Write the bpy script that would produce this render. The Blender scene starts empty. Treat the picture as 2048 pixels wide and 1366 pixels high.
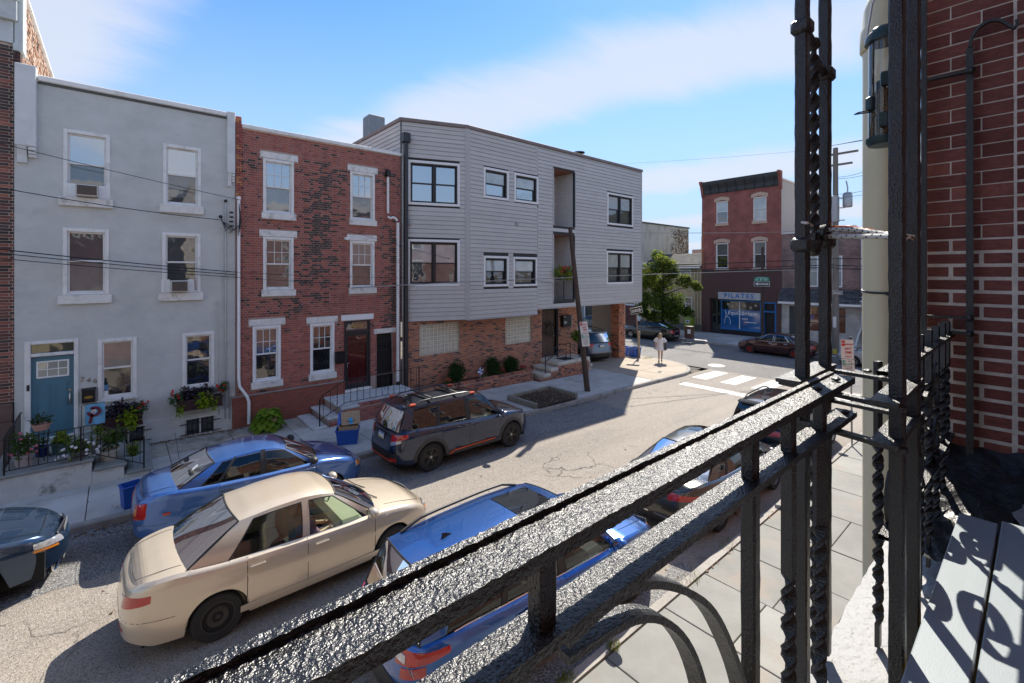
import bpy, bmesh, math, random
import numpy as np
from mathutils import Vector, Matrix
random.seed(7); np.random.seed(7)
R = math.radians
SC = bpy.context.scene
COL = SC.collection

# ------------------------------------------------------------------ camera, sky, sun, exposure
CAM_H = 4.85                                   # eye above the pavement of the near house
cam_d = bpy.data.cameras.new('camera'); cam = bpy.data.objects.new('camera', cam_d); COL.objects.link(cam)
cam_d.sensor_width = 36.0; cam_d.lens = 36.0 * 915.0 / 2048.0
cam_d.shift_y = -(683.0 - 545.0) / 2048.0      # level camera, lens shifted down: verticals stay upright
cam_d.clip_start = 0.05; cam_d.clip_end = 3000.0
cam.location = (0, 0, CAM_H); cam.rotation_euler = (R(90), 0, R(49.226 - 90))
SC.camera = cam

SUN_DX, SUN_DY = 0.857, 0.498                  # horizontal run of a sun ray per metre of height
sun_el = math.atan2(1.0, math.hypot(SUN_DX, SUN_DY)); sun_az = math.atan2(SUN_DX, SUN_DY)
sd = bpy.data.lights.new('sun', 'SUN'); sd.energy = 2.75; sd.angle = R(0.53); sd.color = (1.0, 0.93, 0.82)
so = bpy.data.objects.new('sun', sd); COL.objects.link(so); so.location = (60, 35, 70)
so.rotation_euler = Vector((SUN_DX, SUN_DY, 1.0)).to_track_quat('Z', 'Y').to_euler()

W = bpy.data.worlds.new('World'); SC.world = W; W.use_nodes = True
wn, wl = W.node_tree.nodes, W.node_tree.links
wn.clear()
wo = wn.new('ShaderNodeOutputWorld'); wb = wn.new('ShaderNodeBackground'); wb.inputs['Strength'].default_value = 0.090
sky = wn.new('ShaderNodeTexSky'); sky.sky_type = 'NISHITA'; sky.sun_disc = False
sky.sun_elevation = sun_el; sky.sun_rotation = sun_az; sky.altitude = 600; sky.air_density = 1.0; sky.dust_density = 0.1; sky.ozone_density = 1.2
# thin high cirrus: the direction is cast onto a flat layer, stretched and broken up with noise
tc = wn.new('ShaderNodeTexCoord'); sx = wn.new('ShaderNodeSeparateXYZ'); wl.new(tc.outputs['Generated'], sx.inputs[0])
def wmath(op, a, b=None, clamp=False):
    n = wn.new('ShaderNodeMath'); n.operation = op; n.use_clamp = clamp
    for i, v in enumerate((a, b)):
        if v is None: continue
        if isinstance(v, (int, float)): n.inputs[i].default_value = v
        else: wl.new(v, n.inputs[i])
    return n.outputs[0]
zc = wmath('ADD', wmath('MAXIMUM', sx.outputs['Z'], 0.0), 0.12)
px_, py_ = wmath('DIVIDE', sx.outputs['X'], zc), wmath('DIVIDE', sx.outputs['Y'], zc)
cmb = wn.new('ShaderNodeCombineXYZ'); wl.new(px_, cmb.inputs[0]); wl.new(py_, cmb.inputs[1])
def wnoise(scale, rot, loc, detail, rough, dist):
    mp = wn.new('ShaderNodeMapping'); wl.new(cmb.outputs[0], mp.inputs['Vector'])
    mp.inputs['Scale'].default_value = scale; mp.inputs['Rotation'].default_value = (0, 0, R(rot)); mp.inputs['Location'].default_value = loc
    n = wn.new('ShaderNodeTexNoise'); n.inputs['Scale'].default_value = 1.0; n.inputs['Detail'].default_value = detail
    n.inputs['Roughness'].default_value = rough; n.inputs['Distortion'].default_value = dist; wl.new(mp.outputs[0], n.inputs['Vector'])
    return n.outputs['Fac']
c1 = wnoise((0.5, 0.5, 1), 0, (3.1, 0.35, 0), 3, 0.5, 0.3)
c2 = wnoise((1.1, 3.2, 1), 70, (1.0, 7.0, 0), 7, 0.58, 0.9)
ww = wmath('ADD', wmath('ADD', wmath('MULTIPLY', px_, .94), wmath('MULTIPLY', py_, .33)), wmath('MULTIPLY', wmath('SUBTRACT', c1, .5), .55))
band = wmath('ADD', wmath('MULTIPLY', wmath('COSINE', wmath('MULTIPLY', wmath('SUBTRACT', ww, 1.75), 2*math.pi/1.32)), .5), .5)
cm = wmath('ADD', wmath('MULTIPLY', band, .72), wmath('MULTIPLY', c2, .56))
cr = wn.new('ShaderNodeMapRange'); cr.interpolation_type = 'SMOOTHSTEP'; wl.new(cm, cr.inputs[0])
cr.inputs[1].default_value = 0.54; cr.inputs[2].default_value = 1.02; cr.inputs[3].default_value = 0.0; cr.inputs[4].default_value = 0.80
hz = wn.new('ShaderNodeMapRange'); hz.interpolation_type = 'SMOOTHSTEP'; wl.new(sx.outputs['Z'], hz.inputs[0]); hz.inputs[1].default_value = 0.0; hz.inputs[2].default_value = 0.60
hz.inputs[3].default_value = 0.96; hz.inputs[4].default_value = 0.0
hs_ = wn.new('ShaderNodeHueSaturation'); hs_.inputs['Saturation'].default_value = 1.30; hs_.inputs['Value'].default_value = .86; hs_.inputs['Hue'].default_value = .505; wl.new(sky.outputs[0], hs_.inputs['Color'])
mixh = wn.new('ShaderNodeMixRGB'); wl.new(hz.outputs[0], mixh.inputs[0]); wl.new(hs_.outputs[0], mixh.inputs[1]); mixh.inputs[2].default_value = (1.9, 2.55, 3.6, 1)
mixc = wn.new('ShaderNodeMixRGB'); wl.new(cr.outputs[0], mixc.inputs[0]); wl.new(mixh.outputs[0], mixc.inputs[1]); mixc.inputs[2].default_value = (2.95, 3.1, 3.45, 1)
wl.new(mixc.outputs[0], wb.inputs['Color']); wl.new(wb.outputs[0], wo.inputs[0])

SC.view_settings.view_transform = 'Standard'; SC.view_settings.look = 'None'
SC.view_settings.exposure = 1.58; SC.view_settings.gamma = 1.0; SC.view_settings.use_curve_mapping = False
SC.render.engine = 'CYCLES'
SC.cycles.max_bounces = 8; SC.cycles.transparent_max_bounces = 16; SC.cycles.caustics_reflective = False; SC.cycles.caustics_refractive = False

# ------------------------------------------------------------------ materials
MATS = {}
def newmat(name):
    m = bpy.data.materials.new(name); m.use_nodes = True
    return m, m.node_tree.nodes, m.node_tree.links, m.node_tree.nodes['Principled BSDF']
def S(c):                                       # sRGB 0-255 -> linear
    return tuple(((v/255.0)/12.92 if v/255.0 <= 0.04045 else (((v/255.0)+0.055)/1.055)**2.4) for v in c)
def mat(name, col, rough=0.6, metal=0.0, var=0.0, vscale=6.0, bump=0.0, bscale=40.0, spec=0.5, coat=0.0, stain=None, stain_scale=1.5, stain_amt=0.5, stretch=None, rand=0.0, sheen=0.0, flake=0.0):
    """principled material: colour + soft noise variation, optional stain colour in patches, fine bump, per-object random value"""
    if name in MATS: return MATS[name]
    m, n, l, p = newmat(name); MATS[name] = m
    p.inputs['Base Color'].default_value = (*col, 1); p.inputs['Roughness'].default_value = rough; p.inputs['Metallic'].default_value = metal
    p.inputs['Specular IOR Level'].default_value = spec; p.inputs['Coat Weight'].default_value = coat; p.inputs['Coat Roughness'].default_value = 0.03
    tc = n.new('ShaderNodeTexCoord'); vec = tc.outputs['Object']
    if stretch:
        mp = n.new('ShaderNodeMapping'); mp.inputs['Scale'].default_value = stretch; l.new(vec, mp.inputs[0]); vecs = mp.outputs[0]
    else: vecs = vec
    out = None
    if var > 0:
        t = n.new('ShaderNodeTexNoise'); t.inputs['Scale'].default_value = vscale; t.inputs['Detail'].default_value = 7; t.inputs['Roughness'].default_value = 0.62; l.new(vecs, t.inputs['Vector'])
        h = n.new('ShaderNodeHueSaturation'); h.inputs['Color'].default_value = (*col, 1)
        mr = n.new('ShaderNodeMapRange'); l.new(t.outputs[0], mr.inputs[0]); mr.inputs[1].default_value = 0.25; mr.inputs[2].default_value = 0.75
        mr.inputs[3].default_value = 1 - var; mr.inputs[4].default_value = 1 + var; l.new(mr.outputs[0], h.inputs['Value']); out = h.outputs[0]
    if rand > 0:
        oi = n.new('ShaderNodeObjectInfo'); h2 = n.new('ShaderNodeHueSaturation'); mr2 = n.new('ShaderNodeMapRange'); l.new(oi.outputs['Random'], mr2.inputs[0])
        mr2.inputs[3].default_value = 1 - rand; mr2.inputs[4].default_value = 1 + rand; l.new(mr2.outputs[0], h2.inputs['Value'])
        if out: l.new(out, h2.inputs['Color'])
        else: h2.inputs['Color'].default_value = (*col, 1)
        out = h2.outputs[0]
    if stain:
        t = n.new('ShaderNodeTexNoise'); t.inputs['Scale'].default_value = stain_scale; t.inputs['Detail'].default_value = 9; t.inputs['Roughness'].default_value = 0.68; l.new(vecs, t.inputs['Vector'])
        mr = n.new('ShaderNodeMapRange'); mr.interpolation_type = 'SMOOTHSTEP'; l.new(t.outputs[0], mr.inputs[0]); mr.inputs[1].default_value = 0.5; mr.inputs[2].default_value = 0.68; mr.inputs[4].default_value = stain_amt
        mx = n.new('ShaderNodeMixRGB'); l.new(mr.outputs[0], mx.inputs[0]); mx.inputs[2].default_value = (*stain, 1)
        if out: l.new(out, mx.inputs[1])
        else: mx.inputs[1].default_value = (*col, 1)
        out = mx.outputs[0]
    if out: l.new(out, p.inputs['Base Color'])
    if bump > 0:
        t = n.new('ShaderNodeTexNoise'); t.inputs['Scale'].default_value = bscale; t.inputs['Detail'].default_value = 6; l.new(vecs, t.inputs['Vector'])
        b = n.new('ShaderNodeBump'); b.inputs['Strength'].default_value = bump; b.inputs['Distance'].default_value = 0.02; l.new(t.outputs[0], b.inputs['Height']); l.new(b.outputs[0], p.inputs['Normal'])
    return m
def glass_mat(name, tint, rough=0.02, trans=1.0, ior=1.5):
    """thin window glass: tinted see-through plus fresnel reflection"""
    if name in MATS: return MATS[name]
    m, n, l, p = newmat(name); MATS[name] = m
    tr = n.new('ShaderNodeBsdfTransparent'); tr.inputs[0].default_value = (*tint, 1)
    gl = n.new('ShaderNodeBsdfGlossy'); gl.inputs['Roughness'].default_value = rough; gl.inputs[0].default_value = (1, 1, 1, 1)
    fr = n.new('ShaderNodeFresnel'); fr.inputs[0].default_value = ior
    ml = n.new('ShaderNodeMath'); ml.operation = 'MULTIPLY_ADD'; ml.use_clamp = True; l.new(fr.outputs[0], ml.inputs[0]); ml.inputs[1].default_value = 1.2; ml.inputs[2].default_value = 0.02
    mx = n.new('ShaderNodeMixShader'); l.new(ml.outputs[0], mx.inputs[0]); l.new(tr.outputs[0], mx.inputs[1]); l.new(gl.outputs[0], mx.inputs[2])
    l.new(mx.outputs[0], n['Material Output'].inputs[0])
    return m
def pane_mat(name, col, rough=0.04, wavy=0.35):
    """house window pane: dark room behind, old slightly wavy reflecting glass"""
    if name in MATS: return MATS[name]
    m = mat(name, col, rough, spec=0.9, var=0.25, vscale=2.0)
    m, n, l, p = m, m.node_tree.nodes, m.node_tree.links, m.node_tree.nodes['Principled BSDF']
    p.inputs['IOR'].default_value = 1.8
    tc = n.new('ShaderNodeTexCoord'); t = n.new('ShaderNodeTexNoise'); t.inputs['Scale'].default_value = 2.2; t.inputs['Detail'].default_value = 1.5; l.new(tc.outputs['Object'], t.inputs['Vector'])
    b = n.new('ShaderNodeBump'); b.inputs['Strength'].default_value = wavy; b.inputs['Distance'].default_value = 0.02; l.new(t.outputs[0], b.inputs['Height']); l.new(b.outputs[0], p.inputs['Normal'])
    return m

# ------------------------------------------------------------------ mesh building
ORIG = {}                                       # object name -> world matrix of a thing, so parts can be built in world coordinates
class MB:
    def __init__(s): s.v = []; s.f = []; s.m = []; s.sm = []
    def add(s, vs, fs, mi=0, smooth=False):
        o = len(s.v); s.v += [tuple(q) for q in vs]
        for q in fs: s.f.append(tuple(i + o for i in q)); s.m.append(mi); s.sm.append(smooth)
        return s
    def box(s, x0, x1, y0, y1, z0, z1, mi=0, bev=0.0):
        if x0 > x1: x0, x1 = x1, x0
        if y0 > y1: y0, y1 = y1, y0
        if z0 > z1: z0, z1 = z1, z0
        if bev <= 0:
            vs = [(x0,y0,z0),(x1,y0,z0),(x1,y1,z0),(x0,y1,z0),(x0,y0,z1),(x1,y0,z1),(x1,y1,z1),(x0,y1,z1)]
            return s.add(vs, [(3,2,1,0),(4,5,6,7),(0,1,5,4),(1,2,6,5),(2,3,7,6),(3,0,4,7)], mi)
        b = min(bev, (x1-x0)*.49, (y1-y0)*.49, (z1-z0)*.49)
        X, Y, Z = (x0, x1), (y0, y1), (z0, z1); sg = (1, -1); vs = []; idx = {}
        for i in (0, 1):
            for j in (0, 1):
                for k in (0, 1):
                    for a in range(3):
                        p = [X[i] + sg[i]*b, Y[j] + sg[j]*b, Z[k] + sg[k]*b]
                        p[a] = (X[i], Y[j], Z[k])[a]; idx[i, j, k, a] = len(vs); vs.append(tuple(p))
        fs = []
        for a in range(3):
            for e in (0, 1):
                q = []
                for (u, w) in ((0,0),(1,0),(1,1),(0,1)):
                    c = [0,0,0]; c[a] = e; c[(a+1)%3] = u; c[(a+2)%3] = w; q.append(idx[c[0],c[1],c[2],a])
                fs.append(tuple(q) if e else tuple(reversed(q)))
        for a in range(3):
            b1, b2 = (a+1)%3, (a+2)%3
            for u in (0,1):
                for w in (0,1):
                    c0 = [0,0,0]; c0[a]=0; c0[b1]=u; c0[b2]=w; c1 = list(c0); c1[a]=1
                    q = [idx[(*c0, b1)], idx[(*c1, b1)], idx[(*c1, b2)], idx[(*c0, b2)]]
                    fs.append(tuple(q) if (u ^ w) else tuple(reversed(q)))
        for i in (0,1):
            for j in (0,1):
                for k in (0,1):
                    q = (idx[i,j,k,0], idx[i,j,k,1], idx[i,j,k,2]); fs.append(q if (i+j+k) % 2 else tuple(reversed(q)))
        return s.add(vs, fs, mi)
    def quad(s, a, b, c, d, mi=0): return s.add([a,b,c,d], [(0,1,2,3)], mi)
    def prism(s, poly, axis, c0, c1, mi=0, smooth=False):
        """extrude a 2D polygon along axis; poly gives the two other coordinates in axis order"""
        def P(q, c):
            if axis == 'x': return (c, q[0], q[1])
            if axis == 'y': return (q[0], c, q[1])
            return (q[0], q[1], c)
        n = len(poly); vs = [P(q, c0) for q in poly] + [P(q, c1) for q in poly]
        fs = [tuple(range(n-1, -1, -1)), tuple(range(n, 2*n))] + [(i, (i+1)%n, n+(i+1)%n, n+i) for i in range(n)]
        return s.add(vs, fs, mi, smooth)
    def tube(s, pts, r, seg=8, mi=0, caps=True, smooth=True, flat=None):
        """sweep a circle (or a flat bar: flat=(half width, half thickness, side vector)) along points; r may be a list"""
        pts = [Vector(q) for q in pts]; n = len(pts); rs = r if isinstance(r, (list, tuple)) else [r]*n
        vs = []; ref = None
        for i, q in enumerate(pts):
            d = (pts[min(i+1, n-1)] - pts[max(i-1, 0)]).normalized()
            if ref is None:
                ref = Vector((0,0,1)) if abs(d.z) < .9 else Vector((1,0,0))
            a = d.cross(ref)
            if a.length < 1e-5: a = d.orthogonal()
            a.normalize(); b = a.cross(d).normalized(); ref = b
            for k in range(seg):
                t = 2*math.pi*k/seg; vs.append(q + (a*math.cos(t) + b*math.sin(t))*rs[i])
        fs = [(i*seg+k, i*seg+(k+1)%seg, (i+1)*seg+(k+1)%seg, (i+1)*seg+k) for i in range(n-1) for k in range(seg)]
        if caps: fs += [tuple(range(seg-1, -1, -1)), tuple((n-1)*seg+k for k in range(seg))]
        return s.add(vs, fs, mi, smooth)
    def bar(s, pts, side, w, t, mi=0, smooth=True):
        """flat bar w wide along `side`, t thick, following points in the plane perpendicular to side"""
        pts = [Vector(q) for q in pts]; n = len(pts); sd_ = Vector(side).normalized(); vs = []
        for i, q in enumerate(pts):
            d = (pts[min(i+1, n-1)] - pts[max(i-1, 0)]).normalized(); nn = sd_.cross(d).normalized()
            for (a, b) in ((-1,-1),(1,-1),(1,1),(-1,1)): vs.append(q + sd_*a*w/2 + nn*b*t/2)
        fs = [(i*4+k, i*4+(k+1)%4, (i+1)*4+(k+1)%4, (i+1)*4+k) for i in range(n-1) for k in range(4)] + [(3,2,1,0), tuple((n-1)*4+k for k in range(4))]
        return s.add(vs, fs, mi, False)
    def twist(s, x, y, z0, z1, w, turns, n=40, mi=0, ph=0.0):
        vs = []
        for i in range(n+1):
            t = i/n; a = ph + turns*2*math.pi*t; z = z0 + (z1-z0)*t
            for k in range(4): vs.append((x + w*.7071*math.cos(a+k*math.pi/2+.785), y + w*.7071*math.sin(a+k*math.pi/2+.785), z))
        fs = [(i*4+k, i*4+(k+1)%4, (i+1)*4+(k+1)%4, (i+1)*4+k) for i in range(n) for k in range(4)] + [(3,2,1,0), tuple(n*4+k for k in range(4))]
        return s.add(vs, fs, mi)
    def lathe(s, prof, cx=0, cy=0, cz=0, seg=24, mi=0, axis='z', smooth=True, closed=False, sx=1.0, sy=1.0):
        vs = []; n = len(prof)
        for (r, h) in prof:
            for k in range(seg):
                t = 2*math.pi*k/seg; a, b = r*math.cos(t)*sx, r*math.sin(t)*sy
                vs.append((cx+a, cy+b, cz+h) if axis == 'z' else ((cx+a, cy+h, cz+b) if axis == 'y' else (cx+h, cy+a, cz+b)))
        fs = [(i*seg+k, i*seg+(k+1)%seg, (i+1)*seg+(k+1)%seg, (i+1)*seg+k) for i in range(n-1) for k in range(seg)]
        if axis == 'y': fs = [tuple(reversed(q)) for q in fs]
        if prof[0][0] > 1e-4 and not closed: fs.append(tuple(range(seg-1,-1,-1)) if axis != 'y' else tuple(range(seg)))
        if prof[-1][0] > 1e-4 and not closed:
            q = tuple((n-1)*seg+k for k in range(seg)); fs.append(q if axis != 'y' else tuple(reversed(q)))
        return s.add(vs, fs, mi, smooth)
    def ball(s, c, rx, ry=None, rz=None, seg=12, rings=8, mi=0):
        ry = rx if ry is None else ry; rz = rx if rz is None else rz; vs = []; fs = []
        for i in range(rings+1):
            a = math.pi*i/rings
            for k in range(seg):
                t = 2*math.pi*k/seg; vs.append((c[0]+rx*math.sin(a)*math.cos(t), c[1]+ry*math.sin(a)*math.sin(t), c[2]-rz*math.cos(a)))
        fs = [(i*seg+k, i*seg+(k+1)%seg, (i+1)*seg+(k+1)%seg, (i+1)*seg+k) for i in range(rings) for k in range(seg)]
        return s.add(vs, fs, mi, True)
    def grid(s, P, mi=0, smooth=True, flip=False):
        """P: list of rows of points"""
        nr, nc = len(P), len(P[0]); vs = [q for row in P for q in row]
        fs = [(i*nc+j, i*nc+j+1, (i+1)*nc+j+1, (i+1)*nc+j) for i in range(nr-1) for j in range(nc-1)]
        if flip: fs = [tuple(reversed(q)) for q in fs]
        return s.add(vs, fs, mi, smooth)
    def mesh(s, name, mats, sharp=40):
        me = bpy.data.meshes.new(name); me.from_pydata(s.v, [], s.f); me.update()
        mats = mats if isinstance(mats, (list, tuple)) else [mats]
        for m in mats: me.materials.append(m)
        me.polygons.foreach_set('material_index', s.m); me.polygons.foreach_set('use_smooth', s.sm)
        if any(s.sm): me.set_sharp_from_angle(angle=R(sharp))
        return me
    def build(s, name, mats, parent=None, world=False, sharp=40):
        """link as ONE object; world=True: vertices are world coordinates, moved into the parent's frame"""
        if parent is not None and world:
            inv = ORIG[parent.name].inverted() if parent.name in ORIG else Matrix()
            s.v = [tuple(inv @ Vector(q)) for q in s.v]
        o = bpy.data.objects.new(name, s.mesh(name, mats, sharp)); COL.objects.link(o)
        if parent is not None:
            o.parent = parent
            if parent.name in ORIG: ORIG[o.name] = ORIG[parent.name]
        return o
def tag(o, label=None, cat=None, group=None, kind=None):
    if label: o['label'] = label
    if cat: o['category'] = cat
    if group: o['group'] = group
    if kind: o['kind'] = kind
    return o
def thing(name, label, cat, loc=(0,0,0), rz=0.0, group=None, ry=0.0):
    o = bpy.data.objects.new(name, None); COL.objects.link(o); o.empty_display_size = 0.2
    o.location = loc; o.rotation_euler = (0, ry, rz)
    ORIG[o.name] = Matrix.Translation(loc) @ Matrix.Rotation(rz, 4, 'Z') @ Matrix.Rotation(ry, 4, 'Y')
    return tag(o, label, cat, group)
def inst(name, me, parent, loc, rot=(0,0,0), world=False, scale=None):
    """a small alike piece sharing mesh data"""
    o = bpy.data.objects.new(name, me); COL.objects.link(o); o.parent = parent
    if world and parent.name in ORIG: loc = ORIG[parent.name].inverted() @ Vector(loc)
    o.location = loc; o.rotation_euler = rot
    if scale: o.scale = scale
    return o
def copy_tree(o, parent=None):
    c = o.copy(); COL.objects.link(c); c.parent = parent
    for ch in [q for q in o.children]: copy_tree(ch, c)
    return c
def gz(x):                                      # the street falls gently to the crossing
    x = max(-25.0, min(46.0, x)); return -0.015*(x - 2.0)
def text_mesh(txt, size, mats, thick=0.002, spacing=1.0, bold=.018):
    cu = bpy.data.curves.new('t', 'FONT'); cu.body = txt; cu.size = size; cu.extrude = thick; cu.align_x = 'CENTER'; cu.align_y = 'CENTER'; cu.space_character = spacing; cu.offset = size*bold
    ob = bpy.data.objects.new('t', cu); COL.objects.link(ob)
    me = bpy.data.meshes.new_from_object(ob.evaluated_get(bpy.context.evaluated_depsgraph_get()))
    bpy.data.objects.remove(ob); bpy.data.curves.remove(cu); me.materials.clear(); me.materials.append(mats)
    return me
def text_on(name, txt, size, m, parent, loc, rot, thick=0.002, spacing=1.0, world=False, shear=0.0, sx=1.0):
    me = text_mesh(txt, size, m, thick, spacing); me.name = name
    if shear or sx != 1.0: me.transform(Matrix(((sx, shear, 0, 0), (0, 1, 0, 0), (0, 0, 1, 0), (0, 0, 0, 1))))
    return inst(name, me, parent, loc, rot, world)
FACE_MY = (R(90), 0, 0)                          # lettering on a wall facing -Y
FACE_MX = (R(90), 0, R(-90))                     # lettering on a wall facing -X
# ------------------------------------------------------------------ ground, roads, pavements
def asphalt(name, col, dark, crack=0.35, speck=0.25, patch=0.4):
    m, n, l, p = newmat(name); p.inputs['Roughness'].default_value = 0.82; p.inputs['Specular IOR Level'].default_value = 0.35
    tc = n.new('ShaderNodeTexCoord'); vec = tc.outputs['Object']
    def noise(sc, det=5, rough=.6, stretch=None):
        v = vec
        if stretch:
            mp = n.new('ShaderNodeMapping'); mp.inputs['Scale'].default_value = stretch; l.new(vec, mp.inputs[0]); v = mp.outputs[0]
        t = n.new('ShaderNodeTexNoise'); t.inputs['Scale'].default_value = sc; t.inputs['Detail'].default_value = det; t.inputs['Roughness'].default_value = rough; l.new(v, t.inputs['Vector']); return t.outputs[0]
    def rng(x, a, b, c, d, smooth=True):
        r = n.new('ShaderNodeMapRange'); l.new(x, r.inputs[0]); r.interpolation_type = 'SMOOTHSTEP' if smooth else 'LINEAR'
        for i, v in enumerate((a, b, c, d)): r.inputs[i+1].default_value = v
        return r.outputs[0]
    def mix(f, a, b):
        x = n.new('ShaderNodeMixRGB'); l.new(f, x.inputs[0])
        for i, v in ((1, a), (2, b)):
            if isinstance(v, tuple): x.inputs[i].default_value = (*v, 1)
            else: l.new(v, x.inputs[i])
        return x.outputs[0]
    base = mix(rng(noise(.35, 6, .6, (.4, 1, 1)), .35, .65, 0, 1), col, tuple(c*.82 for c in col))
    base = mix(rng(noise(.55, 8, .72, (.5, 1.2, 1)), .53, .60, 0, patch), base, dark)
    base = mix(rng(noise(1.0, 4, .6, (.05, 1.3, 1)), .42, .66, 0, .38), base, tuple(c*1.28 for c in col))
    base = mix(rng(noise(2.2, 5, .7, (.6, 1, 1)), .62, .70, 0, .45), base, tuple(c*.6 for c in dark))
    vo = n.new('ShaderNodeTexVoronoi'); vo.inputs['Scale'].default_value = 70; l.new(vec, vo.inputs['Vector'])
    sp = n.new('ShaderNodeSeparateXYZ'); l.new(vo.outputs['Color'], sp.inputs[0])
    base = mix(rng(sp.outputs[0], .60, .95, 0, speck, False), base, (.55, .52, .48))
    base = mix(rng(sp.outputs[1], .58, .95, 0, speck*1.6, False), base, tuple(c*.32 for c in dark))
    # cracks: distorted cell borders, only in some places
    ds = n.new('ShaderNodeTexNoise'); ds.inputs['Scale'].default_value = 1.6; ds.inputs['Detail'].default_value = 4; l.new(vec, ds.inputs['Vector'])
    mv = n.new('ShaderNodeVectorMath'); mv.operation = 'MULTIPLY_ADD'; l.new(ds.outputs['Color'], mv.inputs[0]); mv.inputs[1].default_value = (.9, .9, .9); l.new(vec, mv.inputs[2])
    vc = n.new('ShaderNodeTexVoronoi'); vc.feature = 'DISTANCE_TO_EDGE'; vc.inputs['Scale'].default_value = .33; l.new(mv.outputs[0], vc.inputs['Vector'])
    ck = rng(vc.outputs['Distance'], .0, .010, 1, 0); msk = rng(noise(.4), .5, .6, 0, crack)
    mm = n.new('ShaderNodeMath'); mm.operation = 'MULTIPLY'; l.new(ck, mm.inputs[0]); l.new(msk, mm.inputs[1])
    base = mix(mm.outputs[0], base, tuple(c*.25 for c in dark))
    l.new(base, p.inputs['Base Color'])
    bp = n.new('ShaderNodeBump'); bp.inputs['Strength'].default_value = .55; bp.inputs['Distance'].default_value = .012; l.new(vo.outputs['Distance'], bp.inputs['Height']); l.new(bp.outputs[0], p.inputs['Normal'])
    return m
M_ROAD = asphalt('worn_asphalt', (.30, .262, .22), (.17, .155, .145), .9, .36, .34)
M_ROAD2 = asphalt('grey_asphalt', (.17, .165, .16), (.11, .11, .11), .7, .4, .3)
M_PATCH = asphalt('patched_asphalt', (.20, .20, .20), (.13, .13, .132), .9, .6, .5)
M_CONC = mat('pavement_concrete', (.50, .48, .45), .85, var=.16, vscale=1.4, bump=.18, bscale=120, stain=(.30, .28, .25), stain_scale=.9, stain_amt=.5, rand=.12)
M_CONC_OLD = mat('old_rough_concrete', (.42, .38, .32), .9, var=.3, vscale=5, bump=.5, bscale=60, stain=(.11, .10, .08), stain_scale=1.3, stain_amt=.75, rand=.12)
M_CONC_WARM = mat('corner_concrete', (.38, .32, .25), .85, var=.12, vscale=1.5, bump=.15, bscale=120, stain=(.27, .235, .19), stain_scale=.8, stain_amt=.5, rand=.06)
M_BLUE = mat('bluestone', (.215, .218, .20), .75, var=.2, vscale=1.6, bump=.2, bscale=60, stain=(.27, .215, .17), stain_scale=1.1, stain_amt=.6, rand=.2)
M_JOINT = mat('joint_dirt', (.085, .078, .066), .95, var=.4, vscale=9)
M_KERB = mat('kerb_concrete', (.33, .31, .28), .85, var=.25, vscale=3, bump=.3, bscale=50, stain=(.12, .11, .10), stain_scale=1.6, stain_amt=.7)
M_PAINT = mat('road_paint', (.66, .63, .58), .75, var=.08, vscale=20, stain=(.36, .33, .29), stain_scale=7, stain_amt=.6)
M_DIRT = mat('bare_ground', (.14, .12, .095), .95, var=.4, vscale=3)

def sheet(name, xs, y0, y1, off, m, kind='structure', ny=1):
    b = MB()
    for a, c in zip(xs[:-1], xs[1:]):
        for k in range(ny):
            ya, yb = y0+(y1-y0)*k/ny, y0+(y1-y0)*(k+1)/ny
            b.quad((a, ya, gz(a)+off), (c, ya, gz(c)+off), (c, yb, gz(c)+off), (a, yb, gz(a)+off))
    return tag(b.build(name, m), kind=kind)
sheet('ground', [-700, -25, 0, 25, 46, 1500], -700, 1500, -.30, M_DIRT)
sheet('road', [-40, -25, 0, 24.8], 3.72, 12.04, -.14, M_ROAD, ny=1)
sheet('road', [24.8, 34.5], -90, 160, -.141, M_ROAD2, ny=1)
# darker resurfaced strip along the left parking lane, with a ragged edge
def ragged(name, x0, x1, yin, ybase, amp, off, m, seed, step=.25):
    rnd = random.Random(seed); b = MB(); x = x0; y = ybase; prev = None
    while x < x1 + 1e-6:
        y += rnd.uniform(-.06, .06) + (ybase - y)*.12
        if rnd.random() < .10: y += rnd.choice((-1, 1))*amp
        q = ((x, yin, gz(x)+off), (x, y, gz(x)+off))
        if prev: b.quad(prev[1], q[1], q[0], prev[0])
        prev = q; x += step
    return tag(b.build(name, m), kind='structure')
ragged('asphalt_patch', -14, 14.6, 12.0, 10.02, .16, -.136, M_PATCH, 3)
ragged('asphalt_patch', 2.2, 7.6, 3.75, 4.15, .12, -.136, M_PATCH, 5)
# markings: stop line and crossing bars
b = MB(); b.quad((20.0, 5.2, gz(20)-.132), (20.62, 5.2, gz(20.6)-.132), (20.62, 11.2, gz(20.6)-.132), (20.0, 11.2, gz(20)-.132))
tag(b.build('stop_line', M_PAINT), kind='structure')
for k in range(5):
    y = 11.55 - k*1.42; b = MB()
    b.quad((21.95, y-.72, gz(22)-.132), (24.45, y-.72, gz(24.4)-.132), (24.45, y+.02, gz(24.4)-.132), (21.95, y+.02, gz(22)-.132))
    tag(b.build('crossing_bar', M_PAINT), kind='structure')
# manhole cover with a cast pattern
b = MB(); b.lathe([(.0, .0), (.40, .0), (.41, -.008), (.46, -.008), (.47, -.02)], 26.1, 12.25, gz(26)-.126, 28)
for k in range(8):
    a = k*math.pi/4; b.box(26.1+.2*math.cos(a)-.03, 26.1+.2*math.cos(a)+.03, 12.25+.2*math.sin(a)-.03, 12.25+.2*math.sin(a)+.03, gz(26)-.127, gz(26)-.119)
tag(b.build('manhole_cover', mat('worn_iron', (.38, .36, .31), .6, metal=.3, var=.25, vscale=8)), 'pale round iron manhole cover in the cross street beside the crossing', 'manhole cover')

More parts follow.
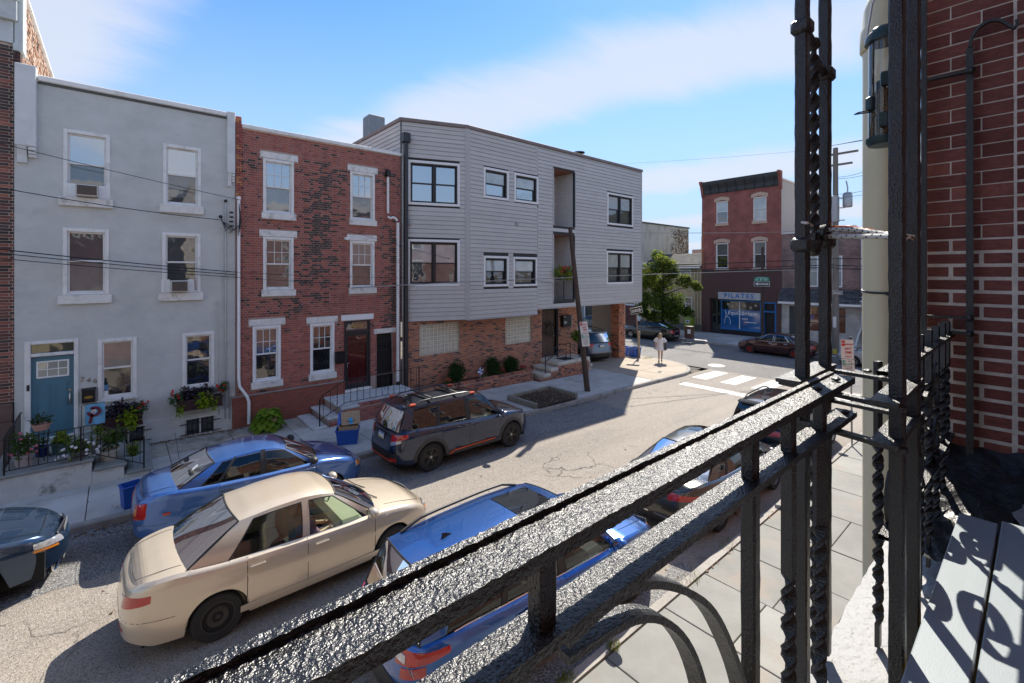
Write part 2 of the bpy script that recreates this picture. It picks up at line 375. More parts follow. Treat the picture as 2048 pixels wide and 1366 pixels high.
def kerb(path, w, name='kerb'):
    """path: list of (x, y) along the road edge, the pavement lies on the left of travel"""
    b = MB(); pts = [Vector(q) for q in path]; n = len(pts); row = []
    for i, q in enumerate(pts):
        d = (pts[min(i+1, n-1)] - pts[max(i-1, 0)]).normalized(); nn = Vector((-d.y, d.x)); p = q + nn*w; z = gz(q.x)
        row.append([(q.x, q.y, z-.2), (q.x+nn.x*.008, q.y+nn.y*.008, z-.03), (q.x+nn.x*.035, q.y+nn.y*.035, z+.004), (p.x, p.y, z+.004), (p.x, p.y, z-.2)])
    b.grid(row, smooth=False, flip=True); return tag(b.build(name, M_KERB), kind='structure')
def arc(cx, cy, r, a0, a1, n=12): return [(cx+r*math.cos(R(a0+(a1-a0)*i/n)), cy+r*math.sin(R(a0+(a1-a0)*i/n))) for i in range(n+1)]
def lin(a, b, n): return [(a[0]+(b[0]-a[0])*i/n, a[1]+(b[1]-a[1])*i/n) for i in range(n+1)]
kerb(lin((-30, 11.96), (21.9, 11.96), 40)[:-1] + arc(21.9, 14.86, 2.9, -90, 0) + lin((24.8, 15.5), (24.8, 90), 12), .16)
kerb(list(reversed(lin((-30, 3.8), (22.0, 3.8), 40)[:-1] + list(reversed(arc(22.0, 1.0, 2.8, 0, 90)))[0:] + lin((24.8, .5), (24.8, -60), 8))), .16)
kerb(lin((34.42, 110), (34.42, -60), 12), .16)

def slab_grid(parent, xs, ys, m, rnd, jitter=0.0, gap=.008, tilt=.004, th=.05, m2=None, skip=None, bev=.006):
    for i in range(len(xs)-1):
        for j in range(len(ys)-1):
            x0, x1, y0, y1 = xs[i]+gap, xs[i+1]-gap, ys[j]+gap, ys[j+1]-gap
            if skip and skip(x0, x1, y0, y1): continue
            t = rnd.uniform(-tilt, tilt); b = MB(); e = bev
            z = [gz(x0)+t, gz(x1)+t, gz(x1)+rnd.uniform(-tilt, tilt), gz(x0)+rnd.uniform(-tilt, tilt)]
            c = [(x0, y0), (x1, y0), (x1, y1), (x0, y1)]; ci = [(x0+e, y0+e), (x1-e, y0+e), (x1-e, y1-e), (x0+e, y1-e)]
            vs = [(*q, zz-th) for q, zz in zip(c, z)] + [(*q, zz-e*.7) for q, zz in zip(c, z)] + [(*q, zz) for q, zz in zip(ci, z)]
            fs = [(8,9,10,11)] + [(k, (k+1)%4, 4+(k+1)%4, 4+k) for k in range(4)] + [(4+k, 4+(k+1)%4, 8+(k+1)%4, 8+k) for k in range(4)]
            b.add(vs, fs); b.build('paving_slab', (m2 if (m2 and rnd.random() < .4) else m), parent)
rnd = random.Random(11)
pav = sheet('pavement', [-30, -25, 0, 24.0], 12.1, 16.6, -.035, M_JOINT)
xs = [-9.6 + 1.52*i for i in range(20)]
slab_grid(pav, xs, [12.12, 13.72, 15.12], M_CONC, rnd, skip=lambda a, b, c, d: a > 19.2 or (a > 11.3 and b < 14.3 and d < 13.8))
slab_grid(pav, [-9.6 + 1.52*i for i in range(11)] , [15.12, 16.5], M_CONC_OLD, rnd)
slab_grid(pav, [7.12, 8.64, 10.2, 11.6, 13.2, 14.7], [15.12, 15.6], M_CONC, rnd)
# brick apron below the door of the clad building
M_APRON = mat('apron_brick', (.25, .10, .08), .85, var=.3, vscale=9, bump=.3, bscale=70, rand=.25)
b = MB(); b.box(0, .2, 0, .1, -.03, .006, bev=.004); ab = b.mesh('paving_brick', M_APRON)
for i in range(17):
    for j in range(12):
        x, y = 14.72 + i*.208 + (.104 if j % 2 else 0), 15.14 + j*.108
        if x < 17.9 and y < 16.35: inst('paving_brick', ab, pav, (x, y, gz(x)))
slab_grid(pav, [17.9, 19.3], [15.12, 16.5], M_CONC, rnd)
# corner pavement along the cross street
pav2 = sheet('pavement', [17.0, 24.7], 16.55, 60, -.037, M_JOINT)
slab_grid(pav2, [19.2, 21.2, 23.0, 24.64], [16.5, 18.2, 19.9, 21.6, 23.4, 25.2, 27], M_CONC_WARM, rnd)
slab_grid(pav, [19.3, 20.85], [12.12, 13.72, 15.12, 16.5], M_CONC_WARM, rnd)
def flat_slab(parent, poly, m):
    b = MB(); n = len(poly); vs = [(x, y, gz(x)) for x, y in poly] + [(x, y, gz(x)-.05) for x, y in poly]
    b.add(vs, [tuple(range(n))] + [(n+i, n+(i+1)%n, (i+1)%n, i) for i in range(n)]); return b.build('paving_slab', m, parent)
flat_slab(pav, [(20.87, 12.12), (21.9, 12.12)] + arc(21.9, 14.86, 2.73, -90, -45, 6)[1:] + [(22.6, 13.72), (20.87, 13.72)], M_CONC_WARM)
flat_slab(pav, [(20.87, 13.74), (22.6, 13.74), (22.6, 15.1), (20.87, 15.1)], M_CONC_WARM)
flat_slab(pav, arc(21.9, 14.86, 2.73, -44, 0, 6) + [(24.63, 15.1), (22.62, 15.1), (22.62, 13.74)], M_CONC_WARM)
flat_slab(pav, [(20.87, 15.12), (22.7, 15.12), (22.7, 16.48), (20.87, 16.48)], M_CONC_WARM)
flat_slab(pav, [(22.72, 15.12), (24.63, 15.12), (24.63, 16.48), (22.72, 16.48)], M_CONC_WARM)
# small cast grate in the corner slab
b = MB(); b.lathe([(.0, .0), (.2, .0), (.22, -.02)], 21.2, 12.9, gz(21)+.012, 20)
for k in range(-4, 5): b.box(21.2+k*.04-.008, 21.2+k*.04+.008, 12.9-.13, 12.9+.13, gz(21)+.010, gz(21)+.016, 1)
tag(b.build('drain_cover', [mat('worn_iron', (1,1,1)), mat('black_iron', (.012, .012, .013), .5)]), 'small round grated drain cover set in the corner pavement', 'drain cover')
# near pavement: bluestone flags
pav3 = sheet('pavement', [-30, -25, 0, 24.7], -1.0, 3.66, -.036, M_JOINT)
xcur = 1.0
while xcur < 24.2:
    w = rnd.uniform(.95, 1.6); x1 = min(xcur + w, 24.6)
    cuts = [.30, .92 + rnd.uniform(-.1, .1)]
    if rnd.random() < .55: cuts += [1.9 + rnd.uniform(-.3, .3)]
    else: cuts += [1.55 + rnd.uniform(-.15, .1), 2.5 + rnd.uniform(-.2, .2)]
    cuts += [3.62]
    if xcur > 20.5: cuts = [c for c in cuts if c < 2.4]
    slab_grid(pav3, [xcur, x1], cuts, M_BLUE, rnd, gap=.007, tilt=.006, m2=None, bev=.008)
    xcur = x1
# far pavement across the cross street
pav4 = sheet('pavement', [34.56, 46], -60, 110, -.036, M_JOINT)
slab_grid(pav4, [34.6, 36.6, 38.7, 40.7], [8 + 1.9*i for i in range(12)], M_CONC, rnd)
# ------------------------------------------------------------------ shared house pieces (local frame: x along the facade, y into the house, z up)
WHITE = mat('white_paint', (.80, .79, .76), .55, var=.07, vscale=4, stain=(.45, .43, .38), stain_scale=3, stain_amt=.45)
WHITE2 = mat('clean_white_vinyl', (.84, .84, .83), .45, var=.03, vscale=4)
SILL = mat('painted_stone', (.76, .74, .70), .7, var=.12, vscale=6, bump=.15, bscale=60, stain=(.33, .31, .27), stain_scale=4, stain_amt=.6)
IRON = mat('black_ironwork', (.010, .010, .011), .42, var=.2, vscale=20, bump=.2, bscale=120)
DKBRONZE = mat('dark_window_frame', (.022, .023, .026), .4, var=.1)
P_DARK = pane_mat('pane_dark', (.018, .02, .022)); P_CURT = pane_mat('pane_curtain', (.20, .20, .19)); P_BLIND = pane_mat('pane_blind', (.34, .34, .32)); P_GREY = pane_mat('pane_grey', (.075, .08, .085))
P_CLEAR = pane_mat('pane_still', (.02, .03, .042), .02, .06); P_CLEAR.node_tree.nodes['Principled BSDF'].inputs['IOR'].default_value = 3.0; P_SHADE = pane_mat('pane_shade', (.38, .40, .39), .03, .06)
GALV = mat('galvanised', (.42, .43, .44), .4, metal=.7, var=.15)

def wall_holes(b, x0, x1, z0, z1, holes, y=0.0, depth=.14, mi=0, mr=None):
    """flat wall in the plane y with openings and their reveals"""
    mr = mi if mr is None else mr
    xs = sorted({x0, x1} | {min(max(h[k], x0), x1) for h in holes for k in (0, 1)}); zs = sorted({z0, z1} | {min(max(h[k], z0), z1) for h in holes for k in (2, 3)})
    for i in range(len(xs)-1):
        for j in range(len(zs)-1):
            cx_, cz_ = (xs[i]+xs[i+1])/2, (zs[j]+zs[j+1])/2
            if any(h[0] < cx_ < h[1] and h[2] < cz_ < h[3] for h in holes): continue
            b.quad((xs[i], y, zs[j]), (xs[i+1], y, zs[j]), (xs[i+1], y, zs[j+1]), (xs[i], y, zs[j+1]), mi)
    for (a, c, d, e) in [h[:4] for h in holes]:
        b.quad((a, y, d), (a, y+depth, d), (a, y+depth, e), (a, y, e), mr); b.quad((c, y, e), (c, y+depth, e), (c, y+depth, d), (c, y, d), mr)
        b.quad((a, y, e), (a, y+depth, e), (c, y+depth, e), (c, y, e), mr); b.quad((c, y, d), (c, y+depth, d), (a, y+depth, d), (a, y, d), mr)
        b.quad((a, y+depth, d), (c, y+depth, d), (c, y+depth, e), (a, y+depth, e), mr)
    return b
def shell(b, x0, x1, z0, z1, dep, mi=0, y=0.0):
    """sides, back and roof of a house block behind its facade"""
    b.quad((x0, y+dep, z0), (x0, y, z0), (x0, y, z1), (x0, y+dep, z1), mi); b.quad((x1, y, z0), (x1, y+dep, z0), (x1, y+dep, z1), (x1, y, z1), mi)
    b.quad((x1, y+dep, z0), (x0, y+dep, z0), (x0, y+dep, z1), (x1, y+dep, z1), mi)
    zr = z1 - .25; b.quad((x0, y, zr), (x1, y, zr), (x1, y+dep, zr), (x0, y+dep, zr), mi); return b

def sash_window(par, x0, x1, z0, z1, fm=WHITE, panes=(P_DARK, P_DARK), cw=.085, mid=.52, grid=None, y=0.0, name='window', horiz=False):
    """double-hung window: casing, two sashes, panes; returns the window part"""
    b = MB(); yo = y - .022
    for (a, c, d, e) in ((x0, x0+cw, z0, z1), (x1-cw, x1, z0, z1), (x0+cw+.001, x1-cw-.001, z1-cw*1.1, z1), (x0+cw+.001, x1-cw-.001, z0, z0+cw*.55)): b.box(a, c, yo, y+.13, d, e, bev=.008)
    a, c, d, e = x0+cw, x1-cw, z0+cw*.55, z1-cw*1.1; zm = d + (e-d)*mid; s = .042
    for (p, q, t) in ((zm-.02, e, .045), (d, zm+.02, .085)):
        b.box(a, a+s, y+t, y+t+.036, p, q, bev=.004); b.box(c-s, c, y+t, y+t+.036, p, q, bev=.004)
        b.box(a+s+.001, c-s-.001, y+t, y+t+.036, q-s, q, bev=.004); b.box(a+s+.001, c-s-.001, y+t, y+t+.036, p, p+s*1.15, bev=.004)
    if grid:
        nx, nz = grid; gx0, gx1, gz0_, gz1 = a+s, c-s, zm+.02, e-s
        for k in range(1, nx): xx = gx0+(gx1-gx0)*k/nx; b.box(xx-.009, xx+.009, y+.048, y+.062, gz0_, gz1)
        for k in range(1, nz): zz = gz0_+(gz1-gz0_)*k/nz; b.box(gx0, gx1, y+.049, y+.061, zz-.009, zz+.009)
    w = b.build(name, fm, par)
    for (p, q, t, m) in ((zm, e-s*.5, .066, panes[0]), (d+s*.5, zm, .106, panes[1])):
        g = MB(); g.quad((a+s*.5, y+t, p), (c-s*.5, y+t, p), (c-s*.5, y+t, q), (a+s*.5, y+t, q)); g.build('pane', m, w)
    return w
def stone(par, name, x0, x1, z0, z1, y0, y1, m=SILL, bev=.012):
    b = MB(); b.box(x0, x1, y0, y1, z0, z1, bev=bev); return b.build(name, m, par)

def brick_field(par, x0, x1, z0, z1, holes, course, mats, wts, bond='flemish', L=.203, H=.1, jt=.011, proud=.007, nparts=300, seed=1, y=0.0, back=.03, side=None, rnd_y=.0025):
    """real bricks on a facade: the nearest whole ones are parts, the rest one merged part"""
    rnd = random.Random(seed); h = course - jt; merged = MB(); cache = {}; n = 0; row = 0; z = z0; cand = []
    while z + h <= z1 + 1e-4:
        x = x0 - (rnd.uniform(0, .004)); k = row % 2
        if bond == 'flemish': x -= (L+jt)*.25 if k else 0; seq = [H, L] if k else [L, H]
        else: x -= (L+jt)/2 if k else 0; seq = [L, L]
        i = 0
        while x < x1:
            l = seq[i % 2]; a, c = max(x, x0), min(x+l, x1); i += 1
            segs = [(a, c)]
            for hh in holes:
                if hh[2] < z+h-.004 and hh[3] > z+.004:
                    ns = []
                    for (p, q) in segs:
                        if hh[1] <= p or hh[0] >= q: ns.append((p, q)); continue
                        if hh[0] > p: ns.append((p, hh[0]))
                        if hh[1] < q: ns.append((hh[1], q))
                    segs = ns
            for (p, q) in segs:
                if q - p > .02: cand.append((p, q, z, abs((q-p)-l) < 1e-6, l))
            x += l + jt
        z += course; row += 1
    for (p, q, z, full, l) in cand:
        mi = rnd.choices(range(len(mats)), wts(p, z) if callable(wts) else wts)[0]; dy = rnd.uniform(-rnd_y, rnd_y)
        if full and n < nparts:
            key = (l, mi)
            if key not in cache:
                mb = MB(); mb.box(0, l, -proud, back, 0, h, bev=.003); cache[key] = mb.mesh('brick', mats[mi])
            inst('brick', cache[key], par, (p, y+dy, z)); n += 1
        else:
            yo = y - proud + dy; e = .003
            vs = [(p, y+back*.2, z), (q, y+back*.2, z), (q, y+back*.2, z+h), (p, y+back*.2, z+h), (p+e, yo, z+e), (q-e, yo, z+e), (q-e, yo, z+h-e), (p+e, yo, z+h-e)]
            merged.add(vs, [(4,5,6,7), (0,1,5,4), (1,2,6,5), (2,3,7,6), (3,0,4,7)], mi)
    o = merged.build('brickwork', mats, par); o['kind'] = 'stuff'; return o

# ------------------------------------------------------------------ tall dark brick house at the far left
MORT = mat('pale_mortar', (.40, .295, .25), .9, var=.25, vscale=8); MORT_D = mat('grey_mortar', (.48, .39, .33), .9, var=.3, vscale=8)
DB = [mat('brick_black', (.06, .045, .043), .8, var=.3, vscale=30, rand=.3), mat('brick_liver', (.15, .062, .05), .8, var=.3, vscale=30, rand=.3), mat('brick_deep_red', (.28, .10, .07), .8, var=.3, vscale=30, rand=.3)]
h0 = thing('brick_house', 'dark red and black brick house with white cornice at the far left edge', 'house', (-1.92, 16.5, 0))
b = MB(); b.quad((-5, 0, 1.68), (0, 0, 1.68), (0, 0, 10.45), (-5, 0, 10.45)); shell(b, -5, 0, -.2, 12.1, 12); b.build('wall', MORT_D, h0)
brick_field(h0, -.62, 0, 1.70, 10.42, [], .0757, DB, lambda x, z: (.5, .35, .15) if z > 5.5 else (.2, .55, .25), nparts=300, seed=4)
stone(h0, 'cornice', -5, .02, 10.46, 11.0, -.05, .03, mat('pale_plaster', (.56, .60, .60), .7, var=.1, vscale=3, bump=.15, bscale=20, stain=(.36, .37, .35), stain_scale=2, stain_amt=.5))
stone(h0, 'cornice', -5, .06, 11.0, 11.5, -.16, .03, MATS['pale_plaster']); stone(h0, 'cornice', -5, .09, 11.5, 12.15, -.28, .03, MATS['pale_plaster'])
stone(h0, 'corner_trim', -.02, .16, 10.3, 12.2, -.05, .45, MATS['pale_plaster'])
b = MB()
for k in range(9): b.box(.005, .11, -.05, .30, 9.82+k*.052, 9.856+k*.052, k % 2)
b.build('corbel_bricks', DB, h0)
M_BROWN = mat('brownstone', (.14, .088, .072), .9, var=.25, vscale=4, bump=.35, bscale=30)
for i in range(4): stone(h0, 'base_stone', -5, -.02, -.1+i*.44, .335+i*.44, -.07-.01*(i%2), .1, M_BROWN, .02)
# exposed party wall above the grey roof: rough rubble brick
RB = [mat('old_brick_pale', (.50, .36, .27), .9, var=.35, vscale=14, bump=.6, bscale=40, rand=.2), mat('old_brick_rust', (.33, .17, .10), .9, var=.35, vscale=14, bump=.6, bscale=40, rand=.2), mat('old_brick_soot', (.16, .11, .09), .9, var=.35, vscale=14, bump=.6, bscale=40, rand=.2)]
rnd = random.Random(2); b = MB()
for i in range(34):
    for j in range(38):
        y0_ = .45 + j*.212 + (.1 if i % 2 else 0); z0_ = 9.6 + i*.0757
        if z0_ < 12.1: b.box(.0, .02+rnd.uniform(0, .03), y0_, y0_+.2, z0_, z0_+.062, rnd.choices((0, 1, 2), (.5, .34, .16))[0])
o = b.build('party_wall_bricks', RB, h0); o['kind'] = 'stuff'
stone(h0, 'coping', -.2, .10, 12.2, 12.29, .4, 9.2, WHITE)

# ------------------------------------------------------------------ grey stucco house
STUCCO = mat('grey_stucco', (.57, .58, .555), .9, var=.12, vscale=1.1, bump=.35, bscale=9, stain=(.45, .47, .46), stain_scale=1.4, stain_amt=.5, stretch=(1, 1, 1.6))
GREYTRIM = mat('pale_grey_trim', (.68, .69, .68), .75, var=.08, vscale=2.5, bump=.12, bscale=14, stain=(.52, .53, .52), stain_scale=2, stain_amt=.4)
gh = thing('grey_house', 'grey stucco row house with blue door and white sash windows', 'house', (0, 16.5, 0))
GW = [(-1.06, -.15, 6.82, 8.57), (.99, 1.90, 6.82, 8.57), (-1.07, -.17, 4.27, 6.01), (.97, 1.89, 4.27, 6.01), (-.40, .41, 1.42, 3.06), (1.44, 2.24, 1.42, 3.06)]
GD = (-1.75, -.77, .64, 3.12)
BW = [(-.14, .60, .06, .60), (1.50, 2.26, -.02, .55)]
b = MB(); wall_holes(b, -1.92, 2.79, .66, 9.62, [(w[0]+.02, w[1]-.02, w[2]+.01, w[3]-.02) for w in GW] + [(GD[0]+.03, GD[1]-.03, .66, GD[3]-.03)])
shell(b, -1.92, 2.79, -.3, 9.6, 12); b.build('wall', STUCCO, gh)
b = MB(); wall_holes(b, -1.92, 2.79, -.25, .64, [(q[0]+.02, q[1]-.02, q[2]+.02, q[3]-.02) for q in BW], y=-.045); b.quad((-1.92, -.045, .64), (2.79, -.045, .64), (2.79, .0, .675), (-1.92, .0, .675)); b.build('plinth', STUCCO, gh)
stone(gh, 'coping', -1.52, 2.56, 9.66, 9.80, -.10, .35, WHITE, .02); stone(gh, 'coping_flashing', -1.52, 2.56, 9.60, 9.655, -.035, .1, mat('dark_flashing', (.10, .11, .115), .6))
def bracket(par, x0, x1, zt, zb, out):
    b = MB(); b.box(x0, x1, -out, .1, zb+.42, zt, bev=.015); b.prism([(-out*.98, zb+.415), (-out*.55, zb+.20), (-out*.5, zb+.02), (-out*.15, zb), (.02, zb), (.02, zb+.415)], 'x', x0+.10*(x1-x0), x0+.55*(x1-x0))
    for k in range(3): b.box(x0+.6*(x1-x0), x1-.003, -out*(.9-.22*k), .02, zb+.33-.085*k, zb+.412-.085*k, bev=.01)
    return b.build('bracket', GREYTRIM, par)
bracket(gh, -1.90, -1.53, 9.98, 7.55, .17); bracket(gh, 2.56, 2.77, 9.82, 7.50, .15)
PANES = [(P_CLEAR, P_GREY), (P_CLEAR, P_GREY), (P_GREY, P_CURT), (P_GREY, P_GREY), (P_CURT, P_DARK), (P_DARK, P_DARK)]
for i, w in enumerate(GW):
    o = sash_window(gh, *w, panes=PANES[i])
    if i < 4: stone(o, 'sill', w[0]-.09, w[1]+.06, w[2]-.24, w[2]-.005, -.10, .1)
    else: stone(o, 'sill', w[0]-.02, w[1]+.02, w[2]-.07, w[2]-.003, -.06, .1)
# blue panelled door with transom and glazed top
DOORB = mat('blue_door_paint', (.075, .19, .26), .45, var=.06, vscale=3)
b = MB(); x0, x1, z0, z1 = GD
b.box(x0, x0+.11, -.03, .12, z0, z1, bev=.012); b.box(x1-.09, x1, -.03, .12, z0, z1, bev=.012); b.box(x0+.111, x1-.091, -.03, .12, z1-.08, z1, bev=.012); b.box(x0+.111, x1-.091, -.02, .12, 2.73, 2.81, bev=.01)
b.build('door_frame', WHITE, gh)
b = MB(); b.quad((x0+.1, .07, 2.81), (x1-.09, .07, 2.81), (x1-.09, .07, 3.05), (x0+.1, .07, 3.05)); b.build('transom_pane', P_DARK, gh)
d = MB(); dx0, dx1 = x0+.112, x1-.092; d.box(dx0, dx1, .06, .10, .66, 2.73)
dr = d.build('door', DOORB, gh)
for (a, c, e, f_) in ((dx0+.11, dx0+.35, .80, 2.02), (dx1-.35, dx1-.11, .80, 2.02)):
    b = MB(); b.box(a, c, .050, .061, e, f_, bev=.012); b.box(a+.035, c-.035, .044, .052, e+.035, f_-.035, bev=.008); b.build('panel', DOORB, dr)
b = MB(); wx0, wx1, wz0, wz1 = dx0+.09, dx1-.09, 2.17, 2.60
b.box(wx0, wx1, .045, .062, wz0, wz0+.035); b.box(wx0, wx1, .045, .062, wz1-.035, wz1); b.box(wx0, wx0+.035, .044, .061, wz0, wz1); b.box(wx1-.035, wx1, .044, .061, wz0, wz1)
for k in (1, 2): xx = wx0+(wx1-wx0)*k/3; b.box(xx-.01, xx+.01, .047, .06, wz0, wz1)
b.box(wx0, wx1, .048, .059, (wz0+wz1)/2-.01, (wz0+wz1)/2+.01); b.build('light_frame', WHITE2, dr)
b = MB(); b.quad((wx0, .056, wz0), (wx1, .056, wz0), (wx1, .056, wz1), (wx0, .056, wz1)); b.build('pane', P_BLIND, dr)
b = MB(); b.box(dx1-.10, dx1-.055, .035, .062, 1.42, 1.72, bev=.01); b.tube([(dx1-.078, .02, 1.68), (dx1-.078, -.02, 1.62), (dx1-.078, -.02, 1.50), (dx1-.078, .03, 1.44)], .012); b.lathe([(0, 0), (.03, 0), (.03, .02)], dx1-.078, .04, 1.80, 12, axis='y'); b.build('handle', mat('brushed_steel', (.55, .54, .50), .3, metal=1.0), dr)
b = MB(); b.box(dx0-.07, dx0-.02, -.045, -.028, 1.9, 2.05, bev=.006); b.build('doorbell', IRON, gh)
# mailbox and house number
b = MB(); b.box(-.71, -.44, -.13, -.003, 1.42, 1.76, bev=.012); b.prism([(-.14, 1.755), (-.003, 1.80), (-.003, 1.762)], 'x', -.72, -.43)
mb_ = tag(b.build('mailbox', IRON), 'black wall mailbox with brass oval beside the blue door', 'mailbox'); mb_.location = (0, 16.5, 0)
b = MB(); b.lathe([(0, 0), (.085, 0), (.088, .004), (.07, .006)], -.575, -.1315, 1.57, 20, axis='y', sy=.45); b.build('brass_plate', mat('brass', (.60, .40, .12), .35, metal=1), mb_)
for i, ch in enumerate('746'): text_on('house_number', ch, .17, mat('number_metal', (.30, .26, .22), .5, metal=.6), gh, (-.70+i*.125, -.006, 2.03-i*.035), FACE_MY, .006)
# basement windows with grilles
for (x0, x1, z0, z1) in BW:
    b = MB(); b.box(x0, x1, -.05, .06, z0, z0+.05, bev=.01); b.box(x0, x1, -.05, .06, z1-.05, z1, bev=.01); b.box(x0, x0+.04, -.049, .06, z0+.051, z1-.051); b.box(x1-.04, x1, -.049, .06, z0+.051, z1-.051); b.box((x0+x1)/2-.02, (x0+x1)/2+.02, .0, .05, z0+.05, z1-.05)
    w = b.build('basement_window', SILL, gh); g = MB(); g.quad((x0, .04, z0), (x1, .04, z0), (x1, .04, z1), (x0, .04, z1)); g.build('pane', P_DARK, w)
    b = MB()
    for k in range(6): xx = x0+.07+(x1-x0-.14)*k/5; b.tube([(xx, -.085, z0-.02), (xx, -.085, z1-.06)], .009, 6); b.ball((xx, -.085, z1-.05), .014, seg=6, rings=4)
    for zz in (z0+.1, z1-.16): b.tube([(x0-.13, -.09, zz), (x1+.13, -.09, zz)], .013, 6)
    b.tube([(x0+.02, -.085, z0-.04), (x0+.02, -.085, z1-.05), (x1-.02, -.085, z1-.05), (x1-.02, -.085, z0-.04), (x0+.02, -.085, z0-.04)], .009, 6); b.build('grille', IRON, w)
# window-sticker on the ground floor pane
b = MB(); b.box(-.30, -.18, .096, .1, 1.66, 1.80); b.build('window_sticker', mat('blue_sticker', (.10, .25, .42), .5), gh); b = MB(); b.box(-.30, -.19, .096, .1, 1.50, 1.64); b.build('window_sticker', WHITE2, gh)
# stone stoop
STOOP = mat('stained_limestone', (.62, .61, .57), .85, var=.2, vscale=3, bump=.25, bscale=30, stain=(.075, .068, .052), stain_scale=1.5, stain_amt=.9)
TREAD = mat('slate_tread', (.26, .265, .25), .75, var=.2, vscale=4, bump=.2, bscale=40, stain=(.30, .29, .26), stain_scale=3, stain_amt=.5)
st = thing('stoop', 'stained pale stone stoop with black railing below the blue door', 'steps', (-1.2, 15.2, 0))
b = MB(); b.box(-2.0, -.44, 14.05, 16.44, -.25, .575, bev=.01); b.box(-.439, .12, 14.05, 16.42, -.25, .335, bev=.01); b.box(.121, .62, 14.05, 16.42, -.25, .10, bev=.01); b.build('step_block', STOOP, st, world=True)
for (x0, x1, z) in ((-2.02, -.41, .58), (-.405, .16, .34), (.165, .66, .105)):
    b = MB(); b.box(x0, x1, 14.0, 16.41, z, z+.06, bev=.012); b.build('tread', TREAD, st, world=True)
def railing(par, posts, top, bot, n, yv, world=True, rr=.009):
    """posts: (x, z0, z1); top/bot: point lists of rails in the plane y=yv; n balusters between each pair of top points"""
    for (x, a, c) in posts: b = MB(); b.box(x-.016, x+.016, yv-.016, yv+.016, a, c, bev=.003); b.build('post', IRON, par, world)
    for nm, L in (('top_rail', top), ('bottom_rail', bot)):
        b = MB(); b.bar([(x, yv, z) for x, z in L], (0, 1, 0), .036 if nm == 'top_rail' else .022, .014); b.build(nm, IRON, par, world)
    tx, tz = [q[0] for q in top], [q[1] for q in top]; bx_, bz_ = [q[0] for q in bot], [q[1] for q in bot]
    for k in range(n):
        x = tx[0] + (tx[-1]-tx[0])*(k+.5)/n; b = MB(); b.box(x-.007, x+.007, yv-.007, yv+.007, float(np.interp(x, bx_, bz_)), float(np.interp(x, tx, tz))); b.build('baluster', IRON, par, world)
railing(st, [(-1.78, .64, 1.36), (-.62, .64, 1.39), (.48, .16, .92)], [(-1.78, 1.36), (-.62, 1.39), (-.40, 1.40), (.48, .93)], [(-1.78, .72), (-.42, .74), (.48, .27)], 16, 14.06)
railing_b = MB(); railing_b.bar([(-1.80, 14.08, 1.37), (-1.80, 15.9, 1.38), (-1.80, 16.45, 1.40)], (1, 0, 0), .036, .014)
for k in range(14): yy = 14.2+k*.165; railing_b.box(-1.807, -1.793, yy-.007, yy+.007, .68, 1.37)
railing_b.bar([(-1.80, 14.08, .74), (-1.80, 16.45, .74)], (1, 0, 0), .02, .014); railing_b.build('side_railing', IRON, st, world=True)
# conduits, meters and the service mast on the facade
cd = thing('service_conduit', 'grey electrical conduit with black service head on the grey house corner', 'conduit', (2.5, 16.4, 0))
b = MB(); b.tube([(2.52, 16.44, .35), (2.52, 16.44, 7.0)], .022, 8); b.tube([(2.36, 16.44, .5), (2.33, 16.44, 2.2), (2.30, 16.45, 4.0)], .010, 6); b.tube([(2.62, 16.45, .32), (2.62, 16.45, 1.15), (2.60, 16.45, 1.5)], .018, 6); b.build('pipe', GALV, cd, world=True)
b = MB(); b.ball((2.52, 16.40, 7.05), .05, seg=10, rings=6); b.ball((2.38, 16.36, 6.55), .055, seg=8, rings=5)
for zz in (6.7, 6.56, 6.42, 6.28): b.lathe([(.02, -.03), (.06, -.02), (.06, .02), (.02, .03)], 2.66, 16.33, zz, 10)
for k in range(5): b.tube([(2.40, 16.36, 6.5-.02*k), (2.50+.03*k, 16.28, 6.1+.05*k), (2.62, 16.30, 6.3-.06*k), (2.85+.02*k, 16.30, 6.0+.1*k), (2.88, 16.33, 6.6+.06*k), (2.87, 16.36, 7.0)], .010, 5)
b.build('service_head', IRON, cd, world=True)
wp = thing('white_downpipe', 'white downpipe on the left edge of the red brick house', 'downpipe', (2.9, 16.4, 0))
b = MB(); b.tube([(2.87, 16.40, 7.15), (2.87, 16.40, 1.55), (2.88, 16.36, 1.30), (3.08, 16.28, .95), (3.12, 16.26, .80), (3.12, 16.26, .1)], .045, 10); b.build('pipe', WHITE2, wp, world=True)
b = MB(); b.lathe([(.045, 0), (.07, .02), (.06, .09), (0, .12)], 2.87, 16.40, 7.12, 12); b.build('cap', WHITE2, wp, world=True)
def ac_unit(label, x0, x1, z0, z1, Y=16.5):
    t = thing('air_conditioner', label, 'air conditioner', ((x0+x1)/2, Y-.1, z0), group='window air conditioners'); w, h = (x1-x0)/2, z1-z0
    b = MB(); b.box(-w, w, -.19, .15, 0, h, bev=.015); b.build('casing', mat('ac_casing', (.58, .57, .53), .6, var=.1, stain=(.3, .2, .1), stain_scale=8, stain_amt=.4), t)
    b = MB(); b.box(-w+.03, w-.03, -.196, -.18, .03, h-.03)
    b.build('coil', mat('ac_coil', (.10, .075, .06), .7, var=.4, vscale=30), t)
    b = MB(); b.box(-w-.2, -w-.002, .085, .11, 0, h+.03); b.box(w+.002, w+.16, .085, .11, 0, h+.03); b.build('side_panel', WHITE2, t)
ac_unit('window air conditioner in the top left window of the grey house', -.82, -.38, 6.84, 7.14); ac_unit('window air conditioner in the middle right window of the grey house', 1.15, 1.57, 4.29, 4.62)

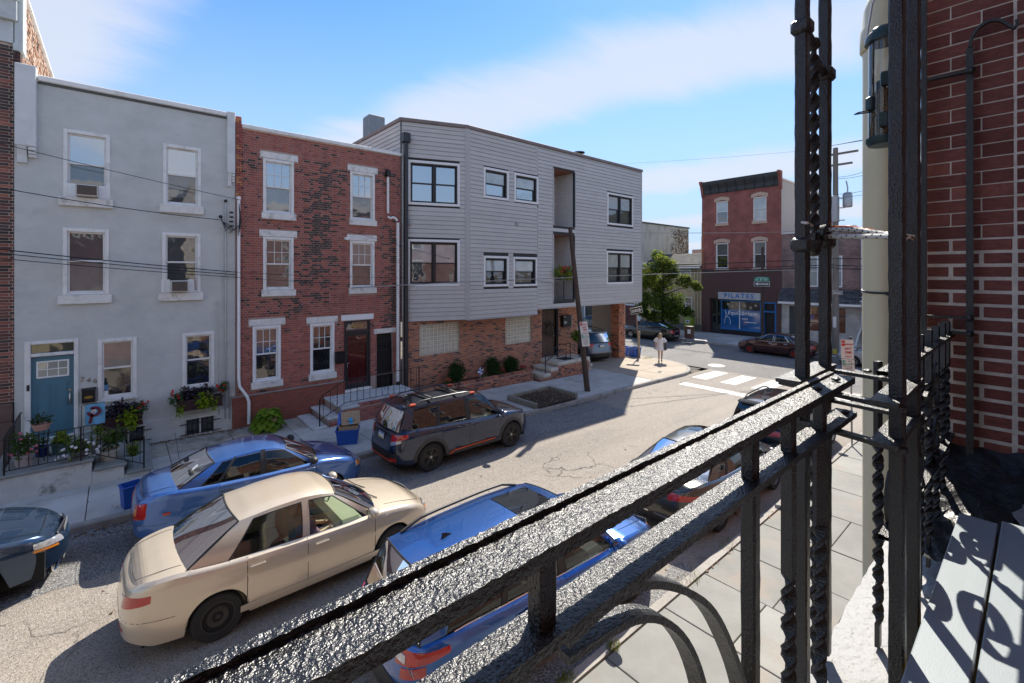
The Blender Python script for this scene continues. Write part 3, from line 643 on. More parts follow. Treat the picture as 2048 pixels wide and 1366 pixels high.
# ------------------------------------------------------------------ red brick house
RD = [mat('brick_red', (.40, .12, .09), .85, var=.3, vscale=26, bump=.3, bscale=90, rand=.2), mat('brick_red_light', (.40, .145, .11), .85, var=.3, vscale=26, bump=.3, bscale=90, rand=.2),
      mat('brick_red_dark', (.28, .09, .074), .85, var=.3, vscale=26, bump=.3, bscale=90, rand=.2), mat('brick_sooty', (.075, .052, .046), .9, var=.3, vscale=26, bump=.3, bscale=90, rand=.3)]
bh = thing('brick_house', 'red brick row house with white lintels and maroon door', 'house', (5.6, 16.5, 0)); OX = 5.6
HW = [(3.57, 4.51, 6.80, 8.57), (6.43, 7.37, 6.80, 8.57), (3.57, 4.50, 4.28, 6.02), (6.42, 7.36, 4.28, 6.02), (3.27, 4.10, 1.32, 3.12), (5.03, 5.86, 1.32, 3.08)]
HD = (6.21, 7.19, .60, 3.08); HG = (7.45, 8.10, -.2, 2.51)
LT = [(3.48, 4.64), (6.33, 7.49), (3.46, 4.61), (6.31, 7.45), (3.16, 4.24), (4.91, 5.98)]
holes = [(w[0]+.02-OX, w[1]-.02-OX, w[2]-.2 if i < 0 else w[2]+.01, w[3]-.02) for i, w in enumerate(HW)] + [(HD[0]+.02-OX, HD[1]-.02-OX, HD[2], HD[3]-.02), (HG[0]-OX, HG[1]-OX, HG[2], HG[3])]
b = MB(); wall_holes(b, 2.80-OX, 8.44-OX, .95, 9.40, [h for h in holes], mi=0); shell(b, 2.80-OX, 8.44-OX, -.4, 9.35, 12); b.build('wall', MORT, bh)
M_REDBASE = mat('red_painted_base', (.27, .088, .06), .85, var=.2, vscale=4, bump=.4, bscale=25, stain=(.18, .06, .045), stain_scale=2.2, stain_amt=.7, stretch=(1, 1, 3))
b = MB(); wall_holes(b, 2.70-OX, 6.21-OX, -.4, .93, [], y=-.10); b.quad((2.70-OX, -.10, .93), (6.21-OX, -.10, .93), (6.21-OX, 0, .96), (2.70-OX, 0, .96)); b.quad((2.70-OX, 0, -.4), (2.70-OX, -.1, -.4), (2.70-OX, -.1, .93), (2.70-OX, 0, .93)); b.build('plinth', M_REDBASE, bh)
stone(bh, 'plinth_cap', 2.68-OX, 6.20-OX, .935, .975, -.125, .02, mat('cement_cap', (.30, .25, .22), .9, var=.25, vscale=6))
b = MB(); wall_holes(b, 6.0-OX, 8.44-OX, -.4, .95, [(HD[0]-OX-.02, HD[1]-OX+.02, .3, .95), (HG[0]-OX, HG[1]-OX, HG[2], .95)]); b.build('wall_base', MORT, bh)
def soot(x, z):
    X = x + OX; w = math.exp(-((X-5.55+.10*(9-z))/.55)**2) * (1 if z < 8.35 else .12) * (1 if z > 4.6 else max(0, (z-3.4)/1.2)); w2 = math.exp(-((X-7.95)/.28)**2) * (1 if 2.6 < z < 6.6 else 0); w3 = .55*math.exp(-((X-4.1)/.7)**2) * (1 if 3.3 < z < 4.2 else 0); w4 = .4 if 8.1 < z < 8.7 else 0
    s = min(.8, .03 + .7*max(w, w2, w3, w4)); return (.50*(1-s), .22*(1-s), .28*(1-s), s)
ban = [(a-OX, c-OX, w[3]-.01, w[3]+.225) for (a, c), w in zip(LT, HW)] + [(w[0]-.05-OX, w[1]+.05-OX, w[2]-.215, w[2]+.02) for w in HW] + [(6.10-OX, 7.33-OX, 3.09, 3.31), (7.33-OX, 8.24-OX, 2.52, 2.71)]
brick_field(bh, 2.82-OX, 8.43-OX, .98, 9.38, [(w[0]-OX, w[1]-OX, w[2], w[3]) for w in HW] + [(HD[0]-OX, HD[1]-OX, 0, HD[3]), (HG[0]-OX, HG[1]-OX, 0, HG[3])] + ban, .0757, RD, soot, nparts=300, seed=9)
brick_field(bh, 2.62-OX+.18, 2.96-OX, 7.2, 9.72, [], .0757, [RD[1], RD[0], mat('brick_orange', (.50, .21, .11), .85, var=.3, vscale=26)], (.3, .4, .3), nparts=0, seed=3, y=-.05, bond='running')
stone(bh, 'pier', 2.80-OX, 2.96-OX, 9.3, 9.75, -.04, .3, RD[0])
for i in range(4): stone(bh, 'coping', 2.97-OX+i*1.37, 2.97-OX+(i+1)*1.37-.006, 9.41, 9.54, -.09, .35, WHITE, .015)
BP = [(P_CLEAR, P_CURT), (P_CLEAR, P_GREY), (P_GREY, P_GREY), (P_CURT, P_GREY), (P_GREY, P_DARK), (P_DARK, P_DARK)]
for i, w in enumerate(HW):
    o = sash_window(bh, w[0]-OX, w[1]-OX, w[2], w[3], fm=WHITE2 if i > 3 else WHITE, panes=BP[i], grid=(3, 2), mid=.5)
    stone(o, 'lintel', LT[i][0]-OX, LT[i][1]-OX, w[3]+.005, w[3]+.215, -.035, .1); stone(o, 'sill', w[0]-.05-OX, w[1]+.06-OX, w[2]-.21, w[2]-.004, -.09, .1)
stone(bh, 'lintel', 6.10-OX, 7.32-OX, 3.10, 3.30, -.035, .1, WHITE2); stone(bh, 'lintel', 7.335-OX, 8.24-OX, 2.53, 2.70, -.035, .1, SILL)
# maroon door behind a glazed storm door
b = MB(); x0, x1, z0, z1 = HD[0]-OX, HD[1]-OX, HD[2], HD[3]
b.box(x0, x0+.06, -.03, .1, z0, z1, bev=.006); b.box(x1-.06, x1, -.03, .1, z0, z1, bev=.006); b.box(x0+.061, x1-.061, -.03, .1, z1-.05, z1, bev=.006); b.box(x0+.061, x1-.061, -.03, .1, 2.62, 2.73, bev=.006); b.build('door_frame', DKBRONZE, bh)
b = MB(); b.quad((x0+.05, .06, 2.73), (x1-.05, .06, 2.73), (x1-.05, .06, 3.03), (x0+.05, .06, 3.03)); b.build('transom_pane', P_GREY, bh)
text_on('house_number', '№748', .17, mat('gold_leaf', (.45, .33, .10), .4, metal=.6), bh, ((x0+x1)/2, .052, 2.86), FACE_MY, .002)
d = MB(); d.box(x0+.061, x1-.061, .07, .11, z0, 2.62); dr = d.build('door', mat('maroon_paint', (.20, .022, .03), .4, var=.08), bh)
for (a, c) in ((x0+.16, x0+.45), (x1-.45, x1-.16)):
    for (p, q) in ((.75, 1.25), (1.35, 1.95), (2.05, 2.45)): b = MB(); b.box(a, c, .06, .071, p, q, bev=.012); b.build('panel', MATS['maroon_paint'], dr)
b = MB(); s = .07
b.box(x0+.062, x0+.062+s, .005, .035, z0+.02, 2.61); b.box(x1-.062-s, x1-.062, .005, .035, z0+.02, 2.61); b.box(x0+.13, x1-.13, .006, .034, 2.52, 2.61); b.box(x0+.13, x1-.13, .006, .034, z0+.02, z0+.16); sd_ = b.build('storm_door', DKBRONZE, bh)
b = MB(); b.quad((x0+.13, .02, z0+.16), (x1-.13, .02, z0+.16), (x1-.13, .02, 2.53), (x0+.13, .02, 2.53)); b.build('pane', glass_mat('storm_glass', (.92, .93, .93)), sd_)
b = MB(); b.tube([(x0+.11, -.03, 1.56), (x0+.11, -.03, 1.40)], .01, 6); b.box(x0+.09, x0+.19, -.02, .006, 1.53, 1.56, bev=.005); b.build('handle', MATS['brushed_steel'], sd_)
stone(bh, 'threshold', x0-.02, x1+.02, .50, .598, -.10, .1, SILL)
# side gate with alley darkness
b = MB()
for k in range(7): xx = 7.48+.098*k-OX; b.box(xx-.008, xx+.008, .05, .066, -.1, 1.9)
for zz in (.1, .9, 1.85): b.box(7.46-OX, 8.09-OX, .045, .07, zz, zz+.03)
for k in range(5): b.tube([(7.52-OX+.13*k, .055, 1.9), (7.55-OX+.13*k, .055, 2.15), (7.60-OX+.13*k, .055, 2.2), (7.63-OX+.13*k, .055, 1.9)], .007, 5)
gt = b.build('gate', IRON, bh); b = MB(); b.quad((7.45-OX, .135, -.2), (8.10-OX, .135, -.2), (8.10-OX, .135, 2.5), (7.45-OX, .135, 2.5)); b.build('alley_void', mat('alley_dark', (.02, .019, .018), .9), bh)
b = MB(); b.box(5.87, 6.19, 16.36, 16.496, 1.60, 1.98, bev=.02); b.prism([(16.35, 1.975), (16.496, 2.02), (16.496, 1.98)], 'x', 5.86, 6.20); tag(b.build('mailbox', mat('black_steel', (.02, .02, .024), .35, metal=.4)), 'black wall mailbox beside the maroon door', 'mailbox')
# brick stoop
bs = thing('stoop', 'red brick stoop with stone treads and black railing below the maroon door', 'steps', (6.6, 15.6, 0))
zz0 = -.35
b = MB(); b.box(5.50, 8.42, 14.72, 16.49, zz0, .425); b.box(5.08, 5.50, 14.72, 16.40, zz0, .18); b.box(4.64, 5.08, 14.72, 16.40, zz0, -.045); b.build('step_core', MORT, bs, world=True)
SB = RD[:3]
def stoop_bricks(x0, x1, z0, z1, seed):
    rnd = random.Random(seed); z = z0; row = 0
    while z < z1-.05:
        x = x0 - (.1 if row % 2 else 0)
        while x < x1:
            a, c = max(x, x0), min(x+.2, x1); x += .212
            if c-a > .03: b = MB(); b.box(a, c, 14.712, 14.74, z, z+.062, bev=.003); b.build('brick', rnd.choices(SB, (.45, .2, .35))[0], bs, world=True)
        z += .074; row += 1
stoop_bricks(5.50, 8.42, -.20, .42, 1); stoop_bricks(5.08, 5.50, -.17, .14, 2); stoop_bricks(4.64, 5.08, -.15, -.04, 3)
for k in range(20):
    b = MB(); b.box(6.05+k*.118, 6.05+k*.118+.106, 14.70, 14.90, .43, .497, bev=.004); b.build('brick', random.choice(SB), bs, world=True)
MARB = mat('worn_marble', (.62, .62, .61), .6, var=.15, vscale=4, stain=(.30, .29, .27), stain_scale=3, stain_amt=.5)
for (x0, x1, y0_, z) in ((5.46, 6.04, 14.68, .43), (6.045, 8.38, 14.905, .43), (5.02, 5.45, 14.69, .185), (4.58, 5.01, 14.69, -.04)):
    b = MB(); b.box(x0, x1, y0_, 16.40, z, z+.062, bev=.01); b.build('tread', MARB, bs, world=True)
railing(bs, [(4.80, .0, .86), (8.30, .49, 1.42)], [(4.80, .80), (4.86, .96), (5.62, 1.36), (8.30, 1.42)], [(4.80, .22), (5.62, .62), (8.30, .62)], 16, 14.80)
for sx_ in (5.28, 7.05):
    b = MB(); zc_ = float(np.interp(sx_, [4.8, 5.62, 8.3], [.55, .95, 1.0]))
    for sg in (-1, 1):
        for q in (-1, 1): b.tube([(sx_+sg*(.02+.07*math.sin(t)), 14.80, zc_+q*(.05+.12*t/3)) for t in [0, .5, 1, 1.5, 2, 2.5, 3]], .006, 5)
    b.build('scroll', IRON, bs, world=True)
# gutter head and broken downpipe on the right side
dp = thing('white_downpipe', 'white downpipe with black head on the right edge of the red brick house', 'downpipe', (8.25, 16.4, 0))
b = MB(); b.tube([(7.86, 16.40, 8.55), (7.86, 16.40, 7.12)], .045, 10); b.tube([(7.84, 16.38, 6.98), (7.95, 16.36, 6.93), (8.05, 16.36, 6.98), (8.15, 16.36, 6.94), (8.22, 16.36, 6.86)], .05, 10); b.tube([(8.24, 16.34, 6.78), (8.24, 16.34, .62)], .058, 10); b.build('pipe', WHITE, dp, world=True)
b = MB(); b.box(7.78, 7.94, 16.30, 16.49, 8.52, 8.76, bev=.02); b.tube([(8.24, 16.34, .63), (8.24, 16.34, -.15)], .06, 10); b.build('fitting', IRON, dp, world=True)
b = MB(); b.box(6.20, 6.33, 16.36, 16.49, 6.02, 6.12, bev=.01); b.ball((6.22, 16.34, 6.05), .04, seg=8, rings=6); tag(b.build('security_light', WHITE2), 'small white floodlight beside the middle right window of the brick house', 'light')
# ------------------------------------------------------------------ clad corner building (grey lap siding over orange brick)
SIDING = mat('grey_siding', (.51, .495, .47), .6, var=.06, vscale=2.0, bump=.06, bscale=30, rand=.05)
CORNERB = mat('siding_trim', (.44, .43, .42), .6, var=.05); TRIM = mat('pale_window_trim', (.78, .78, .77), .55, var=.04)
ROOFCAP = mat('brown_roof_edge', (.20, .155, .145), .6, var=.25, vscale=3)
cb = thing('corner_building', 'grey clapboard building over orange brick ground floor at the corner', 'building', (0, 15.55, 0))
A1 = -20.4; F1 = (8.44, .95); L1 = 2.73           # canted first face: origin in the building frame, angle, length
c1_, s1_ = math.cos(R(A1)), math.sin(R(A1))
def put1(o): o.location = (F1[0], F1[1], 0); o.rotation_euler = (0, 0, R(A1)); return o
ZB, ZT, EXP = 2.90, 10.82, .176
SW = {'m': [(11.80, 13.20, 8.04, 9.36), (13.53, 15.03, 8.05, 9.36), (11.80, 13.20, 4.24, 5.57), (13.47, 14.96, 4.22, 5.56), (20.27, 22.69, 7.49, 9.25), (20.22, 22.69, 4.21, 6.04)],
      'f': [(.28, 2.38, 7.55, 9.32), (.26, 2.38, 4.30, 6.18)], 'r': [(16.03, 17.62, 7.14, 9.93), (16.03, 17.60, 3.40, 6.71)]}
# structural walls behind the boards
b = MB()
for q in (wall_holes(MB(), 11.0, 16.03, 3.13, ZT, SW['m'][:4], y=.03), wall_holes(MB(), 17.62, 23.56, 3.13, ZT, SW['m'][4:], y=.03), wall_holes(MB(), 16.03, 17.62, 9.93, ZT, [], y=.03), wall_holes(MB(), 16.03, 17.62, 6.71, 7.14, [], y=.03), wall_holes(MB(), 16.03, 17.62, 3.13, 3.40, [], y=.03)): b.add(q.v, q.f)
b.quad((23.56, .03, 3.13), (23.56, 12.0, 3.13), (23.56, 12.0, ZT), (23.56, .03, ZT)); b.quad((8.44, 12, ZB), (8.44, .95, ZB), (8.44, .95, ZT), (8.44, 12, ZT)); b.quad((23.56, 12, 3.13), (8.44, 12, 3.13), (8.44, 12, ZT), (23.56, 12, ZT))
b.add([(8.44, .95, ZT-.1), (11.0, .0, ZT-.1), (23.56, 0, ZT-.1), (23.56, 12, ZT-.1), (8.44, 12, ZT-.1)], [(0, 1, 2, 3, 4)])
b.build('wall', mat('gap_shadow_black', (.05, .05, .055), .9), cb)  # black backing colour paints the shadow lines in the gaps between boards
b = MB(); b.add([(8.44, .95, ZB+.02), (11.0, 0, ZB+.02), (14.97, 0, ZB+.02), (14.97, .9, ZB+.02), (8.44, .96, ZB+.02)], [(4, 3, 2, 1, 0)]); b.add([(14.97, 0, 3.15), (23.56, 0, 3.15), (23.56, 12, 3.15), (14.97, 12, 3.15)], [(3, 2, 1, 0)]); b.quad((14.97, 0, ZB), (14.97, .9, ZB), (14.97, .9, 3.15), (14.97, 0, 3.15)); b.build('soffit', CORNERB, cb)
w = wall_holes(MB(), 0, L1, ZB, ZT, SW['f'], y=.03); put1(w.build('wall', MATS['gap_shadow_black'], cb))
# each course of boards, broken at windows
def boards(x0, x1, z0, z1, holes, fin=None, n0=0):
    z = z0
    while z < z1 - .02:
        zt_ = min(z + EXP, z1); segs = [(x0, x1)]
        for h in holes:
            if h[2] < zt_ - .01 and h[3] > z + .01:
                ns = []
                for (p, q) in segs:
                    if h[1] <= p or h[0] >= q: ns.append((p, q)); continue
                    if h[0] > p: ns.append((p, h[0]))
                    if h[1] < q: ns.append((h[1], q))
                segs = ns
        for (p, q) in segs:
            if q - p < .04: continue
            cut = [p]
            while q - cut[-1] > 4.6: cut.append(cut[-1] + random.uniform(2.6, 3.7))
            cut.append(q)
            for a, c in zip(cut[:-1], cut[1:]):
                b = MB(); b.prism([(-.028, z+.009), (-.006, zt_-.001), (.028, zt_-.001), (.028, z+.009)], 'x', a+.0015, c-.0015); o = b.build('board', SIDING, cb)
                if fin: fin(o)
        z += EXP
boards(14.98, 23.50, 3.15, ZT-.02, SW['m'] + SW['r']); boards(11.10, 14.978, ZB+.0, ZT-.02, SW['m'])
boards(.04, L1-.03, ZB, ZT-.02, SW['f'], put1)
def side(o): o.location = (8.44, 12.0, 0); o.rotation_euler = (0, 0, R(-90)); return o
boards(3.0, 11.03, 9.58, ZT-.02, [], side)
for (x, z0) in ((23.50, 3.13),): stone(cb, 'corner_board', x, x+.09, z0, ZT, -.03, .1, CORNERB, .006)
stone(cb, 'corner_board', 10.98, 11.10, ZB-.01, ZT, -.032, .08, CORNERB, .006); put1(stone(cb, 'corner_board', L1-.13, L1+.0, ZB-.01, ZT, -.034, .03, CORNERB, .004))
stone(cb, 'bottom_trim', 14.97, 23.56, 3.10, 3.15, -.03, .06, CORNERB, .006); stone(cb, 'bottom_trim', 11.0, 14.98, 2.86, 2.90, -.03, .06, CORNERB, .006)
stone(cb, 'roof_edge', 10.99, 23.62, ZT-.01, ZT+.13, -.07, .25, ROOFCAP, .01); put1(stone(cb, 'roof_edge', -.02, L1+.02, ZT-.008, ZT+.132, -.07, .25, ROOFCAP, .01)); o = stone(cb, 'roof_edge', 2.0, 11.1, ZT-.009, ZT+.131, -.06, .25, ROOFCAP, .01); side(o)
def clad_window(x0, x1, z0, z1, pair, fin=None, panes=(P_CLEAR, P_CLEAR)):
    b = MB(); t = .10
    for (p, q, r_, s_) in ((x0, x0+t, z0, z1), (x1-t, x1, z0, z1), (x0+t+.001, x1-t-.001, z1-t, z1), (x0+t+.001, x1-t-.001, z0, z0+t)): b.box(p, q, -.034, .1, r_, s_, bev=.006)
    o = b.build('window', TRIM, cb); xs_ = [x0+t, (x0+x1)/2, x1-t] if pair else [x0+t, x1-t]
    for p, q in zip(xs_[:-1], xs_[1:]): sash_window(o, p+.001, q-.001, z0+t+.001, z1-t-.001, fm=DKBRONZE, panes=panes, cw=.05, mid=.5, y=.02, name='sash')
    if fin: fin(o)
clad_window(*SW['f'][0], True, put1, (P_CLEAR, P_CLEAR)); clad_window(*SW['f'][1], True, put1, (P_SHADE, P_GREY))
for i, (pn, pr) in enumerate((((P_SHADE, P_CLEAR), 0), ((P_SHADE, P_CLEAR), 0), ((P_SHADE, P_DARK), 0), ((P_SHADE, P_DARK), 0), ((P_CURT, P_GREY), 1), ((P_SHADE, P_GREY), 1))): clad_window(*SW['m'][i], bool(pr), None, pn)
# recessed balconies
M_REC = mat('recess_siding', (.58, .56, .54), .6, var=.05); WOOD = mat('cedar_soffit', (.23, .085, .045), .6, var=.25, vscale=3, stretch=(6, 1, 1))
for i, (x0, x1, z0, z1) in enumerate(SW['r']):
    b = MB(); D = 1.35
    b.quad((x0, .0, z0), (x0, D, z0), (x0, D, z1), (x0, 0, z1)); b.quad((x1, D, z0), (x1, 0, z0), (x1, 0, z1), (x1, D, z1)); b.quad((x0, D, z0), (x1, D, z0), (x1, D, z1), (x0, D, z1)); b.quad((x0, 0, z0), (x1, 0, z0), (x1, D, z0), (x0, D, z0)); b.build('recess', M_REC, cb)
    b = MB(); b.quad((x0, D, z1-.01), (x1, D, z1-.01), (x1, 0, z1-.01), (x0, 0, z1-.01)); b.build('recess_ceiling', WOOD, cb)
    z = z0+.02
    while z < z1-.1: b = MB(); b.add([(x1-.022, .03, z), (x1-.022, D, z), (x1-.004, D, z+.17), (x1-.004, .03, z+.17), (x1, .03, z), (x1, D, z)], [(3, 2, 1, 0), (0, 1, 5, 4)]); b.build('board', M_REC, cb); z += EXP
    for (p, q) in ((x0-.02, x0+.05), (x1-.05, x1+.02)): stone(cb, 'corner_board', p, q, z0, z1, -.035, .08, CORNERB if p < x0 else DKBRONZE, .005)
    if i == 0: sash_window(cb, x0+.06, x0+.5, 7.7, 9.0, fm=DKBRONZE, panes=(P_DARK, P_DARK), cw=.05, y=D-.03)
    else:
        b = MB(); b.box(x0+.05, x0+.62, D-.05, D-.01, 3.45, 5.9); d_ = b.build('door', DKBRONZE, cb); b = MB(); b.quad((x0+.12, D-.055, 3.7), (x0+.55, D-.055, 3.7), (x0+.55, D-.055, 5.8), (x0+.12, D-.055, 5.8)); b.build('pane', P_DARK, d_)
b = MB(); x0, x1 = 16.06, 17.58
b.box(x0, x1, -.04, .02, 3.38, 3.52); b.box(x0, x1, -.02, .02, 4.50, 4.54)
for k in range(1, 9): b.tube([(x0, 0, 3.52+k*.11), (x1, 0, 3.52+k*.11)], .005, 5)
for xx in (x0+.01, (x0+x1)/2, x1-.01): b.box(xx-.016, xx+.016, -.015, .017, 3.5, 4.52)
b.build('balcony_railing', DKBRONZE, cb)
# small fixtures on the cladding
o = stone(cb, 'wall_vent', .12, .40, 6.72, 6.98, -.10, .0, mat('vent_grey', (.33, .33, .33), .6), .02); put1(o); stone(cb, 'wall_vent', 13.60, 13.78, 6.95, 7.12, -.07, 0, MATS['vent_grey'], .02)
# brick ground floor at y = 16.4
OB = [mat('brick_orange_red', (.50, .19, .10), .85, var=.25, vscale=24, bump=.25, bscale=90, rand=.18), mat('brick_orange', (.36, .14, .07), .85), mat('brick_brown', (.34, .14, .095), .85, var=.25, vscale=24, rand=.2), mat('brick_charcoal', (.09, .06, .052), .85, var=.25, vscale=24, rand=.3)]
GB = [(9.22, 11.16, 1.50, 2.715), (13.74, 15.41, 1.47, 2.705)]; GDR = (16.13, 17.25, .56, 3.02)
b = MB(); q = wall_holes(MB(), 8.46, 18.81, -.5, 3.12, GB + [GDR], y=.85, depth=.2); b.add(q.v, q.f); b.quad((18.81, .85, -.5), (18.81, 10, -.5), (18.81, 10, 3.12), (18.81, .85, 3.12)); b.build('ground_floor_wall', MORT_D, cb)
brick_field(cb, 8.58, 18.80, -.18, 3.10, GB + [GDR], .0715, OB, (.42, .18, .26, .14), bond='running', y=.85, nparts=300, seed=21)
# return wall of the car port, its pier and grey inner wall
rnd = random.Random(5); b = MB()
for i in range(46):
    for j in range(18):
        y0_ = .86+j*.214+(.107 if i % 2 else 0); b.box(18.805, 18.817, y0_, y0_+.203, -.18+i*.0715, -.12+i*.0715, rnd.choices((0, 1, 2, 3), (.42, .18, .26, .14))[0])
o = b.build('brickwork', OB, cb); o['kind'] = 'stuff'
b = MB(); b.box(22.86, 23.50, 1.10, 1.74, -.6, 3.14); pier = b.build('pier', MORT_D, cb)
n = 0
for i in range(48):
    for j in range(3):
        z0_ = -.4+i*.0715; x0_ = 22.86+j*.214-(.1 if i % 2 else 0); a, c = max(x0_, 22.855), min(x0_+.203, 23.505)
        if c-a > .04: b = MB(); b.box(a, c, 1.088, 1.12, z0_, z0_+.06, bev=.003); b.build('brick', rnd.choices(OB, (.42, .18, .26, .14))[0], pier)
        b = MB(); ya = 1.10+j*.214-(0 if i % 2 else .1); a, c = max(ya, 1.10), min(ya+.203, 1.74)
        if c-a > .04 and i % 1 == 0: b.box(22.846, 22.87, a, c, z0_, z0_+.06, bev=.003); b.build('brick', rnd.choices(OB, (.42, .18, .26, .14))[0], pier)
stone(cb, 'inner_wall', 23.15, 23.45, -.6, 3.14, 1.75, 3.4, CORNERB)
b = MB(); b.box(22.9, 23.4, 2.0, 2.4, 2.9, 3.14); b.build('ceiling_beam', CORNERB, cb)
# glass blocks, one by one
GBM, gn, gl, gp = newmat('glass_block'); MATS['glass_block'] = GBM
gp.inputs['Base Color'].default_value = (.50, .48, .38, 1); gp.inputs['Roughness'].default_value = .12; gp.inputs['IOR'].default_value = 1.6
_tc = gn.new('ShaderNodeTexCoord'); _t = gn.new('ShaderNodeTexNoise'); _t.inputs['Scale'].default_value = 16; gl.new(_tc.outputs['Object'], _t.inputs['Vector']); _b = gn.new('ShaderNodeBump'); _b.inputs['Strength'].default_value = .7; _b.inputs['Distance'].default_value = .03; gl.new(_t.outputs[0], _b.inputs['Height']); gl.new(_b.outputs[0], gp.inputs['Normal'])
_oi = gn.new('ShaderNodeObjectInfo'); _h = gn.new('ShaderNodeHueSaturation'); _h.inputs['Color'].default_value = (.50, .48, .38, 1); _mr = gn.new('ShaderNodeMapRange'); gl.new(_oi.outputs['Random'], _mr.inputs[0]); _mr.inputs[3].default_value = .72; _mr.inputs[4].default_value = 1.12; gl.new(_mr.outputs[0], _h.inputs['Value']); gl.new(_h.outputs[0], gp.inputs['Base Color'])
for (x0, x1, z0, z1), nx, nz in ((GB[0], 11, 7), (GB[1], 9, 7)):
    b = MB(); b.box(x0, x1, .93, 1.02, z0, z1); w = b.build('glass_block_window', mat('block_mortar', (.74, .70, .58), .8), cb); cw, ch = (x1-x0)/nx, (z1-z0)/nz
    b = MB(); e = .013; wv, hv = cw-2*e, ch-2*e
    b.add([(0, .04, 0), (wv, .04, 0), (wv, .04, hv), (0, .04, hv), (.02, 0, .02), (wv-.02, 0, .02), (wv-.02, 0, hv-.02), (.02, 0, hv-.02), (.045, .018, .045), (wv-.045, .018, .045), (wv-.045, .018, hv-.045), (.045, .018, hv-.045)],
          [(0,1,5,4),(1,2,6,5),(2,3,7,6),(3,0,4,7),(4,5,9,8),(5,6,10,9),(6,7,11,10),(7,4,8,11),(8,9,10,11)]); gm = b.mesh('glass_block', GBM)
    for i in range(nx):
        for j in range(nz): inst('glass_block', gm, w, (x0+i*cw+e, .915, z0+j*ch+e))
# brown entrance door in a deep dark frame
DW = mat('dark_stained_wood', (.10, .055, .04), .5, var=.3, vscale=3, stretch=(8, 8, 1)); x0, x1, z0, z1 = GDR
b = MB(); b.box(x0, x0+.06, .86, 1.05, z0, z1); b.box(x1-.06, x1, .86, 1.05, z0, z1); b.box(x0+.06, x1-.06, .86, 1.05, z1-.08, z1); b.build('door_frame', IRON, cb)
b = MB(); b.box(x0+.06, x1-.06, 1.0, 1.04, z0, z1-.08); dr = b.build('door', DW, cb)
for k in range(5): b = MB(); b.box(x0+.07+k*.198, x0+.07+k*.198+.19, .99, 1.001, z0+.02, z1-.1, bev=.004); b.build('plank', DW, dr)
b = MB(); b.box(x1-.20, x1-.14, .93, .99, 1.55, 1.62, bev=.008); b.build('handle', MATS['brushed_steel'], dr)
# entrance steps
es = thing('entrance_steps', 'pale stone steps with black handrails below the dark brown door', 'steps', (17, 15.7, 0)); STONE2 = mat('buff_stone', (.64, .59, .50), .75, var=.15, vscale=3, bump=.15, bscale=40, stain=(.33, .30, .25), stain_scale=2, stain_amt=.5)
b = MB(); b.box(16.0, 18.25, 15.16, 16.39, -.5, .41); b.box(15.50, 16.0, 15.16, 16.39, -.5, .19); b.box(15.0, 15.5, 15.16, 16.39, -.5, -.02); b.box(18.25, 18.62, 15.4, 16.39, -.5, .19); b.box(18.62, 18.79, 15.4, 16.39, -.5, -.02); b.build('step_core', MORT_D, es, world=True)
for (a, c, y0_, z) in ((15.97, 18.28, 15.10, .41), (15.46, 15.965, 15.10, .19), (14.96, 15.455, 15.10, -.02), (18.285, 18.64, 15.36, .19), (18.645, 18.80, 15.36, -.02)): b = MB(); b.box(a, c, y0_, 16.385, z, z+.13, bev=.012); b.build('tread', STONE2, es, world=True)
for i in range(9):
    z0_ = -.30+i*.072; xx = 15.0 if z0_ < -.1 else (15.5 if z0_ < .12 else 16.0); x = xx-(.1 if i % 2 else 0)
    while x < 18.25:
        a, c = max(x, xx), min(x+.203, 18.25); x += .214
        if c-a > .04: b = MB(); b.box(a, c, 15.148, 15.18, z0_, z0_+.061, bev=.003); b.build('brick', rnd.choices(OB, (.3, .1, .4, .2))[0], es, world=True)
for (pts, nm) in (([(15.22, 15.25, .12), (15.22, 15.25, .95), (16.15, 15.25, 1.36), (16.95, 15.25, 1.36), (16.95, 15.25, .54)], 'handrail'), ([(15.25, 15.25, .65), (16.15, 15.25, 1.08), (16.65, 15.25, 1.08), (16.65, 15.25, .54)], 'lower_rail'), ([(16.95, 16.1, .54), (16.95, 16.1, 3.0)], 'post'), ([(18.25, 16.2, 1.3), (18.85, 15.9, .75), (19.0, 15.85, .6), (19.0, 15.85, -.1)], 'handrail')): b = MB(); b.tube(pts, .022 if nm != 'post' else .04, 8); b.build(nm, IRON, es, world=True)
b = MB(); b.box(16.6, 17.3, 15.3, 15.9, .541, .556, bev=.005); tag(b.build('door_mat', mat('dark_mat', (.03, .03, .03), .95, var=.2, vscale=60)), 'dark door mat on the pale stone landing', 'door mat')
# plaque beside the door
pq = thing('wall_plaque', 'black wall sign with small white lettering right of the brown door', 'sign', (17.75, 16.35, 2.0))
b = MB(); b.box(17.45, 18.05, 16.16, 16.392, 2.02, 2.62, bev=.008); b.build('board', IRON, pq, world=True); b = MB(); b.box(18.051, 18.09, 16.14, 16.39, 2.0, 2.62); b.build('edge', GALV, pq, world=True)
b = MB()
for zz, ww in ((2.54, .12), (2.30, .2), (2.25, .22), (2.20, .18)): b.box(17.5, 17.5+ww, 16.156, 16.161, zz, zz+.018)
b.build('small_print', WHITE2, pq, world=True)
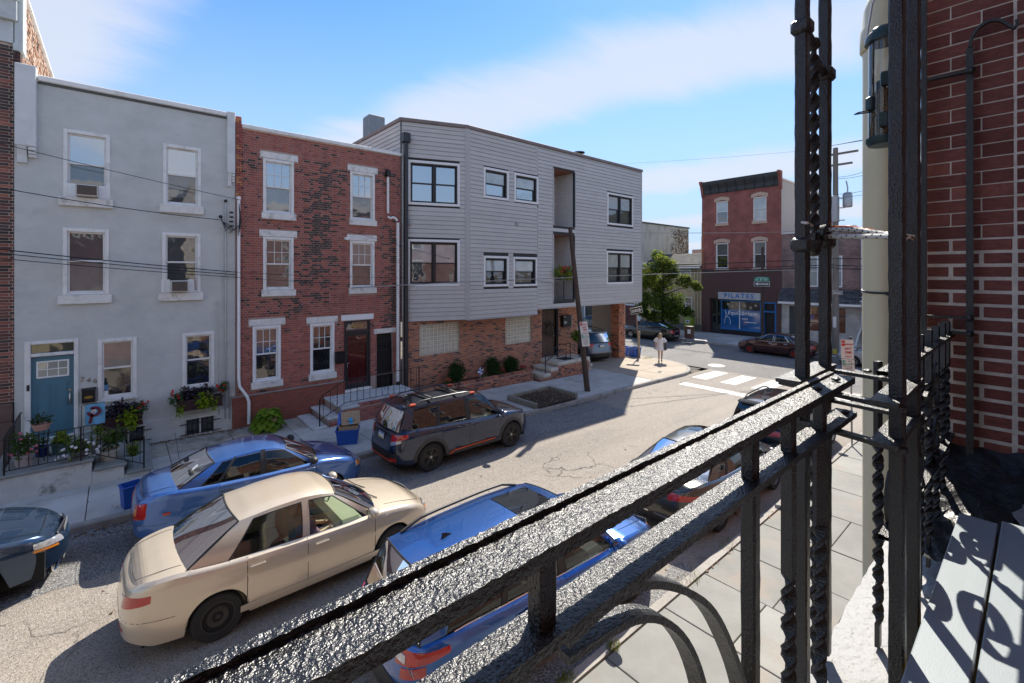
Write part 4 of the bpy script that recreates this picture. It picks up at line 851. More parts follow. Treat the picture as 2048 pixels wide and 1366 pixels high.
# black downspout, condenser, flue
ds = thing('black_downspout', 'black downspout with square hopper between brick house and clad building', 'downpipe', (8.5, 16.3, 0)); b = MB(); b.box(8.42, 8.72, 16.18, 16.46, 9.95, 10.32, bev=.02); b.build('hopper', DKBRONZE, ds, world=True); b = MB(); b.box(8.50, 8.64, 16.24, 16.38, -.2, 9.96, bev=.01); b.build('pipe', DKBRONZE, ds, world=True)
ac = thing('condenser', 'tall grey air conditioning condenser on the clad building roof', 'condenser', (9.57, 21.5, 10.7)); b = MB(); b.box(-.40, .40, -.36, .36, .55, 1.80, bev=.03); b.build('casing', mat('condenser_grey', (.24, .25, .25), .5, metal=.3), ac)
for k in range(15):
    xx = -.37+k*.053; b = MB(); b.box(xx, xx+.018, -.374, -.362, .62, 1.72); b.build('louvre', GALV, ac); b = MB(); b.box(-.414, -.402, xx*.93-.004, xx*.93+.014, .62, 1.72); b.build('louvre', GALV, ac)
b = MB()
for q in (-.36, .30): b.box(q, q+.06, -.3, -.24, 0, .55); b.box(q, q+.06, .24, .3, 0, .55)
b.build('stand', GALV, ac)
fl = thing('roof_flue', 'dark round flue cap on the clad building roof', 'flue', (20.2, 17.5, 10.7)); b = MB(); b.lathe([(.16, 0), (.16, .75)], seg=16); b.build('pipe', DKBRONZE, fl); b = MB(); b.lathe([(.1, .76), (.30, .84), (.30, .88), (.1, .93)], seg=20); b.build('collar', DKBRONZE, fl); b = MB(); b.lathe([(.12, .95), (.34, 1.05), (.34, 1.09), (0, 1.17)], seg=20); b.build('cap', DKBRONZE, fl)
for (x, nm) in ((9.0, 0), (9.9, 1)): b = MB(); b.lathe([(.06, 0), (.06, .35), (.09, .36), (.09, .44), (0, .46)], x, 18.9+nm, 10.72, 10); tag(b.build('roof_vent', DKBRONZE), 'short black vent pipe near the roof edge, ' + ('behind the front corner' if nm == 0 else 'in front of the condenser'), 'vent')
# raised brick bed in front
rb = thing('raised_bed', 'low brick planter wall in front of the orange brick facade', 'planter', (11.7, 15.7, -.2))
b = MB(); b.box(8.75, 14.68, 15.52, 15.60, -.45, .24); b.box(8.75, 8.83, 15.6, 16.39, -.45, .24); b.box(14.60, 14.68, 15.6, 16.39, -.45, .24); b.build('core', MORT_D, rb, world=True)
nb = 0
for i in range(8):
    x = 8.75-(.1 if i % 2 else 0); z0_ = -.36+i*.0715
    while x < 14.68:
        a, c = max(x, 8.75), min(x+.203, 14.68); x += .214
        if c-a > .04: b = MB(); b.box(a, c, 15.508, 15.54, z0_, z0_+.06, bev=.003); b.build('brick', rnd.choices(OB, (.2, .1, .5, .2))[0], rb, world=True)
for k in range(76): b = MB(); xx = 8.75+k*.0778; b.box(xx, xx+.068, 15.49, 15.70, .245, .345, bev=.004); b.build('capping_brick', rnd.choices(OB, (.2, .05, .55, .2))[0], rb, world=True)
M_SOIL = mat('mulch', (.040, .028, .020), .95, var=.5, vscale=25, bump=.8, bscale=40)
b = MB(); b.quad((8.83, 15.6, .22), (14.6, 15.6, .22), (14.6, 16.39, .22), (8.83, 16.39, .22)); b.build('soil', M_SOIL, rb, world=True)
# timber tree pit
tp = thing('timber_planter', 'weathered timber edged tree pit full of mulch by the kerb', 'planter', (12.7, 12.9, -.2)); TIMB = mat('grey_timber', (.22, .20, .155), .85, var=.35, vscale=5, bump=.4, bscale=20, stretch=(1, 1, 6), rand=.2)
for k in range(2):
    z0_ = gz(12.5) - .08 + k*.145
    for (x0, x1, y0_, y1) in ((11.55, 11.69, 12.10, 13.70), (11.695, 13.90, 13.56, 13.70), (13.76, 13.90, 12.10, 13.555)): b = MB(); b.box(x0, x1, y0_, y1, z0_, z0_+.14, bev=.012); b.build('timber', TIMB, tp, world=True)
b = MB(); nX, nY = 22, 16; P = [[(11.69+2.07*i/nX, 12.0+1.56*j/nY, gz(12.5)+.05+.12*math.sin(math.pi*j/nY*.7+.2)*math.sin(math.pi*min(1, i/nX))+random.uniform(-.02, .02)) for i in range(nX+1)] for j in range(nY+1)]; b.grid(P); b.build('mulch', M_SOIL, tp, world=True)
b = MB(); LEAFM = [mat('dry_leaf_tan', (.30, .17, .08), .8, var=.4, vscale=30), mat('dry_leaf_brown', (.14, .065, .035), .8, var=.4, vscale=30), mat('wood_chip', (.38, .30, .22), .9)]
for k in range(700):
    x, y = random.uniform(11.7, 13.7), random.uniform(12.02, 13.5); z = gz(12.5)+.06+.12*math.sin(math.pi*(y-12)/1.56*.7+.2)*math.sin(math.pi*(x-11.69)/2.07)+random.uniform(0, .03); a = random.uniform(0, 6.3); r = random.uniform(.015, .04)
    b.quad((x-r*math.cos(a), y-r*math.sin(a), z), (x+r*.5*math.sin(a), y-r*.5*math.cos(a), z+random.uniform(0, .03)), (x+r*math.cos(a), y+r*math.sin(a), z), (x-r*.5*math.sin(a), y+r*.5*math.cos(a), z+.01), random.choice((0, 1, 1, 2)))
o = b.build('mulch_litter', LEAFM, tp, world=True); o['kind'] = 'stuff'
# ------------------------------------------------------------------ houses across the cross street (plane x = 40.7, facing -x)
def brick_tex(name, c1, c2, mort, course=.075, L=.21, rough=.88, mix=.25, var=.3, swap=True):
    m, n, l, p = newmat(name); MATS[name] = m; p.inputs['Roughness'].default_value = rough
    tc = n.new('ShaderNodeTexCoord'); sp = n.new('ShaderNodeSeparateXYZ'); l.new(tc.outputs['Object'], sp.inputs[0]); ad = n.new('ShaderNodeMath'); l.new(sp.outputs[0], ad.inputs[0]); l.new(sp.outputs[1], ad.inputs[1])
    cm = n.new('ShaderNodeCombineXYZ'); l.new(ad.outputs[0], cm.inputs[0]); l.new(sp.outputs[2], cm.inputs[1])
    br = n.new('ShaderNodeTexBrick'); l.new(cm.outputs[0], br.inputs['Vector']); br.inputs['Scale'].default_value = 1.0; br.inputs['Brick Width'].default_value = L; br.inputs['Row Height'].default_value = course
    br.inputs['Mortar Size'].default_value = .009; br.inputs['Color1'].default_value = (*c1, 1); br.inputs['Color2'].default_value = (*c2, 1); br.inputs['Mortar'].default_value = (*mort, 1); br.inputs['Bias'].default_value = mix
    t = n.new('ShaderNodeTexNoise'); t.inputs['Scale'].default_value = 1.2; t.inputs['Detail'].default_value = 6; l.new(tc.outputs['Object'], t.inputs['Vector']); h = n.new('ShaderNodeHueSaturation'); mr = n.new('ShaderNodeMapRange'); l.new(t.outputs[0], mr.inputs[0]); mr.inputs[1].default_value = .3; mr.inputs[2].default_value = .7; mr.inputs[3].default_value = 1-var; mr.inputs[4].default_value = 1+var; l.new(mr.outputs[0], h.inputs['Value']); l.new(br.outputs[0], h.inputs['Color']); l.new(h.outputs[0], p.inputs['Base Color'])
    b = n.new('ShaderNodeBump'); b.inputs['Strength'].default_value = .5; b.inputs['Distance'].default_value = .01; b.invert = True; l.new(br.outputs['Fac'], b.inputs['Height']); l.new(b.outputs[0], p.inputs['Normal'])
    return m
BT_RED = brick_tex('far_brick_red', (.34, .10, .08), (.27, .075, .06), (.30, .16, .13)); BT_PLAID = brick_tex('far_brick_plaid', (.26, .10, .075), (.08, .04, .035), (.50, .45, .42), .085, .22, mix=.1)
BT_WHITE = brick_tex('far_brick_white', (.50, .47, .43), (.60, .57, .52), (.28, .25, .22)); BT_ORANGE = brick_tex('far_brick_orange', (.40, .13, .06), (.34, .10, .05), (.40, .25, .18)); BT_TAN = brick_tex('far_brick_tan', (.50, .38, .22), (.46, .35, .20), (.40, .32, .2)); BT_DARK = brick_tex('far_brick_dark', (.16, .05, .04), (.10, .035, .03), (.16, .1, .09))
STUC_W = mat('dirty_white_stucco', (.50, .49, .45), .9, var=.15, vscale=1.2, bump=.4, bscale=14, stain=(.20, .17, .14), stain_scale=.7, stain_amt=.75, stretch=(1, 1, .35)); STUC_C = mat('cream_roughcast', (.52, .50, .43), .95, var=.15, vscale=20, bump=.8, bscale=30)
XF = 40.7
pl = thing('studio_building', 'three storey red brick building with dark bracketed cornice and PILATES shopfront', 'building', (XF, 20.45, 0), R(-90)); WP = 6.65
TW = [(1.31, 2.36, 9.25, 11.2), (4.46, 5.52, 9.2, 11.2), (1.27, 2.39, 5.22, 7.48), (4.46, 5.50, 5.22, 7.48)]
b = MB(); wall_holes(b, 0, WP, 5.0, 11.95, TW, depth=.18); b.build('wall', BT_RED, pl)
b = MB(); shell(b, 0, WP, -.8, 12.4, 14); b.build('side_wall', STUC_C, pl)
for i, (x0, x1, z0, z1) in enumerate(TW):
    o = sash_window(pl, x0, x1, z0, z1, fm=WHITE, panes=((P_SHADE, P_GREY), (P_BLIND, P_BLIND), (P_GREY, P_DARK), (P_CURT, P_DARK))[i], cw=.07, y=.06)
    xm, hw = (x0+x1)/2, (x1-x0)/2+.14; b = MB(); pts = [(xm-hw+2*hw*k/8, z1-.08+.16*math.sin(math.pi*k/8)) for k in range(9)]; b.prism(pts + [(x, z+.30) for x, z in reversed(pts)], 'y', -.05, .12); b.build('lintel', mat('buff_lintel', (.56, .40, .30), .8, var=.15, vscale=6), o); stone(o, 'sill', x0-.07, x1+.07, z0-.26, z0, -.08, .15, MATS['buff_lintel'])
SLATE = mat('slate_cornice', (.045, .05, .055), .6, var=.25, vscale=3)
b = MB(); b.prism([(0, 11.9), (-.08, 12.0), (-.14, 12.35), (-.42, 12.75), (-.50, 13.02), (0, 13.0)], 'x', .22, WP-.18); b.build('cornice', SLATE, pl)
for k in range(8): b = MB(); xx = .75+k*.76; b.prism([(0, 11.92), (-.18, 12.02), (-.22, 12.3), (-.50, 12.72), (-.50, 12.78), (0, 12.78)], 'x', xx, xx+.09); b.build('bracket', SLATE, pl)
for (a, c) in ((-.02, .20), (WP-.16, WP+.04)): b = MB(); b.prism([(.1, 11.6), (-.05, 11.7), (-.35, 12.7), (-.55, 12.95), (-.55, 13.1), (.1, 13.1)], 'x', a, c); b.build('cornice_end', BT_RED, pl)
stone(pl, 'dentil_course', 0, WP, 11.82, 11.9, -.06, .02, BT_RED)
stone(pl, 'side_coping', WP-.05, WP+.10, 12.4, 12.52, -.02, 9, WHITE2); stone(pl, 'quoin_strip', -.03, .16, -.5, 9.4, -.02, .2, BT_ORANGE)
BRN = mat('brown_panelling', (.095, .045, .04), .6, var=.15, vscale=2, stretch=(8, 1, .4)); BLUE = mat('shop_blue', (.015, .15, .40), .45, var=.06)
b = MB(); wall_holes(b, .02, WP, -.7, 5.0, [(.75, 5.14, -.55, 2.52), (5.25, 6.28, -.55, 2.4)], y=-.04, depth=.45); b.build('shopfront', BRN, pl); stone(pl, 'shopfront_ledge', .0, WP, 4.98, 5.08, -.12, .05, SLATE)
b = MB(); b.box(1.72, 5.08, -.06, .25, -.16, -.02); b.box(1.72, 5.08, .05, .15, 2.33, 2.42); b.box(1.72, 1.80, .04, .16, -.02, 2.34); b.box(5.0, 5.08, .04, .16, -.02, 2.34); b.build('window_surround', BLUE, pl)
b = MB(); b.box(1.74, 5.05, .0, .3, -.60, -.16); b.build('stall_riser', mat('shop_black', (.012, .012, .014), .5), pl)
sw = MB(); sw.quad((1.80, .10, -.02), (5.0, .10, -.02), (5.0, .10, 1.62), (1.80, .10, 1.62)); swo = sw.build('shop_window', pane_mat('blue_film', (.020, .13, .34), .08, .05), pl)
b = MB(); b.quad((1.80, .10, 1.62), (5.0, .10, 1.62), (5.0, .10, 2.34), (1.80, .10, 2.34)); b.build('pane', P_DARK, swo)
b = MB(); b.box(3.30, 3.36, .05, .10, -.02, 2.34); b.build('mullion', WHITE2, swo)
text_on('lettering', 'Equilibrium', .46, WHITE2, swo, (3.55, .09, 1.32), FACE_MY, .004, 1.15, shear=.25); b = MB(); b.box(3.5, 3.98, .085, .09, .83, .89); b.box(3.75, 4.75, .085, .09, .56, .62); b.build('small_print', WHITE2, swo)
b = MB(); b.tube([(2.02, .085, .35), (2.06, .085, .75), (2.2, .085, .98), (2.4, .085, .92), (2.52, .085, .68), (2.56, .085, .3)], .018, 5); b.tube([(2.10, .085, .9), (2.18, .085, 1.15), (2.12, .085, 1.35), (2.08, .085, 1.55)], .018, 5); b.tube([(2.2, .085, .85), (2.28, .085, 1.08), (2.18, .085, 1.22), (2.15, .085, 1.4)], .014, 5); b.build('figure_drawing', WHITE2, swo)
for (cx_, cz_, r_) in ((3.75, 2.0, .16), (4.25, 1.85, .17), (4.65, 2.05, .15), (2.35, 2.05, .12), (2.75, 1.9, .14), (3.05, 2.1, .13)):
    b = MB()
    for k in range(6): a = k*math.pi/3; b.tube([(cx_, .085, cz_), (cx_+r_*math.cos(a), .085, cz_+r_*math.sin(a))], .016, 4)
    b.build('paper_flower', mat('paper_cream', (.62, .55, .42), .8), swo)
sg = stone(pl, 'shop_sign', 1.55, 5.10, 2.50, 3.12, -.16, -.05, mat('sign_silver', (.48, .49, .50), .5, var=.12, vscale=3), .01); text_on('sign_lettering', 'PILATES', .55, mat('sign_blue', (.015, .15, .45), .5), sg, (3.33, -.165, 2.81), FACE_MY, .004, 1.35)
for i, (x0, x1) in enumerate(((.78, 1.22), (1.24, 1.68))): b = MB(); b.box(x0, x1, .3, .36, -.5, 2.45); d_ = b.build('door', mat('shop_grey_door', (.05, .055, .06), .4), pl); b = MB(); b.quad((x0+.08, .295, 0), (x1-.08, .295, 0), (x1-.08, .295, 2.3), (x0+.08, .295, 2.3)); b.build('pane', P_DARK, d_)
b = MB(); b.box(5.25, 5.36, -.06, .2, -.55, 2.4); b.box(6.17, 6.28, -.06, .2, -.55, 2.4); b.box(5.36, 6.17, -.06, .2, 2.28, 2.4); b.box(5.36, 6.17, -.06, .2, 1.55, 1.68); b.build('door_frame', BLUE, pl); b = MB(); b.box(5.36, 6.17, .2, .25, -.5, 2.28); b.build('door', MATS['shop_black'], pl)

nb = thing('shop_building', 'two storey patterned brick building with grey shingled awning', 'building', (XF, 13.79, 0), R(-90)); WN = 5.38
NW = [(1.75, 2.55, 3.75, 6.1), (2.57, 3.02, 3.75, 6.1), (3.45, 4.1, 3.75, 6.1)]
b = MB(); wall_holes(b, 0, WN, 3.4, 7.95, NW); shell(b, 0, WN, -.8, 7.9, 12); b.build('wall', BT_PLAID, nb)
for w in NW: sash_window(nb, *w, fm=WHITE2, panes=(P_SHADE, P_SHADE), cw=.06)
b = MB(); wall_holes(b, 0, WN, -.7, 2.6, [(.55, 1.5, -.6, 2.2), (1.95, 4.3, .35, 2.2)]); b.build('ground_floor', BT_WHITE, nb)
b = MB(); b.box(.55, 1.5, .08, .12, -.6, 2.2); b.build('door', mat('shop_grey_door', (0, 0, 0)), nb)
for k in range(3): b = MB(); x0 = 1.97+k*.775; b.quad((x0, .08, .35), (x0+.74, .08, .35), (x0+.74, .08, 2.2), (x0, .08, 2.2)); w_ = b.build('shop_pane', pane_mat('warm_pane', (.20, .085, .05), .04, .1), nb)
b = MB()
for k in range(4): b.box(1.93+k*.79, 1.97+k*.79, .04, .1, .35, 2.2)
for zz in (.33, .95, 1.55, 2.17): b.box(1.95, 4.3, .045, .095, zz, zz+.05)
b.build('window_bars', DKBRONZE, nb)
SHG = [mat('shingle_dark', (.055, .058, .062), .9, var=.3, vscale=8, rand=.25), mat('shingle_grey', (.085, .088, .092), .9, var=.3, vscale=8, rand=.25)]
b = MB(); b.prism([(0, 3.55), (-.75, 2.55), (-.75, 2.42), (0, 2.42)], 'x', -.02, WN+.02); aw = b.build('awning', WHITE, nb); rnd = random.Random(8)
for i in range(7):
    for j in range(14):
        x0 = j*.392-(.19 if i % 2 else 0); t0, t1 = i/7, (i+1)/7; a, c = max(x0, 0), min(x0+.385, WN)
        if c-a < .05: continue
        y0_, z0_, y1_, z1_ = -.765+.75*t0, 2.56+1.0*t0, -.765+.75*(t1+.06), 2.56+1.0*(t1+.06); b = MB(); b.add([(a, y0_-.02, z0_+.015), (c, y0_-.02, z0_+.015), (c, y1_, z1_), (a, y1_, z1_), (a, y0_, z0_), (c, y0_, z0_)], [(0, 1, 2, 3), (4, 5, 1, 0)]); b.build('shingle', rnd.choice(SHG), aw)
stone(nb, 'awning_fascia', -.02, WN+.02, 2.38, 2.50, -.80, -.70, WHITE2); stone(nb, 'parapet_coping', 0, WN, 7.95, 8.05, -.05, .2, WHITE)
b = MB(); b.tube([(5.30, -.1, 7.6), (5.30, -.1, .9), (5.15, -.3, .4), (4.95, -.3, -.5)], .06, 8); b.build('downpipe', WHITE2, nb); b = MB(); b.box(3.9, 4.6, 1.5, 1.9, 7.7, 8.45, bev=.04); b.lathe([(0, 0), (.22, 0), (.24, .02)], 4.18, 1.485, 8.08, 16, axis='y'); b.build('rooftop_unit', WHITE2, nb)

og = thing('orange_building', 'tall orange brick building at the right end of the far side', 'building', (XF-.4, 8.38, 0), R(-90)); b = MB(); wall_holes(b, 0, 2.75, -.7, 9.9, [(1.1, 2.2, 2.2, 4.4)]); shell(b, 0, 2.75, -.8, 9.9, 12); b.build('wall', BT_ORANGE, og); b = MB(); b.tube([(.28, -.1, -.4), (.28, -.1, 8.6), (.5, -.12, 8.9), (.5, -.12, 9.3)], .08, 8); b.build('downpipe', WHITE2, og); sash_window(og, 1.1, 2.2, 2.2, 4.4, panes=(P_GREY, P_GREY))
yb = thing('yellow_building', 'tall pale yellow building with moulded cornice seen beside the near brick wall', 'building', (XF-1.2, 5.6, 0), R(-90)); YEL = mat('yellow_paint', (.46, .44, .24), .7, var=.1, vscale=2); b = MB(); wall_holes(b, 0, 8, -.7, 10.4, [(.4, 1.3, 6.4, 8.6), (.4, 1.3, 2.4, 4.8)]); shell(b, 0, 8, -.8, 10.6, 12); b.build('wall', YEL, yb)
for w in ((.4, 1.3, 6.4, 8.6), (.4, 1.3, 2.4, 4.8)): sash_window(yb, *w, panes=(P_GREY, P_DARK))
b = MB(); b.prism([(0, 9.5), (-.1, 9.6), (-.2, 10.2), (-.6, 10.7), (-.65, 10.95), (0, 11.0)], 'x', -.05, 8); b.build('cornice', YEL, yb)
for k in range(10): b = MB(); b.box(.2+k*.75, .4+k*.75, -.42, 0, 9.75, 10.45, bev=.03); b.build('bracket', YEL, yb)

tn = thing('tan_building', 'low tan brick building with dark shingled roof behind the street tree', 'building', (XF, 26.86, 0), R(-90)); WT = 6.40
TNW = [(3.75, 5.35, 4.25, 5.15), (4.75, 5.45, 1.2, 2.55), (1.2, 2.6, 1.0, 2.6)]
b = MB(); wall_holes(b, 0, WT, -.8, 5.35, TNW); shell(b, 0, WT, -.8, 5.35, 8); b.build('wall', BT_TAN, tn)
for w in TNW: sash_window(tn, *w, fm=WHITE, panes=(P_GREY, P_DARK), cw=.06)
b = MB(); b.prism([(-.3, 5.32), (-.3, 5.4), (3.2, 6.75), (7, 5.4)], 'x', 0, WT); rf = b.build('roof', SHG[0], tn)
for i in range(11):
    for j in range(17):
        x0 = j*.39-(.19 if i % 2 else 0); a, c = max(x0, 0), min(x0+.383, WT); t0, t1 = i/11, (i+1.1)/11
        if c-a > .05: b = MB(); b.add([(a, -.31+3.5*t0, 5.435+1.35*t0), (c, -.31+3.5*t0, 5.435+1.35*t0), (c, -.31+3.5*t1, 5.405+1.35*t1), (a, -.31+3.5*t1, 5.405+1.35*t1)], [(0, 1, 2, 3)]); b.build('shingle', rnd.choice(SHG), rf)
stone(tn, 'eaves_gutter', 0, WT, 5.24, 5.36, -.42, -.28, WHITE); stone(tn, 'plinth', 0, WT, -.8, .05, -.25, .0, mat('grey_stone', (.16, .15, .14), .9, var=.3, vscale=3, bump=.4, bscale=12))
for xx in (5.75, 6.05, 6.3): b = MB(); b.tube([(xx, -.06, 5.2), (xx, -.06, -.4)], .055, 8); b.build('downpipe', mat('tan_pipe', (.50, .42, .29), .6), tn)
b = MB(); b.box(-.02, .14, -.35, 4.2, 5.4, 5.9); b.build('roof_upstand', WHITE, tn)

bk = thing('brick_house', 'dark brick house with stained white party wall behind the tree', 'house', (XF, 31.2, 0), R(-90)); b = MB(); wall_holes(b, 0, 4.33, -.8, 9.9, [(2.2, 3.6, 1.4, 2.9)]); b.build('wall', BT_DARK, bk); b = MB(); shell(b, 0, 4.33, -.8, 9.95, 9.6); b.build('party_wall', STUC_W, bk)
sash_window(bk, 2.2, 3.6, 1.4, 2.9, fm=WHITE2, panes=(P_BLIND, P_CURT), cw=.1); b = MB(); b.box(3.75, 4.3, -.02, .2, -.6, 2.4); b.build('door_frame', WHITE2, bk); stone(bk, 'coping', -.1, 4.45, 9.95, 10.08, -.1, 9.7, SLATE)
for k in range(3): stone(bk, 'step', 2.4+.2*k, 4.4, -.75+.2*k, -.55+.2*k, -1.2+.3*k, .0, mat('brown_step', (.16, .08, .06), .85))
# ivy stain stripe on the party wall
b = MB(); rnd = random.Random(3)
for k in range(900):
    x, z = 46.2+4.0*rnd.random()**.6, 5.5+4.2*rnd.random(); r = rnd.uniform(.05, .14); a = rnd.uniform(0, 6.3); b.quad((x-r*math.cos(a), 26.85, z-r*math.sin(a)), (x+r*.6*math.sin(a), 26.82, z-r*.6*math.cos(a)), (x+r*math.cos(a), 26.85, z+r*math.sin(a)), (x-r*.6*math.sin(a), 26.83, z+r*.6*math.cos(a)), rnd.choice((0, 1)))
o = b.build('dead_ivy', [mat('ivy_brown', (.16, .10, .07), .95, var=.3), mat('ivy_grey', (.26, .20, .16), .95, var=.3)], bk, world=True); o['kind'] = 'stuff'
gw = thing('grey_house', 'grey rendered house with dark door seen through the car port', 'house', (XF, 39.5, 0), R(-90)); b = MB(); wall_holes(b, 0, 8.2, -.8, 8.5, [(5.2, 6.9, -.6, 2.35), (1.2, 2.4, 1.2, 3)]); shell(b, 0, 8.2, -.8, 8.5, 8); b.build('wall', mat('far_grey_render', (.28, .30, .29), .9, var=.1), gw); b = MB(); b.box(5.2, 6.9, .06, .12, -.6, 2.35); b.build('door', DKBRONZE, gw); sash_window(gw, 1.2, 2.4, 1.2, 3, panes=(P_DARK, P_DARK)); stone(gw, 'door_trim', 5.05, 5.19, -.6, 2.5, -.05, .05, WHITE2)
rw = thing('roofline_house', 'pinkish distant house with flat roof beyond the low tan building', 'house', (58, 30.5, 0), R(-90)); b = MB(); wall_holes(b, 0, 6.5, -.8, 7.9, []); shell(b, 0, 6.5, -.8, 7.9, 8); b.build('wall', mat('pink_render', (.42, .28, .24), .9, var=.2, vscale=1), rw); b = MB(); b.box(1.0, 2.2, .5, 2, 7.8, 9.6); b.box(3.4, 5.0, .5, 2, 7.8, 9.0); b.build('roof_box', STUC_C, rw); b = MB(); b.prism([(-.5, 6.0), (-2.5, 5.3), (-2.5, 5.2), (0, 5.2), (0, 6.0)], 'x', 2.0, 6.6); b.build('lean_to_roof', SLATE, rw)
# the near row behind the camera (what the windows across the street reflect)
BT_NEAR = brick_tex('near_brick', (.38, .15, .105), (.32, .12, .085), (.46, .36, .29))
for i, (x0, x1, zt_, m_) in enumerate(((-16, -9, 9.6, mat('pale_render', (.68, .65, .58), .85)), (-9, -3.2, 9.2, mat('cream_block', (.66, .58, .38), .85, var=.1)), (-3.2, 3.18, 9.8, MATS['cream_block']), (3.62, 10.2, 9.4, BT_NEAR), (10.2, 17.5, 9.9, BT_NEAR))):
    t = thing('near_house', ('second house to the left of the viewpoint', 'cream house left of the viewpoint', 'brick house the viewpoint leans out of', 'dark brick house right of the viewpoint', 'brick house at the near corner')[i], 'house', (x1, -.25, 0), R(180)); w_ = x1-x0
    hs = [(w_*.12, w_*.12+.95, 6.6, 8.3), (w_*.62, w_*.62+.95, 6.6, 8.3), (w_*.14, w_*.14+.9, 1.3, 3.0), (w_*.60, w_*.60+.9, .5, 2.9)] + ([(w_*.12, w_*.12+.95, 4.1, 5.8), (w_*.62, w_*.62+.95, 4.1, 5.8)] if i != 2 else [])
    b = MB(); wall_holes(b, 0, w_, -.6, zt_, hs); shell(b, 0, w_, -.6, zt_, 9); b.build('wall', m_, t); stone(t, 'cornice', 0, w_, zt_-.5, zt_, -.25, .1, WHITE)
    if i == 2: b = MB(); wall_holes(b, 0, w_, 3.7, zt_-.5, hs[:2], y=-.012, depth=.15); b.build('upper_wall', BT_DARK, t)
    for h_ in hs: sash_window(t, *h_, panes=(P_GREY, P_DARK))
# ------------------------------------------------------------------ vehicles (local frame: x forward, y left, z up, origin on the road below the middle)
RUBBER = mat('tyre_rubber', (.018, .018, .018), .85, var=.25, vscale=30); BLACKP = mat('black_plastic', (.020, .020, .022), .55, var=.1); SEAM = mat('panel_gap', (.006, .006, .007), .8)
CHROME = mat('chrome', (.75, .75, .76), .12, metal=1.0); PLATE = mat('plate_white', (.62, .64, .66), .45, var=.1, vscale=30); PLATEB = mat('plate_blue', (.05, .10, .30), .45); PLATEY = mat('plate_yellow', (.62, .48, .06), .45)
LENSR = mat('tail_lens', (.42, .010, .008), .12, coat=1.0, var=.3, vscale=8); LENSO = mat('amber_lens', (.62, .20, .02), .15, coat=1.0); LENSC = mat('clear_lens', (.55, .56, .58), .08, metal=.5, coat=1.0, var=.35, vscale=20); UNDER = mat('underbody', (.008, .008, .009), .9)
CARGLASS = glass_mat('car_glass', (.50, .60, .56)); CARGLASS_D = glass_mat('privacy_glass', (.13, .145, .15))
def paint(name, col, metal=.35, rough=.32):
    return mat(name, col, rough, metal=metal, coat=1.0, var=.03, vscale=3)
def smooth_profile(pts, w=.10):
    xs = np.linspace(pts[0][0], pts[-1][0], 600); zs = np.interp(xs, [q[0] for q in pts], [q[1] for q in pts]); dx_ = xs[1]-xs[0]; k = max(1, int(w/dx_)); ker = np.hanning(2*k+3); ker /= ker.sum()
    zp = np.concatenate([np.full(k+1, zs[0]), zs, np.full(k+1, zs[-1])]); zs2 = np.convolve(zp, ker, 'valid'); return lambda x: float(np.interp(x, xs, zs2))
def cols0(sp): return sp['cols'][0][0]
